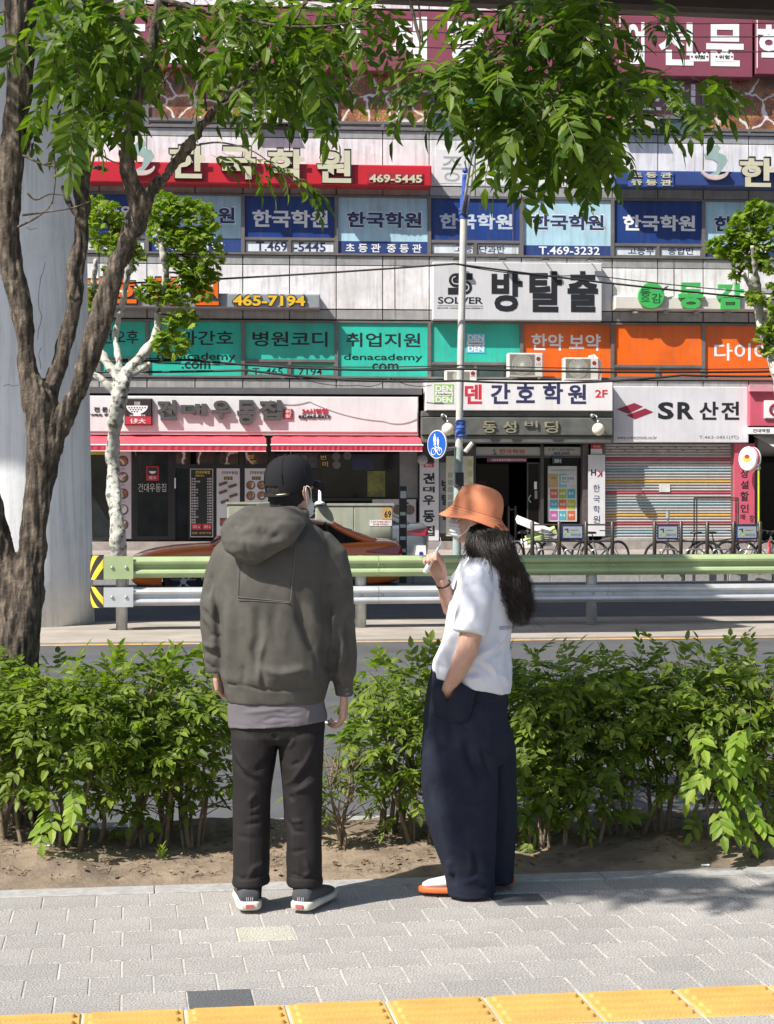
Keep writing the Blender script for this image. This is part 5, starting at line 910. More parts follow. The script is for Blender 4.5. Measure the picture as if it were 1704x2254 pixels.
# bicycle rack railings with name plates
rk = mat('rack_metal', (.085, .07, .06), .4, .5, var=.1); plate = mat('rack_plate', (.45, .48, .50), .25, .4, var=.06); nav = mat('plate_navy2', (.015, .03, .14), .4)
def rack(xs, plates, label):
    d = 38.6; P = [wpt(X, 1262, d) for X in xs]; t = Thing('bicycle_rack', label, 'bicycle rack', WO, ((P[0].x + P[-1].x) / 2, d, .0), 'bicycle racks on the far pavement'); zt = wpt(1300, 1149, d).z
    for p in P: x = MB(); x.lathe([(.042, -.02), (.042, zt), (.02, zt + .02)], (p.x, d, 0), 14); x.build('post', rk, t, smooth=True)
    for zz in (zt - .06, zt - .42): x = MB(); x.tube([(P[0].x, d, zz), (P[-1].x, d, zz)], .018, 8); x.build('rail', rk, t)
    for i in range(len(P) - 1):
        a, c = P[i].x + .1, P[i + 1].x - .1; x = MB(); pts = [(a, d - .1, .0), (a, d - .1, .45)] + [(a + .08 - .08 * math.cos(q), d - .1, .45 + .08 * math.sin(q)) for q in (.5, 1.0, 1.57)] + [(c - .08 + .08 * math.sin(q), d - .1, .53 - .08 + .08 * math.cos(q)) for q in (0, .6, 1.2, 1.57)] + [(c, d - .1, .0)]
        x.tube(pts, .018, 8); x.build('hoop', steel, t, smooth=True)
    for i in plates:
        a, c = P[i].x + .055, P[i + 1].x - .055; z0, z1 = zt - .38, zt - .07; x = MB(); x.bbox(a, c, d - .03, d + .03, z0, z1, .006); o = x.build('name_plate', nav, t); S = Sub(o, t); x = MB(); x.bbox(a + .03, c - .03, d - .04, d - .03, z0 + .035, z1 - .03, .004); x.build('face', plate, S)
        x = MB(); text(x, '거리디자인 광진', a + .19, z0 + .07, c - .06, z0 + .13, d - .04, .003, .01); text(x, 'DayBikepark', a + .19, z0 + .19, a + .36, z0 + .215, d - .04, .003, 0); x.build('lettering', INK['grey'], S)
        x = MB(); x.prism([(a + .06, z0 + .23), (a + .14, z0 + .24), (a + .14, z0 + .15), (a + .12, z0 + .15), (a + .11, z0 + .21), (a + .06, z0 + .21)], d - .044, d - .04); x.build('emblem', INK['navy'], S); x = MB(); x.prism([(a + .10, z0 + .17), (a + .17, z0 + .08), (a + .14, z0 + .07), (a + .09, z0 + .14), (a + .05, z0 + .08), (a + .04, z0 + .11)], d - .045, d - .04); x.build('emblem', INK['green'], S)
rack([1172, 1231, 1290, 1348], [1], 'brown metal bicycle rack with one name plate, the nearer to the woman'); rack([1441, 1499, 1557, 1615, 1673], [0, 3], 'brown metal bicycle rack with two name plates, toward the right edge')
def bike(cx, cy, ang, label, frame_m, tyre_m=None, basket=False, lean=0):
    t = Thing('bicycle', label, 'bicycle', Frame(ang, (cx, cy, 0)), (0, 0, .03), 'bicycles parked along the racks'); z = .02; r = .33; tyre_m = tyre_m or blk
    for wx in (-.52, .52):
        x = MB(); x.tube([(wx + r * math.cos(a), 0, z + r + r * math.sin(a)) for a in np.linspace(0, 6.283, 29)], .026, 6, False); w_ = x.build('wheel', tyre_m, t, smooth=True)
        x = MB(); [x.tube([(wx, .0, z + r), (wx + (r - .02) * math.cos(a), 0, z + r + (r - .02) * math.sin(a))], .003, 3, False) for a in np.linspace(0, 6.283, 18, endpoint=False)]; x.tube([(wx + (r - .03) * math.cos(a), 0, z + r + (r - .03) * math.sin(a)) for a in np.linspace(0, 6.283, 25)], .008, 4, False); x.lathe([(.03, -.04), (.03, .04)], (wx, 0, z + r), 8, 'y'); x.build('spokes', steel, Sub(w_, t), kind='stuff')
    B, Sx, Hd = (-.08, 0, z + .28), (-.22, 0, z + .72), (.33, 0, z + .74); x = MB()
    for a, b, rr_ in ((B, Sx, .017), (B, (.36, 0, z + .64), .02), ((-.2, 0, z + .66), Hd, .016), (B, (-.52, 0, z + r), .011), ((-.2, 0, z + .66), (-.52, 0, z + r), .010), (Hd, (.37, 0, z + .60), .022)): x.tube([a, b], rr_, 6)
    x.build('frame', frame_m, t); x = MB()
    for sy in (-.045, .045): x.tube([(.37, sy, z + .60), (.43, sy, z + .45), (.52, sy, z + r)], .012, 6)
    x.tube([(.37, -.045, z + .6), (.37, .045, z + .6)], .014, 6); x.build('fork', frame_m, t)
    x = MB(); x.tube([Hd, (.30, 0, z + .86)], .013, 6); x.tube([(.22, -.28, z + .90), (.30, -.22, z + .90), (.31, 0, z + .87), (.30, .22, z + .90), (.22, .28, z + .90)], .012, 6); x.build('handlebar', blkf, t)
    x = MB(); x.tube([Sx, (-.25, 0, z + .84)], .012, 6); x.loft([(-.27, 0, z + .835, .13, .07), (-.27, 0, z + .87, .14, .075), (-.28, 0, z + .885, .10, .05)], 14); x.build('saddle', blkf, t, smooth=True)
    x = MB(); x.lathe([(.09, -.03), (.09, -.025)], B, 18, 'y'); x.tube([B, (.02, -.05, z + .14)], .01, 5); x.box(-.02, .08, -.13, -.04, z + .125, z + .15); x.build('crank', steel, t)
    if basket:
        x = MB()
        for q in np.linspace(0, 1, 5): zz = z + .62 + .2 * q; e = .11 + .03 * q; x.tube([(.52 - e, -e, zz), (.52 + e, -e, zz), (.52 + e, e, zz), (.52 - e, e, zz), (.52 - e, -e, zz)], .004, 4)
        for a in np.linspace(0, 6.28, 16): x.tube([(.52 + .11 * math.cos(a), .11 * math.sin(a), z + .62), (.52 + .14 * math.cos(a), .14 * math.sin(a), z + .82)], .003, 3)
        x.build('basket', steel, t, kind='stuff')
    return t
bd = mat('bike_black', (.02, .02, .022), .35, spec=.6); bs_ = mat('bike_silver', (.45, .46, .48), .3, .6); br_ = mat('bike_red', (.55, .04, .05), .4)
def bat(X, d, a, lb, m, **k): p = wpt(X, 1262, d); bike(p.x, d, R(a), lb, m, **k)
bat(1160, 39.3, 60, 'black bicycle seen half end on, just right of the woman', bd); bat(1262, 39.8, 150, 'black bicycle behind the first name plate', bd, basket=True); bat(1322, 39.4, 35, 'black bicycle at the right end of the nearer rack', bs_)
bat(1505, 39.2, 168, 'black bicycle with a high saddle before the shutter', bd); bat(1590, 39.4, 15, 'black bicycle with a second saddle beside it, before the pink pillar', bd, basket=True); bat(1645, 39.9, 200, 'silver bicycle behind the last name plate', bs_, tyre_m=blk); bat(1696, 40.2, 75, 'white bicycle with red tyres at the right edge', bs_, tyre_m=br_)
p = wpt(1190, 1262, 40.3); x = MB(); t = Thing('folded_board', 'white folded boards leaning behind the nearer bicycle rack', 'board', WO, (p.x, 40.3, .1))
for a, b, m_ in (((1140, 1148), (1226, 1182), INK['white']), ((1226, 1172), (1160, 1195), mat('board_lime', (.4, .5, .2), .5)), ((1150, 1202), (1222, 1196), INK['white'])):
    P, Q = wpt(*a, 40.2), wpt(*b, 40.2); n_ = Vector((-(Q - P).z, 0, (Q - P).x)).normalized() * .05; x = MB(); x.add([P - n_, Q - n_, Q + n_, P + n_, *[v + Vector((0, .5, .1)) for v in (P - n_, Q - n_, Q + n_, P + n_)]], [(0, 1, 2, 3), (7, 6, 5, 4), (0, 4, 5, 1), (1, 5, 6, 2), (2, 6, 7, 3), (3, 7, 4, 0)]); x.build('sheet', m_, t)
p = wpt(1470, 1262, 40.6); t = Thing('pipe_frame', 'thin dark pipe frame standing before the striped shutter', 'frame', WO, (p.x, 40.6, .1)); a = wpt(1528, 1096, 40.6); c = wpt(1625, 1096, 40.6)
for q in (a.x, a.x + .06, c.x - .05, c.x): x = MB(); x.tube([(q, 40.6, .1), (q, 40.6, a.z)], .016, 6); x.build('upright', rk, t)
for zz in (a.z, a.z - .05): x = MB(); x.tube([(a.x, 40.6, zz), (c.x, 40.6, zz)], .014, 6); x.build('rail', rk, t)
p = wpt(1680, 1262, 40.0); x = MB(); x.tube([(p.x - .1, 40, .1), (p.x - .1, 40, 2.4)], .022, 6); x.tube([(p.x + .05, 40, .1), (p.x + .05, 40, 1.9)], .02, 6); 
t = Thing('lime_pole', 'thin lime yellow pole beside the round pink edged sign', 'pole', WO, (p.x - .1, 40, .1)); x = MB(); x.tube([(p.x - .1, 40, .1), (p.x - .1, 40, 2.3)], .024, 8); x.build('shaft', mat('lime', (.55, .60, .05), .4), t); x = MB(); x.lathe([(.05, 2.3), (.03, 2.42)], (p.x - .1, 40, 0), 10); x.build('cap', steel, t)
p = wpt(1470, 1262, 38.9); x = MB(); t = Thing('parking_post', 'thin pale post leaning before the shutter between the racks', 'post', WO, p); x.tube([(p.x, 38.9, .0), (p.x, 38.9, 1.3)], .022, 8); x.build('shaft', steel, t); x = MB(); x.lathe([(.04, 1.2), (.04, 1.36)], (p.x, 38.9, 0), 10); x.build('sleeve', galv, t)
# small litter on the soil: cigarette ends
for k, (X, Y, L, a, lb) in enumerate(((97, 1888, .05, 25, 'flattened white paper stub on the soil near the left stem'), (1430, 1903, .034, 50, 'white cigarette end lying slanted on the soil'), (1553, 1890, .034, -8, 'white cigarette end lying level on the soil at the right'))):
    p = gp(X, Y, .04); s, t_ = st_of(p); z_ = soil_z(s, min(t_, 8.2)) + .006; x = MB(); dx, dy = L / 2 * math.cos(R(a)), L / 2 * math.sin(R(a)); x.tube([(s - dx, t_ - dy, z_), (s + dx * .5, t_ + dy * .5, z_)], .0045, 8); x.tube([(s + dx * .5, t_ + dy * .5, z_), (s + dx, t_ + dy, z_)], .0047, 8); tag(x.build('cigarette_end', INK['white'], fr=ST, at=(s, t_, z_)), lb, 'litter')
# ------------------------------------------------------------ people
def ell(mb, c, ax, n=18, m=12):
    c = Vector(c); A, B, C_ = [Vector(a) for a in ax]; vs = []
    for i in range(m + 1):
        th = math.pi * (i + .001) / (m + .002)
        for j in range(n): ph = 2 * math.pi * j / n; vs.append(c + A * (math.sin(th) * math.cos(ph)) + B * (math.sin(th) * math.sin(ph)) + C_ * math.cos(th))
    return mb.add(vs, [(i * n + j, i * n + (j + 1) % n, (i + 1) * n + (j + 1) % n, (i + 1) * n + j) for i in range(m) for j in range(n)] + [tuple(range(n)), tuple(range(m * n, (m + 1) * n))])
def fuse(mb, name, vox, sm=4, disp=None, keep=None):
    """melt the closed pieces of mb into one skin, relax it, then push it along its normals"""
    me = mb.mesh(name); o = bpy.data.objects.new(name, me)
    a = o.modifiers.new('r', 'REMESH'); a.mode = 'VOXEL'; a.voxel_size = vox; a.adaptivity = 0
    if sm: b = o.modifiers.new('s', 'SMOOTH'); b.factor = .5; b.iterations = sm
    out = evalmesh(o); bpy.data.objects.remove(o); n = len(out.vertices)
    if disp:
        co = np.empty(n * 3); out.vertices.foreach_get('co', co); co = co.reshape(-1, 3); no = np.empty(n * 3); out.vertex_normals.foreach_get('vector', no); no = no.reshape(-1, 3)
        co = co + no * disp(co, no)[:, None]; out.vertices.foreach_set('co', co.ravel()); out.update()
    out.polygons.foreach_set('use_smooth', [True] * len(out.polygons)); return out
def crease(co, no, lines, side=-1):
    """ridges (+) and grooves (-) drawn on the side of the cloth that faces the viewer; lines: ([(x, z)...], width, depth)"""
    r = np.zeros(len(co)); f = np.clip(side * no[:, 1] * 1.6, 0, 1)
    for pts, w, d in lines:
        P = np.array(pts, float); best = np.full(len(co), 9.0); tt = np.zeros(len(co)); L = np.r_[0, np.cumsum(np.linalg.norm(np.diff(P, axis=0), axis=1))]
        for i in range(len(P) - 1):
            a, b = P[i], P[i + 1]; ab = b - a; l2 = (ab ** 2).sum() + 1e-9; t = np.clip(((co[:, 0] - a[0]) * ab[0] + (co[:, 2] - a[1]) * ab[1]) / l2, 0, 1)
            dd = np.hypot(co[:, 0] - a[0] - ab[0] * t, co[:, 2] - a[1] - ab[1] * t); k = dd < best; best[k] = dd[k]; tt[k] = (L[i] + t[k] * math.sqrt(l2)) / L[-1]
        d = math.copysign(min(abs(d), .62 * w), d); r += d * np.exp(-(best / w) ** 2) * np.minimum(1, 3.2 * np.minimum(tt + .06, 1.06 - tt)) * f
    return r
def hand(mb, W, d, n, t, curl, s=1.0, spread=.0, thumb=(.55, .6, .35), tc=.5):
    """palm with four unequal curling fingers and a side thumb; d along the hand, n where the palm faces, t thumb side"""
    W, d, n, t = Vector(W), Vector(d).normalized(), Vector(n).normalized(), Vector(t).normalized()
    for o_ in (-.030, -.010, .010, .029): mb.tube([W - d * .01 + t * o_ * .55 * s, W + d * .045 * s + t * o_ * .95 * s, W + d * .088 * s + t * o_ * s], [.014 * s, .0145 * s, .0115 * s], 10)
    for o_, L, c_ in zip((.031, .0105, -.0105, -.031), (1.0, 1.1, 1.02, .82), curl):
        p = W + d * .086 * s + t * o_ * s; a = 0; P = [p - d * .012]; P.append(p); dd = d + t * o_ * spread
        for l_, ca in zip((.043, .027, .022), (c_ * .9, c_ * 1.15, c_ * .75)):
            a += ca; v = (dd * math.cos(a) + n * math.sin(a)).normalized(); p = p + v * l_ * L * s; P.append(p)
        mb.tube(P, [.0098 * s, .0094 * s, .0086 * s, .0080 * s, .0066 * s], 10)
    p = W + d * .022 * s + t * .024 * s; P = [p]; v = (d * thumb[0] + t * thumb[1] + n * thumb[2]).normalized()
    for l_, q in ((.042, 0), (.032, tc * .5), (.026, tc)): v = (v + n * q * .6 - t * q * .55 + d * q * .3).normalized(); p = p + v * l_ * s; P.append(p)
    mb.tube(P, [.0155 * s, .0125 * s, .0105 * s, .0078 * s], 10)
def head(mb, c, f, u, s=1.0):
    """skull, jaw, nose, brow, lips and ears; f face direction, u up"""
    c, f, u = Vector(c), Vector(f).normalized(), Vector(u).normalized(); f = (f - u * f.dot(u)).normalized(); r = f.cross(u)
    ell(mb, c + u * .030 * s - f * .012 * s, (r * .076 * s, f * .094 * s, u * .088 * s)); ell(mb, c - u * .035 * s + f * .022 * s, (r * .060 * s, f * .066 * s, u * .070 * s)); ell(mb, c - u * .085 * s + f * .050 * s, (r * .030 * s, f * .028 * s, u * .022 * s))
    ell(mb, c - u * .012 * s + f * .078 * s, (r * .030 * s, f * .014 * s, u * .035 * s))
    mb.tube([c + u * .018 * s + f * .080 * s, c - u * .012 * s + f * .097 * s, c - u * .028 * s + f * .108 * s, c - u * .036 * s + f * .098 * s], [.008 * s, .011 * s, .013 * s, .010 * s], 8)
    for z in (-.056, -.068): mb.tube([c + u * z * s + f * .080 * s - r * .022 * s, c + u * z * s + f * .092 * s, c + u * z * s + f * .080 * s + r * .022 * s], [.005 * s, .008 * s, .005 * s], 8)
    mb.tube([c + u * .026 * s + f * .076 * s - r * .045 * s, c + u * .030 * s + f * .086 * s, c + u * .026 * s + f * .076 * s + r * .045 * s], .010 * s, 8)
    for q in (-1, 1):
        e = c + r * q * .077 * s - f * .004 * s - u * .004 * s; o_ = (r * q * .8 - f * .6).normalized()
        ell(mb, e + o_ * .010 * s, ((f * .8 + r * q * .4) * .016 * s, o_ * .006 * s, (u * .95 - f * .2) * .032 * s)); mb.tube([e + u * .024 * s + o_ * .012 * s, e + u * .028 * s - f * .012 * s + o_ * .018 * s, e - f * .020 * s + u * .010 * s + o_ * .020 * s, e - f * .014 * s - u * .012 * s + o_ * .016 * s, e - u * .028 * s + o_ * .008 * s], .0045 * s, 6)
def spl(pts, k=8):
    P = [Vector(p) for p in pts]; P = [P[0] * 2 - P[1]] + P + [P[-1] * 2 - P[-2]]; out = []
    for i in range(1, len(P) - 2):
        for j in range(k):
            t = j / k; a, b_, c_, d_ = P[i - 1:i + 3]; out.append(.5 * ((2 * b_) + (c_ - a) * t + (2 * a - 5 * b_ + 4 * c_ - d_) * t * t + (3 * b_ - a - 3 * c_ + d_) * t ** 3))
    return out + [P[-2]]
def surf(co, x, z, side=-1):
    k = (np.abs(co[:, 0] - x) < .014) & (np.abs(co[:, 2] - z) < .014)
    return (co[k, 1].min() if side < 0 else co[k, 1].max()) if k.any() else 0
def coords(me): c = np.empty(len(me.vertices) * 3); me.vertices.foreach_get('co', c); return c.reshape(-1, 3)
def folds(c, s, a): r = fbm(np.asarray(c) * s, 2); return a * (.5 - np.abs(r)) * 2
def cloth(name, col, var=.06, sc=9, bsc=1100, bump=.22, rough=.9, **k): return mat(name, col, rough, var=var, sc=sc, bump=bump, bsc=bsc, spec=.25, **k)
skin = mat('skin', (.50, .305, .225), .5, var=.10, sc=14, sub=.12, bump=.15, bsc=260, tint=(.46, .24, .17)); hairm = mat('hair', (.020, .014, .011), .42, var=.2, sc=40, spec=.5)

# ---- the man, back to the camera
mx, my = (612 - CX) * 6.60 / FPX, 6.60; MS = 581.6
def m(X, Y): return ((X - 602) / MS, (1968 - Y) / MS)
def rg(Y, Xl, Xr, yc, ry, t=0, q=0): a, z = m(Xl, Y); b, _ = m(Xr, Y); return ((a + b) / 2, yc, z, (b - a) / 2, ry, t, q)
man = Thing('person', 'person seen from behind in a faded dark hoodie, black cap and black cuffed trousers', 'person', WO, (mx, my, 0)); man.at = Vector((0, 0, 0))
def q1(x, y): return m(392.5 + x * .2927, 961.6 + y * .2927)         # from the enlarged view of the hoodie
def q4(x, y): return m(431.7 + x * .2307, 1491.5 + y * .2307)        # from the enlarged view of the trousers
fd = Vector((.60, .80, -.03)).normalized()                            # he looks away to the right
hc = Vector((m(628, 1065)[0], .035, m(628, 1065)[1]))
b = MB(); head(b, hc, fd, (.03, .05, 1), .97)
x0, z0 = m(612, 1150); b.tube([(x0 - .01, .0, z0 - .06), (x0, .01, z0), hc - Vector((.01, 0, .06))], [.075, .060, .056], 16)
b.loft([rg(1600, 505, 695, .02, .09), rg(1500, 500, 700, .02, .09), rg(1300, 505, 700, .01, .10), rg(1190, 490, 715, .01, .10), rg(1150, 520, 690, .01, .07), rg(1130, 560, 660, .01, .05)])
arms = []
for S_, P in ((-1, [(505, 1185, .045), (480, 1320, .035), (471, 1400, .028), (470, 1450, .023)]), (1, [(700, 1190, .045), (728, 1330, .035), (739, 1420, .028), (743, 1497, .022)])):
    b.tube([(m(X, Y)[0], .014, m(X, Y)[1]) for k, (X, Y, r) in enumerate(P)], [p[2] for p in P], 12)
hand(b, (m(473, 1447)[0], .02, m(473, 1447)[1]), (.10, .12, -1), (.75, .5, 0), (.45, .85, 0), (.55, .6, .65, .7), .92)
hand(b, (m(745, 1508)[0], .014, m(745, 1508)[1]), (-.02, .05, -1), (-.85, .45, -.05), (.15, .95, 0), (.62, .75, .85, .95), .92, tc=.3)
for xl, xr, xb in ((515, 580, 540), (620, 690, 660)): b.loft([rg(1590, xl, xr, .02, .075), rg(1750, xl + 5, xr - 5, .02, .06), rg(1900, xl + 12, xr - 12, .01, .042), rg(1930, xl + 14, xr - 14, .0, .040)], 16)
bo = linkmesh('body', fuse(b, 'body', .0052, 3), man); bo.data.materials.append(skin)
# short cropped hair at the nape
h = MB(); u = Vector((.03, .05, 1)).normalized(); f = (fd - u * fd.dot(u)).normalized(); r = f.cross(u)
ell(h, hc + u * .024 - f * .016, (r * .0785, f * .092, u * .088)); ell(h, hc - u * .040 - f * .040, (r * .058, f * .045, u * .052)); hm = fuse(h, 'hair', .006, 3, lambda c, n: .0025 * fbm(c * 140, 2)); ho = linkmesh('hair', hm, man); hm.materials.append(mat('hair_short', (.022, .018, .016), .7, var=.4, sc=200, bump=1.0, bsc=500))
# cap
c = MB(); cu = (u - f * .26).normalized(); cf = (f - cu * f.dot(cu)).normalized(); cr_ = cf.cross(cu); cc = hc + u * .030 - f * .008; vs = []
n = 40; prof = [(.0, .112), (.03, .110), (.055, .101), (.077, .080), (.090, .052), (.094, .022), (.0935, .0), (.0925, -.016)]
for rr_, hh_ in prof:
    for j in range(n): a = 2 * math.pi * j / n; vs.append(cc + cf * (rr_ * 1.10 * math.cos(a)) + cr_ * (rr_ * .93 * math.sin(a)) + cu * (hh_ - (.012 if hh_ < .03 else 0) * math.cos(a + math.pi) * 1))
c.add(vs, [(i * n + j, i * n + (j + 1) % n, (i + 1) * n + (j + 1) % n, (i + 1) * n + j) for i in range(len(prof) - 1) for j in range(n) if not (i >= 5 and abs(((j / n * 360 + 180) % 360) - 0) < 26 or i >= 5 and abs(((j / n * 360 + 180) % 360) - 360) < 26)])
capm = cloth('cap_black', (.013, .013, .016), bsc=500); co_ = c.build('cap', capm, man, smooth=True); sd = co_.modifiers.new('t', 'SOLIDIFY'); sd.thickness = .003; sd = co_.modifiers.new('u', 'SUBSURF'); sd.levels = 2; sd.render_levels = 2; CS = Sub(co_, man)
c = MB(); vs = []
for i in range(17):
    a = (i / 16 - .5) * 2.05
    for k_, ext in ((0, .0), (1, .030), (2, .056)):
        fall = .030 * (abs(a) ** 2) * (k_ / 2) + .004 * k_; e = ext * max(.15, math.cos(a * .75) ** .6); vs.append(cc + cf * ((.0925 * 1.10) * math.cos(a) + e) + cr_ * (.0925 * .93 * math.sin(a) * (1 + .04 * k_)) - cu * (.016 - .012 * math.cos(a) + fall))
c.add(vs, [(3 * i + k_, 3 * i + 3 + k_, 3 * i + 4 + k_, 3 * i + 1 + k_) for i in range(16) for k_ in (0, 1)]); o = c.build('brim', capm, CS, smooth=True); sd = o.modifiers.new('t', 'SOLIDIFY'); sd.thickness = .005
c = MB(); c.tube([cc + cf * (-.0935 * 1.12 * math.cos(a)) + cr_ * (.0935 * .95 * math.sin(a)) - cu * .022 for a in np.linspace(-.75, .75, 14)], .0075, 8, sy=.4); c.build('strap', capm, CS, smooth=True)
c = MB(); q = cc + cf * (-.0935 * 1.12 * math.cos(-.45)) + cr_ * (.0935 * .97 * math.sin(-.45)) - cu * .020; c.tube([cc + cf * (-.0945 * 1.12 * math.cos(a)) + cr_ * (.0945 * .97 * math.sin(a)) - cu * .019 for a in np.linspace(.2, .62, 6)], .0025, 6); c.build('buckle', mat('brass', (.6, .5, .35), .3, .6), CS, smooth=True)
c = MB(); ell(c, cc + cu * .112, (cf * .008, cr_ * .008, cu * .005), 10, 6); c.build('button', capm, CS, smooth=True)
for k in range(6):                                    # raised seams of the crown
    a = k * math.pi / 3 + .52; c = MB(); c.tube([cc + cf * (rr_ * 1.105 * math.cos(a)) + cr_ * (rr_ * .937 * math.sin(a)) + cu * (hh_ - .0012) for rr_, hh_ in zip(np.interp(np.linspace(0, 4, 17), range(5), [p[0] for p in prof[1:6]]), np.interp(np.linspace(0, 4, 17), range(5), [p[1] for p in prof[1:6]]))], .0018, 5); c.build('seam', capm, CS, smooth=True)
for q in (1,): # face mask loop behind the visible ear
    e = hc + r * .077 - f * .004; x = MB(); x.tube(spl([hc + f * .05 + r * .060 - u * .03, e + u * .012 + r * .018 + f * .006, e + u * .024 + r * .012 - f * .010, e - f * .020 + u * .004 + r * .016, e - u * .026 + r * .010 - f * .006, hc + f * .04 + r * .056 - u * .070]), .0015, 6); x.build('mask_loop', INK['white'], man, smooth=True)
x = MB(); ell(x, hc - u * .050 + f * .060, (r * .056, f * .050, u * .046)); x.build('mask', mat('mask_white', (.55, .56, .58), .8, var=.05), man, smooth=True)
# hoodie
H = MB()
H.loft([rg(1518, 491, 704, .01, .135), rg(1500, 486, 708, .01, .142), rg(1485, 484, 711, .01, .148), rg(1462, 477, 716, .01, .165), rg(1400, 474, 719, .01, .168), rg(1320, 473, 720, .01, .166), rg(1250, 472, 722, .01, .165), rg(1200, 476, 722, .01, .16), rg(1170, 490, 714, .01, .15), rg(1145, 512, 696, .01, .125), rg(1128, 540, 678, .01, .10), rg(1112, 560, 662, .01, .08)], 36, 2.3)
for P in ([(548, 1172, .040), (524, 1180, .066), (507, 1205, .082), (489, 1250, .078), (478, 1310, .076), (471, 1350, .067), (469, 1400, .057), (466, 1440, .045), (468, 1456, .038)], [(662, 1170, .040), (688, 1180, .066), (706, 1207, .080), (722, 1255, .076), (727, 1310, .070), (732, 1371, .066), (739, 1420, .060), (742, 1455, .050), (742, 1478, .036), (744, 1506, .033)]):
    H.tube([(m(X, Y)[0], .012, m(X, Y)[1]) for X, Y, r_ in P], [p[2] for p in P], 20)
hood = [(1217, 552, 8, -.165, .012), (1205, 554, 34, -.170, .035), (1188, 558, 58, -.172, .052), (1168, 565, 76, -.165, .066), (1148, 574, 87, -.148, .078), (1130, 583, 90, -.125, .088), (1115, 588, 82, -.10, .092), (1102, 590, 68, -.075, .088), (1094, 588, 52, -.06, .070)]
HM = MB(); HM.loft([(m(X, Y)[0], yc, m(X, Y)[1], w_ / MS, ry, 0, 0) for Y, X, w_, yc, ry in hood], 36, 2.1)
HM.loft([(m(600, 1135)[0], -.02, m(600, 1135)[1], .125, .125), (m(604, 1112)[0], -.015, m(604, 1112)[1], .112, .118, -.05, 0), (m(610, 1098)[0], .0, m(610, 1098)[1], .095, .10, -.10, .1)], 36, 2.1)
L1 = [([q1(290, 1120), q1(275, 1300), q1(300, 1500), q1(330, 1780)], .012, -.014), ([q1(255, 1000), q1(262, 1160), q1(285, 1350)], .010, -.010), ([q1(390, 1080), q1(375, 1350), q1(360, 1700)], .022, .008), ([q1(600, 1150), q1(590, 1400), q1(560, 1500), q1(575, 1650)], .018, -.008), ([q1(560, 1500), q1(610, 1640), q1(640, 1790)], .010, -.010), ([q1(640, 1400), q1(600, 1560), q1(600, 1760)], .010, .006), ([q1(870, 1120), q1(900, 1260), q1(960, 1420), q1(1040, 1600)], .020, -.013), ([q1(950, 1120), q1(1000, 1300), q1(1060, 1400)], .02, .008),
      ([q1(1075, 900), q1(1065, 1150), q1(1070, 1500), q1(1090, 1720)], .013, -.018), ([q1(620, 1630), q1(760, 1660), q1(900, 1640), q1(960, 1660)], .016, .009), ([q1(700, 1720), q1(800, 1760), q1(900, 1745)], .012, -.007), ([q1(430, 1750), q1(600, 1778), q1(760, 1785), q1(1060, 1770)], .006, -.007), ([q1(340, 1755), q1(430, 1762)], .006, -.007), ([q1(470, 1600), q1(480, 1750)], .012, -.005), ([q1(720, 1180), q1(700, 1320), q1(740, 1500)], .02, -.004),
      ([q1(165, 1200), q1(215, 1270), q1(280, 1320)], .010, -.011), ([q1(160, 1290), q1(220, 1400), q1(270, 1410)], .010, -.010), ([q1(165, 1470), q1(220, 1480), q1(275, 1500)], .010, .011), ([q1(170, 1520), q1(230, 1550), q1(275, 1560)], .009, -.010), ([q1(190, 1130), q1(230, 1010), q1(240, 930)], .016, -.007), ([q1(170, 1600), q1(220, 1640), q1(270, 1650)], .008, -.008),
      ([q1(1170, 1150), q1(1120, 1320), q1(1110, 1480)], .014, .009), ([q1(1200, 1430), q1(1185, 1560), q1(1150, 1650)], .013, .012), ([q1(1090, 1500), q1(1150, 1560), q1(1130, 1690)], .012, -.012), ([q1(1240, 1200), q1(1230, 1400), q1(1250, 1560)], .012, -.008), ([q1(1270, 1500), q1(1220, 1620), q1(1200, 1760)], .011, -.010), ([q1(1110, 1740), q1(1180, 1790), q1(1270, 1760)], .009, -.012), ([q1(1130, 1810), q1(1200, 1830), q1(1275, 1820)], .006, -.006), ([q1(1070, 1050), q1(1120, 1010), q1(1160, 980)], .005, -.004), ([q1(1080, 1600), q1(1120, 1680)], .01, -.01)]
hm_ = cloth('hoodie_cloth', (.086, .080, .069), var=.10, sc=5, bsc=1000, bump=.22, tint=(.066, .062, .055))
hoodm = fuse(H, 'hoodie', .0062, 5, lambda c, n: 1.7 * crease(c, n, L1) + .003 * fbm(c * (9, 9, 5), 2) + folds(c, (6.5, 6.5, 3.2), .0048) + folds(c + 3, (15, 15, 11), .0015)); ho_ = linkmesh('hoodie', hoodm, man); hoodm.materials.append(hm_); HS = Sub(ho_, man)
L2 = [([q1(380, 560), q1(470, 600), q1(560, 530), q1(700, 560), q1(850, 570)], 0.0162, -0.0105), ([q1(420, 520), q1(500, 510), q1(600, 530)], 0.0135, 0.0075), ([q1(400, 640), q1(480, 680), q1(560, 640), q1(700, 680), q1(800, 650)], 0.0189, -0.0090), ([q1(370, 590), q1(380, 700), q1(430, 780)], 0.0162, -0.0075), ([q1(430, 720), q1(520, 700), q1(620, 740), q1(760, 700), q1(880, 640)], 0.0175, 0.0083), ([q1(515, 690), q1(520, 760), q1(525, 830)], 0.0068, -0.0067), ([q1(600, 600), q1(640, 640), q1(700, 620)], 0.0149, -0.0083), ([q1(420, 790), q1(520, 840), q1(650, 830), q1(800, 740), q1(930, 640)], 0.0081, 0.0045), ([q1(750, 760), q1(700, 700), q1(760, 640)], 0.0149, -0.0067), ([q1(400, 600), q1(440, 560)], 0.0135, -0.0075)]
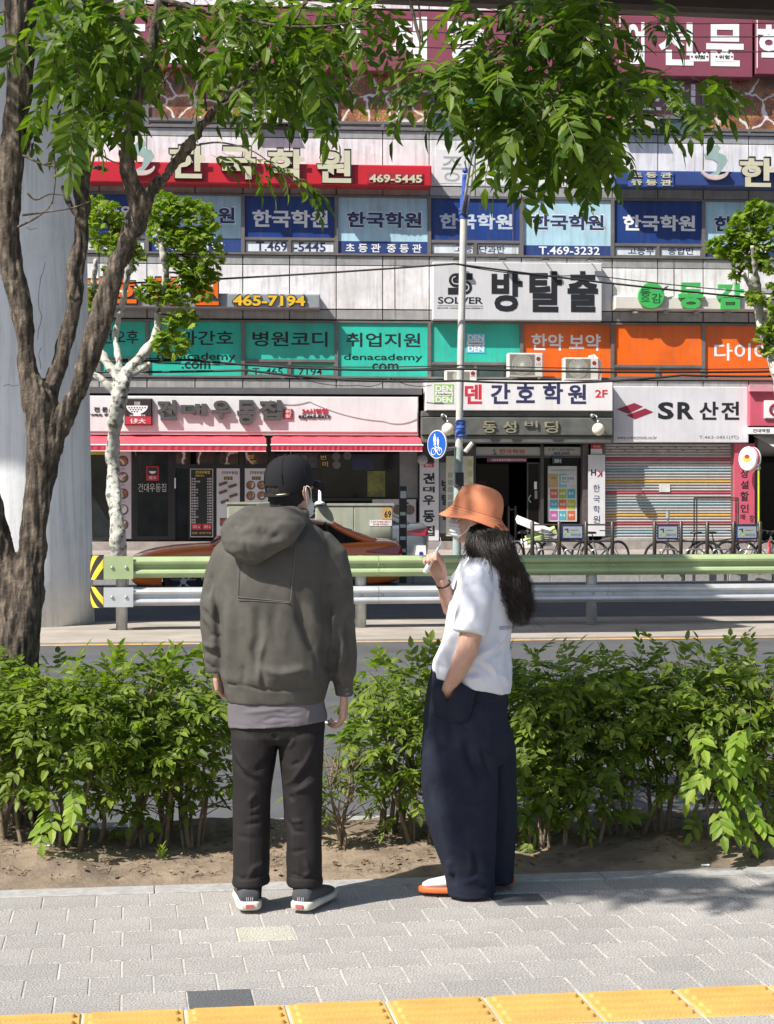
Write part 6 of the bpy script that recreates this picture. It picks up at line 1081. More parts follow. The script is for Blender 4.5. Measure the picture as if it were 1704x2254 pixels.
hood_o = linkmesh('hood', fuse(HM, 'hood', .0055, 4, lambda c, n: crease(c, n, L2) + folds(c, (8, 8, 9), .0055) + .0008 * fbm(c * 45, 2)), HS); hood_o.data.materials.append(hm_)
hcv = coords(hoodm); stm = cloth('stitch', (.14, .132, .115)); P = []
for a, bq in (((450, 850), (438, 1108)), ((438, 1108), (825, 1143)), ((825, 1143), (862, 750)), ((440, 1128), (822, 1150))):
    pts = []
    for fq in np.linspace(0, 1, 34): X, Z = q1(a[0] + (bq[0] - a[0]) * fq, a[1] + (bq[1] - a[1]) * fq); pts.append((X, surf(hcv, X, Z) - .0003, Z))
    pts = [(p[0], (pts[max(i - 1, 0)][1] + p[1] + pts[min(i + 1, 33)][1]) / 3, p[2]) for i, p in enumerate(pts)]; x = MB(); x.tube(pts, .0014, 6); x.build('seam', stm, HS, smooth=True)
# undershirt hem
x = MB(); x.loft([rg(1502, 494, 702, .012, .128), rg(1530, 493, 705, .012, .132), rg(1550, 493, 708, .012, .135, .04), rg(1566, 494, 708, .012, .136, .07)], 40, 2.3)
L3 = [([q1(340, 2050), q1(700, 2060), q1(1000, 2030)], .003, -.003), ([q1(470, 1960), q1(640, 1940), q1(800, 1920)], .008, .005), ([q1(600, 2020), q1(700, 1990), q1(900, 2000)], .007, -.006), ([q1(960, 1910), q1(950, 2010)], .005, .005), ([q1(540, 2035), q1(680, 2045), q1(860, 2020)], .005, -.005), ([q1(700, 1940), q1(800, 1970), q1(900, 1950)], .006, -.004)]
o = linkmesh('undershirt', fuse(x, 'undershirt', .0045, 2, lambda c, n: crease(c, n, L3) + .003 * fbm(c * 14, 2)), man); o.data.materials.append(cloth('shirt_grey', (.135, .122, .135)))
# trousers
T_ = MB(); T_.loft([rg(1545, 499, 701, .015, .120), rg(1575, 498, 702, .015, .125), rg(1592, 500, 700, .012, .115), rg(1606, 515, 685, .01, .085)], 32, 2.3)
T_.loft([rg(1570, 505, 598, .01, .10), rg(1592, 499, 601, .01, .112), rg(1618, 500, 599, .01, .110), rg(1650, 502, 595, .01, .105), rg(1700, 504, 588, .012, .095), rg(1760, 504, 583, .012, .088), rg(1830, 505, 583, .01, .085), rg(1890, 506, 582, .006, .082), rg(1905, 507, 580, .006, .080)], 28, 2.2)
T_.loft([rg(1570, 603, 695, .01, .10), rg(1592, 601, 700, .01, .112), rg(1618, 604, 699, .01, .110), rg(1650, 607, 698, .01, .105), rg(1700, 610, 697, .012, .097), rg(1760, 616, 697, .012, .088), rg(1830, 618, 697, .01, .085), rg(1890, 621, 696, .006, .082), rg(1905, 622, 695, .006, .080)], 28, 2.2)
L4 = [([q4(340, 550), q4(420, 680), q4(520, 760), q4(680, 810)], .008, .011), ([q4(320, 620), q4(420, 760), q4(560, 850)], .010, -.007), ([q4(1085, 480), q4(1010, 640), q4(890, 820), q4(780, 890)], .008, .013), ([q4(1110, 560), q4(1060, 680), q4(930, 880)], .012, -.012), ([q4(880, 940), q4(1000, 880), q4(1120, 800)], .010, .012), ([q4(860, 960), q4(900, 1010)], .008, -.008), ([q4(490, 1085), q4(575, 1040)], .007, -.011), ([q4(540, 940), q4(470, 1030)], .008, .008), ([q4(480, 1150), q4(600, 1130)], .006, -.006), ([q4(440, 1240), q4(600, 1210)], .008, -.005), ([q4(540, 740), q4(660, 640), q4(700, 540)], .012, -.009), ([q4(850, 520), q4(890, 470), q4(900, 420)], .008, .008), ([q4(880, 680), q4(960, 640)], .008, -.010),
      ([q4(505, 800), q4(490, 1200), q4(488, 1700)], .003, .0035), ([q4(885, 1000), q4(895, 1300), q4(905, 1700)], .003, .0035), ([q4(820, 1180), q4(900, 1300), q4(1010, 1310)], .008, -.006), ([q4(870, 1210), q4(980, 1200)], .007, .006), ([q4(860, 1500), q4(1010, 1470)], .008, -.004), ([q4(840, 1720), q4(900, 1700), q4(1000, 1735), q4(1100, 1700)], .006, -.010), ([q4(1000, 1560), q4(1040, 1680), q4(980, 1740)], .010, .010), ([q4(470, 1740), q4(520, 1640), q4(620, 1600)], .009, .010), ([q4(500, 1720), q4(640, 1690)], .008, -.010), ([q4(330, 1700), q4(420, 1745), q4(480, 1700)], .006, -.007), ([q4(360, 1340), q4(560, 1370)], .010, -.003), ([q4(720, 380), q4(735, 440)], .01, -.01)]
tm = fuse(T_, 'trousers', .0052, 3, lambda c, n: 1.3 * crease(c, n, L4) + folds(c, (9, 9, 5), .0034) + folds(c + 2, (18, 18, 12), .0012)); to = linkmesh('trousers', tm, man); trm = cloth('trouser_black', (.017, .0145, .0142), bump=.2, rough=.75); tm.materials.append(trm); TSb = Sub(to, man)
for xl, xr, t_ in ((503, 583, .06), (620, 699, -.01)): x = MB(); x.loft([rg(1914, xl + 2, xr - 1, .006, .087, t_), rg(1909, xl - 1, xr + 1, .006, .090, t_), rg(1898, xl, xr, .006, .089, t_), rg(1893, xl + 2, xr - 2, .006, .085, t_)], 30, 2.2); o = linkmesh('cuff', fuse(x, 'cuff', .004, 2, lambda c, n: .003 * fbm(c * 18, 2)), TSb); o.data.materials.append(trm)
def shoe(th, hx, hy, ang, upper, sole, L=.285, W=.098, stripes=True, low=.0, zb=.014):
    """heel at (hx, hy); ang = heading from +y toward +x"""
    d = Vector((math.sin(ang), math.cos(ang), 0)); s = Vector((math.cos(ang), -math.sin(ang), 0)); o = Vector((hx, hy, zb))
    def ring(y, hw, z0, z1, e=2.4, n=24): return [o + d * y + s * (hw * math.copysign(abs(math.cos(a)) ** (2 / e), math.cos(a))) + Vector((0, 0, (z0 + z1) / 2 + (z1 - z0) / 2 * math.copysign(abs(math.sin(a)) ** (2 / e), math.sin(a)))) for a in np.linspace(0, 2 * math.pi, n, endpoint=False)]
    def body(rows, e, name, m_, parent):
        vs = []; [vs.extend(ring(*r_, e)) for r_ in rows]; n = 24; K = len(rows); x = MB(); x.add(vs, [(i * n + j, i * n + (j + 1) % n, (i + 1) * n + (j + 1) % n, (i + 1) * n + j) for i in range(K - 1) for j in range(n)] + [tuple(range(n)), tuple(range((K - 1) * n, K * n))]); return x.build(name, m_, parent, smooth=True)
    up = body([(.004, W * .30, .028, .072 - low), (.012, W * .38, .022, .082 - low), (.05, W * .42, .02, .086 - low), (.10, W * .43, .02, .080 - low), (.15, W * .47, .02, .072), (.20, W * .48, .02, .058), (.25, W * .40, .02, .046), (.272, W * .25, .02, .036)], 2.3, 'shoe', upper, th); S = Sub(up, th)
    body([(-.004, W * .28, .002, .030), (.002, W * .36, .0, .033), (.012, W * .43, .0, .034), (.035, W * .485, .0, .034), (.08, W * .48, .0, .032), (.15, W * .50, .0, .028), (.22, W * .53, .0, .027), (.27, W * .42, .0, .028), (.288, W * .22, .003, .026)], 4.5, 'sole', sole, S)
    x = MB(); ell(x, o + d * .06 + Vector((0, 0, .085 - low)), (s * W * .30, d * .052, Vector((0, 0, .006)))); x.build('opening', capm, S, smooth=True)
    if stripes:
        for q in (-.010, -.004, .005, .012): x = MB(); x.tube([o + s * q + d * .001 + Vector((0, 0, .036)), o + s * q - d * .0005 + d * .0095 + Vector((0, 0, .062)), o + s * q + d * .014 + Vector((0, 0, .082))], .0013, 5); x.build('heel_stripe', cloth('stripe', (.42, .42, .45)), S)
        x = MB(); a_ = o - d * .0115 + Vector((0, 0, .010)); x.add([a_ - s * .014, a_ + s * .014, a_ + s * .014 + Vector((0, 0, .013)), a_ - s * .014 + Vector((0, 0, .013))] + [a_ - s * .014 + d * .006, a_ + s * .014 + d * .006, a_ + s * .014 + d * .006 + Vector((0, 0, .013)), a_ - s * .014 + d * .006 + Vector((0, 0, .013))], [(0, 1, 2, 3), (0, 4, 5, 1), (1, 5, 6, 2), (2, 6, 7, 3), (3, 7, 4, 0)]); x.build('heel_tab', mat('tab_red', (.45, .10, .10), .5, var=.1), S)
    return up
for xk in (543, 658): x = MB(); x.loft([rg(1955, xk - 22, xk + 22, -.01, .045), rg(1925, xk - 24, xk + 24, .0, .046), rg(1890, xk - 26, xk + 26, .005, .05)], 16); x.build('sock', capm, man, smooth=True)
up_ = cloth('canvas_grey', (.075, .078, .085), bsc=300, bump=.5); so_ = mat('rubber_white', (.60, .57, .50), .6, var=.1, sc=12, dirt=(.42, .39, .33))
shoe(man, m(541, 1968)[0] + .005, -.085, R(-8), up_, so_); shoe(man, m(652, 1968)[0], -.085, R(20), up_, so_)

# ---- the woman, in profile to the left
WS = 562.0; wx_, wy_ = (1020 * 1.01914 - CX) * 6.86 / FPX, 6.86
def w(X, Y): return ((X - 1020) / WS, (1938 - Y) / WS)
def wr(Y, Xl, Xr, yc, ry, t=0, q=0): a, z = w(Xl, Y); b_, _ = w(Xr, Y); return ((a + b_) / 2, yc, z, (b_ - a) / 2, ry, t, q)
def c2(x, y): return w(863.5 + x * .2395, 1000.8 + y * .2395)
def c3(x, y): return w(863.5 + x * .2395, 1452.2 + y * .2395)
def w3(X, Y, y): a, z = w(X, Y); return Vector((a, y, z))
wom = Thing('person', 'long haired person in profile wearing an orange bucket hat, white tee and navy trousers', 'person', WO, (wx_, wy_, 0)); wom.at = Vector((0, 0, 0))
wu = Vector((.16, .0, 1)).normalized(); wf = Vector((-.93, .34, .10)); wf = (wf - wu * wf.dot(wu)).normalized(); wrt = wf.cross(wu)
whc = w3(1029, 1122, .0)
b = MB(); head(b, whc, wf, wu, .92)
b.tube([w3(1042, 1215, .0), w3(1038, 1185, .0), whc - wu * .05 - wf * .01], [.058, .048, .046], 14)
b.loft([wr(1510, 965, 1080, .03, .09), wr(1450, 965, 1085, .02, .10), wr(1380, 975, 1085, .02, .11), wr(1300, 985, 1088, .01, .12), wr(1240, 997, 1085, .0, .14), wr(1215, 1010, 1078, .0, .11), wr(1200, 1022, 1065, .0, .06)])
la = [(1024, 1240, -.115, .034), (1018, 1300, -.165, .043), (1013, 1360, -.185, .044), (1006, 1395, -.19, .042), (993, 1425, -.185, .038), (978, 1455, -.175, .032), (967, 1478, -.150, .026), (963, 1498, -.112, .027), (962, 1515, -.07, .026)]
b.tube([w3(X, Y, y) for X, Y, y, r_ in la], [p[3] for p in la], 14)
ra = [(1020, 1235, .13, .043), (1003, 1290, .12, .042), (992, 1335, .08, .040), (977, 1318, .03, .037), (966, 1290, -.01, .033), (956, 1262, -.04, .0245), (951, 1248, -.05, .0235)]
b.tube([w3(X, Y, y) for X, Y, y, r_ in ra], [p[3] for p in ra], 14)
hand(b, w3(950, 1246, -.05), (-.34, -.12, .93), (-.36, -.92, -.08), (.86, -.26, .30), (1.02, 1.1, 1.12, 1.15), .86, thumb=(.85, .25, .55), tc=.55)
for yc, xs in ((-.06, (945, 1055)), (.10, (1020, 1100))): b.loft([wr(1570, xs[0] + 15, xs[1] - 15, yc, .06), wr(1700, xs[0] + 20, xs[1] - 20, yc, .06), wr(1880, xs[0] + 35, xs[1] - 25, yc, .04), wr(1925, xs[0] + 35, xs[1] - 25, yc, .035)], 16)
bo = linkmesh('body', fuse(b, 'body', .0048, 3), wom); bo.data.materials.append(skin)
# device in the raised hand
dv = Thing('vape_pen', 'slim white pen held upright in the raised hand of the person with the orange hat', 'vape pen', WO, (wx_ + w(930, 1215)[0], wy_ - .085, w(930, 1215)[1])); dv.at = Vector((w(930, 1215)[0], -.085, w(930, 1215)[1]))
x = MB(); x.tube([w3(915, 1237, -.092), w3(916, 1235, -.092), w3(938, 1196, -.092), w3(939, 1194, -.092)], [.006, .0095, .0095, .007], 16); x.build('body', mat('white_plastic', (.66, .66, .66), .3, var=.02), dv, smooth=True); x = MB(); x.tube([w3(939, 1194, -.092), w3(946, 1181, -.09)], [.0058, .0045], 12); x.build('mouthpiece', mat('pale_blue_plastic', (.35, .50, .58), .3), dv, smooth=True)
x = MB(); x.tube([w3(946, 1181, -.09), w3(951, 1172, -.085), w3(949, 1160, -.08)], [.002, .0016, .001], 6); x.build('tip', mat('white_plastic', (.66, .66, .66), .3), dv, smooth=True)
x = MB(); cc_ = w3(957, 1262, -.04); ax = (w3(966, 1290, -.01) - w3(951, 1248, -.05)).normalized(); e1 = ax.orthogonal().normalized(); e2 = ax.cross(e1); x.tube([cc_ + e1 * .0275 * math.cos(a) + e2 * .0275 * math.sin(a) for a in np.linspace(0, 6.2832, 29)], .0026, 6, False); x.build('hair_tie', capm, wom, smooth=True)
# mask
x = MB(); ell(x, whc - wu * .048 + wf * .058, (wrt * .050, wf * .042, wu * .044)); ell(x, whc - wu * .030 + wf * .088, (wrt * .016, wf * .020, wu * .026)); mm_ = fuse(x, 'mask', .004, 4, lambda c, n: .0018 * np.sin(c[:, 2] * 420 + c[:, 0] * 60)); o = linkmesh('mask', mm_, wom); mm_.materials.append(mat('mask_white', (.55, .56, .58), .8, var=.05))
e = whc - wrt * .072; x = MB(); x.tube([whc - wu * .020 + wf * .070 - wrt * .040, whc + wu * .004 + wf * .030 - wrt * .068, e + wu * .026 - wrt * .012 - wf * .004], .0016, 6); x.tube([whc - wu * .080 + wf * .050 - wrt * .040, whc - wu * .055 + wf * .016 - wrt * .064, e - wu * .026 - wrt * .010 - wf * .006], .0016, 6); x.build('mask_loop', INK['white'], wom, smooth=True)
# bucket hat: crown, seam and a flared, stitched brim
hu = Vector((.30, -.02, 1)).normalized(); hf = (wf - hu * wf.dot(hu)).normalized(); hr = hf.cross(hu); hb = w3(1033, 1106, .0); hatm = cloth('hat_orange', (.62, .235, .12), var=.06, sc=7, bsc=600, bump=.4); hn = 48
prof = [(.006, .104), (.030, .103), (.052, .098), (.070, .086), (.082, .066), (.089, .040), (.092, .014), (.0925, .0), (.0935, -.002), (.101, -.012), (.110, -.022), (.119, -.030), (.128, -.036), (.130, -.0375), (.128, -.040), (.117, -.034), (.100, -.016), (.088, .0)]
vs = []
for r_, h_ in prof:
    for j in range(hn):
        a = 2 * math.pi * j / hn; k_ = 1 + .05 * math.cos(a); wob = (.006 * math.sin(a * 3 + .6) + .005 * math.sin(a * 2 + 2)) * max(0, (r_ - .092) / .038); dent = -.006 * math.exp(-((a - 1.1) / .5) ** 2) * (1 if .04 < h_ < .1 else 0)
        vs.append(hb + hf * ((r_ + dent) * 1.08 * k_ * math.cos(a)) + hr * ((r_ + dent) * .96 * math.sin(a)) + hu * (h_ + wob - .018 * max(0, math.cos(a)) * max(0, (r_ - .093) / .037)))
x = MB(); x.add(vs, [(i * hn + j, i * hn + (j + 1) % hn, (i + 1) * hn + (j + 1) % hn, (i + 1) * hn + j) for i in range(len(prof) - 1) for j in range(hn)] + [tuple(range(hn))]); hat = x.build('bucket_hat', hatm, wom, smooth=True); sb = hat.modifiers.new('s', 'SUBSURF'); sb.levels = 2; sb.render_levels = 2; HB = Sub(hat, wom); hst = cloth('hat_stitch', (.49, .18, .09))
for r_, h_ in ((.0945, -.001), (.1005, -.010), (.1065, -.017), (.1125, -.0235), (.1185, -.0285), (.124, -.0325), (.1295, -.036)):
    P = []
    for j in range(hn * 2 + 1):
        a = 2 * math.pi * j / hn / 2; k_ = 1 + .05 * math.cos(a); wob = (.006 * math.sin(a * 3 + .6) + .005 * math.sin(a * 2 + 2)) * max(0, (r_ - .092) / .038); P.append(hb + hf * (r_ * 1.08 * k_ * math.cos(a)) + hr * (r_ * .96 * math.sin(a)) + hu * (h_ + .0006 + wob - .018 * max(0, math.cos(a)) * max(0, (r_ - .093) / .037)))
    x = MB(); x.tube([p - hu * .0011 for p in P], .0009, 4, False); x.build('stitching', hst, HB, smooth=True)
# t-shirt
S1 = MB(); S1.loft([(w(1018, 1483)[0], .01, w(1018, 1483)[1], 86 / WS, .165, -.215, 0), wr(1462, 934, 1106, .01, .168, -.15), wr(1432, 938, 1105, .01, .168, -.06), wr(1400, 951, 1102, .01, .162), wr(1360, 963, 1105, .01, .160), wr(1320, 967, 1106, .005, .160), wr(1280, 977, 1101, .0, .165), wr(1245, 987, 1097, .0, .168), wr(1222, 995, 1092, .0, .150), wr(1208, 1006, 1083, .0, .115), wr(1196, 1017, 1070, .0, .075)], 36, 2.2)
S1.tube([w3(1036, 1222, -.09), w3(1031, 1245, -.125), w3(1024, 1290, -.16), w3(1013, 1340, -.182), w3(1009, 1361, -.187)], [.060, .066, .065, .063, .0625], 22); S1.tube([w3(1030, 1222, .09), w3(1012, 1260, .135), w3(1000, 1310, .13)], [.058, .062, .06], 18)
L5 = [([c2(820, 1160), c2(800, 1300), c2(770, 1430), c2(745, 1540)], .010, -.020), ([c2(540, 1062), c2(620, 1045), c2(700, 1052)], .004, -.004), ([c2(700, 1070), c2(770, 1110), c2(820, 1150), c2(900, 1050)], .004, -.004), ([c2(700, 900), c2(710, 980), c2(700, 1060)], .010, .006), ([c2(600, 930), c2(640, 1000)], .02, -.006), ([c2(560, 1250), c2(600, 1340), c2(640, 1430)], .012, -.006), ([c2(640, 1230), c2(640, 1350), c2(600, 1440)], .011, .006), ([c2(880, 1330), c2(860, 1450), c2(830, 1600)], .02, -.006), ([c2(1000, 1380), c2(900, 1600), c2(760, 1690), c2(660, 1740)], .018, .010), ([c2(980, 1500), c2(880, 1680), c2(700, 1770)], .014, -.010),
      ([c2(650, 1770), c2(760, 1830), c2(840, 1900)], .012, -.012), ([c2(700, 1730), c2(800, 1820), c2(870, 1930)], .010, .010), ([c2(930, 1780), c2(1000, 1860), c2(1010, 1940)], .012, -.010), ([c2(880, 1880), c2(960, 1960), c2(1000, 2010)], .011, .010), ([c2(560, 1900), c2(640, 1930), c2(760, 1900)], .014, .009), ([c2(600, 1860), c2(700, 1870)], .012, -.008), ([c2(525, 1925), c2(700, 1995), c2(900, 2045), c2(1000, 2050)], .003, -.004), ([c2(480, 1500), c2(420, 1640), c2(330, 1760)], .012, .010), ([c2(500, 1560), c2(430, 1720), c2(350, 1830)], .012, -.010), ([c2(330, 1820), c2(400, 1840), c2(450, 1780)], .010, -.008), ([c2(470, 1200), c2(500, 1300), c2(480, 1420)], .010, -.009), ([c2(480, 1440), c2(610, 1480), c2(740, 1530)], .003, -.003), ([c2(1000, 1620), c2(960, 1720), c2(1000, 1820)], .014, -.007)]
shm = fuse(S1, 'tshirt', .0055, 5, lambda c, n: 1.3 * crease(c, n, L5) + folds(c, (7, 7, 4), .0042) + folds(c + 5, (16, 16, 12), .0014)); tee = linkmesh('tshirt', shm, wom); shm.materials.append(cloth('tee_white', (.64, .655, .71), var=.03, bump=.15)); TB = Sub(tee, wom); tcv = coords(shm)
for x0_, y0_, x1_, y1_ in ((912, 1222, 1030, 1222), (912, 1234, 1030, 1230), (914, 1246, 1030, 1242), (912, 1258, 1028, 1253), (910, 1270, 935, 1270), (945, 1290, 965, 1290), (882, 1462, 1020, 1458), (882, 1474, 1020, 1470), (884, 1485, 1018, 1482)):    # small print on the back
    x = MB(); L = []; k_ = x0_
    while k_ < x1_ - 6:
        l_ = random.choice((7, 10, 14, 18)); f0 = (k_ - x0_) / (x1_ - x0_ + 1); f1 = min(1, (k_ + l_ - x0_) / (x1_ - x0_ + 1)); 
        A_ = c2(x0_ + (x1_ - x0_) * f0, y0_ + (y1_ - y0_) * f0); B_ = c2(x0_ + (x1_ - x0_) * f1, y0_ + (y1_ - y0_) * f1); ya, yb_ = surf(tcv, *A_) - .002, surf(tcv, *B_) - .002
        x.add([(A_[0], ya, A_[1] - .0012), (B_[0], yb_, B_[1] - .0012), (B_[0], yb_, B_[1] + .0012), (A_[0], ya, A_[1] + .0012)], [(0, 1, 2, 3)]); k_ += l_ + 5
    x.build('print', INK['navy'], TB, kind='stuff')
# trousers
T2 = MB(); T2.loft([wr(1452, 936, 1100, .02, .150, -.14), wr(1480, 930, 1100, .02, .155, -.10), wr(1520, 921, 1098, .02, .165), wr(1560, 915, 1096, .015, .172), wr(1610, 911, 1104, .015, .170), wr(1650, 925, 1100, .02, .13)], 34, 2.2)
T2.loft([wr(1540, 930, 1072, -.02, .10), wr(1580, 916, 1074, -.03, .12), wr(1630, 909, 1070, -.045, .125), wr(1692, 912, 1073, -.055, .125), wr(1764, 921, 1070, -.055, .12), wr(1823, 938, 1069, -.05, .115), wr(1883, 957, 1066, -.045, .11), wr(1910, 962, 1067, -.045, .108), wr(1930, 966, 1068, -.045, .108)], 30, 2.2)
T2.loft([wr(1560, 1000, 1098, .10, .12), wr(1590, 1000, 1110, .11, .12), wr(1632, 1005, 1117, .115, .12), wr(1764, 1010, 1121, .115, .115), wr(1883, 1020, 1115, .11, .10), wr(1920, 1025, 1113, .11, .10)], 28, 2.2)
L6 = [([c3(360, 20), c3(380, 130), c3(415, 215)], .006, -.012), ([c3(625, 235), c3(760, 255), c3(905, 245)], .006, -.012), ([c3(620, 215), c3(760, 235), c3(910, 225)], .005, .006), ([c3(580, 140), c3(585, 210)], .003, -.004), ([c3(470, 380), c3(600, 500), c3(720, 520), c3(830, 510)], .004, -.005), ([c3(230, 380), c3(320, 390), c3(460, 430)], .004, -.006), ([c3(430, 220), c3(425, 700), c3(440, 1200)], .003, -.003), ([c3(560, 560), c3(640, 800), c3(740, 950)], .022, -.010), ([c3(480, 500), c3(560, 760), c3(640, 1000)], .022, .009), ([c3(760, 560), c3(800, 700), c3(860, 900)], .014, .009), ([c3(720, 620), c3(760, 760), c3(820, 960)], .014, -.009), ([c3(560, 1130), c3(700, 1140), c3(840, 1120)], .006, -.007), ([c3(440, 1110), c3(500, 1120), c3(560, 1090)], .008, .005), ([c3(290, 450), c3(300, 700), c3(320, 950)], .016, -.006),
      ([c3(640, 1560), c3(670, 1700), c3(700, 1780)], .010, -.012), ([c3(610, 1560), c3(620, 1700), c3(600, 1800)], .012, .009), ([c3(560, 1850), c3(680, 1800), c3(760, 1850), c3(820, 1910)], .010, .009), ([c3(480, 1750), c3(490, 1830), c3(500, 1880)], .007, -.012), ([c3(440, 1640), c3(460, 1800)], .012, .009), ([c3(760, 1560), c3(780, 1680), c3(820, 1760)], .011, -.009), ([c3(470, 1945), c3(650, 1975), c3(850, 1965)], .003, -.004), ([c3(700, 1900), c3(780, 1880), c3(850, 1900)], .008, -.007), ([c3(930, 900), c3(960, 1300), c3(940, 1700)], .02, .006), ([c3(1000, 600), c3(1020, 1000), c3(1000, 1500)], .02, -.006), ([c3(350, 1100), c3(420, 1400), c3(480, 1700)], .025, .007), ([c3(520, 1300), c3(600, 1500)], .02, -.006)]
t2 = fuse(T2, 'trousers', .0058, 4, lambda c, n: 1.5 * crease(c, n, L6) + folds(c, (6.5, 6.5, 2.2), .007) + folds(c + 7, (14, 14, 8), .0016)); o_tr = linkmesh('trousers', t2, wom); t2.materials.append(cloth('trouser_navy', (.013, .017, .032), bump=.3, rough=.85, tint=(.019, .021, .033)))
orm = mat('rubber_orange', (.62, .13, .035), .55, var=.06); wsh = cloth('canvas_white', (.62, .60, .58))
shoe(wom, w(1064, 1935)[0], -.05, R(-84), wsh, orm, L=.25, W=.09, stripes=False, low=.02); shoe(wom, w(1110, 1925)[0], .10, R(-60), wsh, orm, W=.09, stripes=False, low=.02)
# hair: an inner mass and hundreds of wavy strands
guide = [(1034, 1131), (1043, 1150), (1060, 1185), (1085, 1228), (1106, 1272), (1120, 1315), (1128, 1352)]; wid = [29, 41, 46, 39, 33, 27, 15]; dep = [.064, .085, .085, .075, .06, .05, .03]; yc_ = [-.015, -.03, -.055, -.075, -.08, -.075, -.07]
G = [w3(X, Y, y) for (X, Y), y in zip(guide, yc_)]
def gpos(f): k_ = min(int(f * 6), 5); u_ = f * 6 - k_; return G[k_].lerp(G[k_ + 1], u_), (wid[k_] * (1 - u_) + wid[k_ + 1] * u_) / WS, dep[k_] * (1 - u_) + dep[k_ + 1] * u_, (G[k_ + 1] - G[k_]).normalized()
x = MB(); vs = []
for i in range(19):
    p, wd, dp, t_ = gpos(i / 18 * .985); pr = Vector((t_.z, 0, -t_.x))
    for j in range(22): a = 2 * math.pi * j / 22; vs.append(p + pr * wd * .80 * math.cos(a) + Vector((0, 1, 0)) * dp * .80 * math.sin(a))
x.add(vs, [(i * 22 + j, i * 22 + (j + 1) % 22, (i + 1) * 22 + (j + 1) % 22, (i + 1) * 22 + j) for i in range(18) for j in range(22)] + [tuple(range(22)), tuple(range(18 * 22, 19 * 22))])
hm2 = fuse(x, 'hair', .007, 3, lambda c, n: .006 * fbm(c * (26, 26, 9), 2)); hw = linkmesh('hair', hm2, wom); hm2.materials.append(hairm); rn = random.Random(5)
def strands(N, x):
    locks = [(rn.uniform(0, 2 * math.pi), rn.uniform(.45, 1.0) ** .5, rn.uniform(0, 6.3), rn.uniform(7.5, 10), rn.uniform(.013, .025), rn.uniform(.80, 1.02), rn.gauss(0, .012)) for _ in range(95)]
    for k in range(N):
        la_, lq, ph, fr_, am, end, fly = locks[k % 95]; ph = 2.2 * math.cos(la_) + .35 * ph; a = la_ + rn.gauss(0, .16); q = min(1.05, lq + rn.gauss(0, .07)); ph += rn.gauss(0, .28); am *= rn.uniform(.7, 1.25); end *= rn.uniform(.88, 1.03); fly += rn.gauss(0, .005) * (3 if rn.random() < .1 else 1); nseg = 26; cx0, cy0 = math.cos(a) * q, math.sin(a) * q; P = []
        for i in range(nseg):
            f_ = end * i / (nseg - 1); p, wd, dp, t_ = gpos(min(f_, .999)); pr = Vector((t_.z, 0, -t_.x)); g_ = f_
            P.append(p + pr * (wd * cx0 * 1.02 + am * g_ ** .45 * math.sin(fr_ * f_ * 2.2 + ph) + fly * g_) + Vector((0, 1, 0)) * (dp * cy0 * 1.02 + am * g_ ** .6 * math.cos(fr_ * f_ * 2.2 + ph + 1)))
        r0 = rn.uniform(.0006, .0013); x.tube(P, [r0 * (1 - .7 * (i / (nseg - 1)) ** 2) for i in range(nseg)], 3, False)
x = MB(); strands(1900, x)
for k in range(150):                                   # locks that fall over the near shoulder
    a = rn.random(); s0_ = w3(1014 + 22 * a, 1140 + rn.uniform(-3, 5), -.05 - .02 * rn.random()); e_ = w3(990 + 70 * a + rn.uniform(-8, 8), 1205 + 45 * a * a + rn.uniform(-12, 14), -.14 - .05 * a); mid = w3(1006 + 36 * a, 1172, -.095 - .01 * a); P = []; ph = rn.uniform(0, 6)
    for i in range(16): f_ = i / 15; p = s0_ * (1 - f_) ** 2 + mid * 2 * f_ * (1 - f_) + e_ * f_ * f_; P.append(p + Vector((.010 * math.sin(f_ * 9 + ph * .5) * f_, .003 * math.cos(f_ * 9 + ph), 0)))
    x.tube(P, [.0015 * (1 - .85 * i / 15) for i in range(16)], 3, False)
for k in range(26):                                   # flyaways on the right
    P = []; s0_ = gpos(rn.uniform(.45, .9))[0]; v = Vector((rn.uniform(.02, .11), rn.uniform(-.03, .03), rn.uniform(-.12, -.03))); ph = rn.uniform(0, 6)
    for i in range(12): f_ = i / 11; P.append(s0_ + Vector((.03, 0, 0)) + v * f_ + Vector((.006 * math.sin(7 * f_ + ph), 0, .02 * f_ * f_)))
    x.tube(P, [.0009 * (1 - .6 * i / 11) for i in range(12)], 3, False)
pk_ = MB(); E_ = spl([(*w(946, 1474), -.148), (*w(951, 1488), -.158), (*w(963, 1508), -.170), (*w(975, 1489), -.180), (*w(990, 1466), -.176)], 6); O_ = spl([(*w(930, 1485), -.095), (*w(936, 1530), -.100), (*w(962, 1560), -.135), (*w(1005, 1550), -.155), (*w(1025, 1490), -.148)], 6); K_ = len(E_)
vs = [Vector((E_[i].x, E_[i].z, E_[i].y)).lerp(Vector((O_[i].x, O_[i].z, O_[i].y)), f_ ** .8) for f_ in np.linspace(0, 1, 6) for i in range(K_)]
pk_.add(vs, [(r_ * K_ + i, r_ * K_ + i + 1, (r_ + 1) * K_ + i + 1, (r_ + 1) * K_ + i) for r_ in range(5) for i in range(K_ - 1)]); o = pk_.build('pocket', _M['trouser_navy'], Sub(o_tr, wom), smooth=True); sd = o.modifiers.new('t', 'SOLIDIFY'); sd.thickness = .0015
so = x.build('strands', hairm, Sub(hw, wom), smooth=True, recalc=False, kind='stuff')
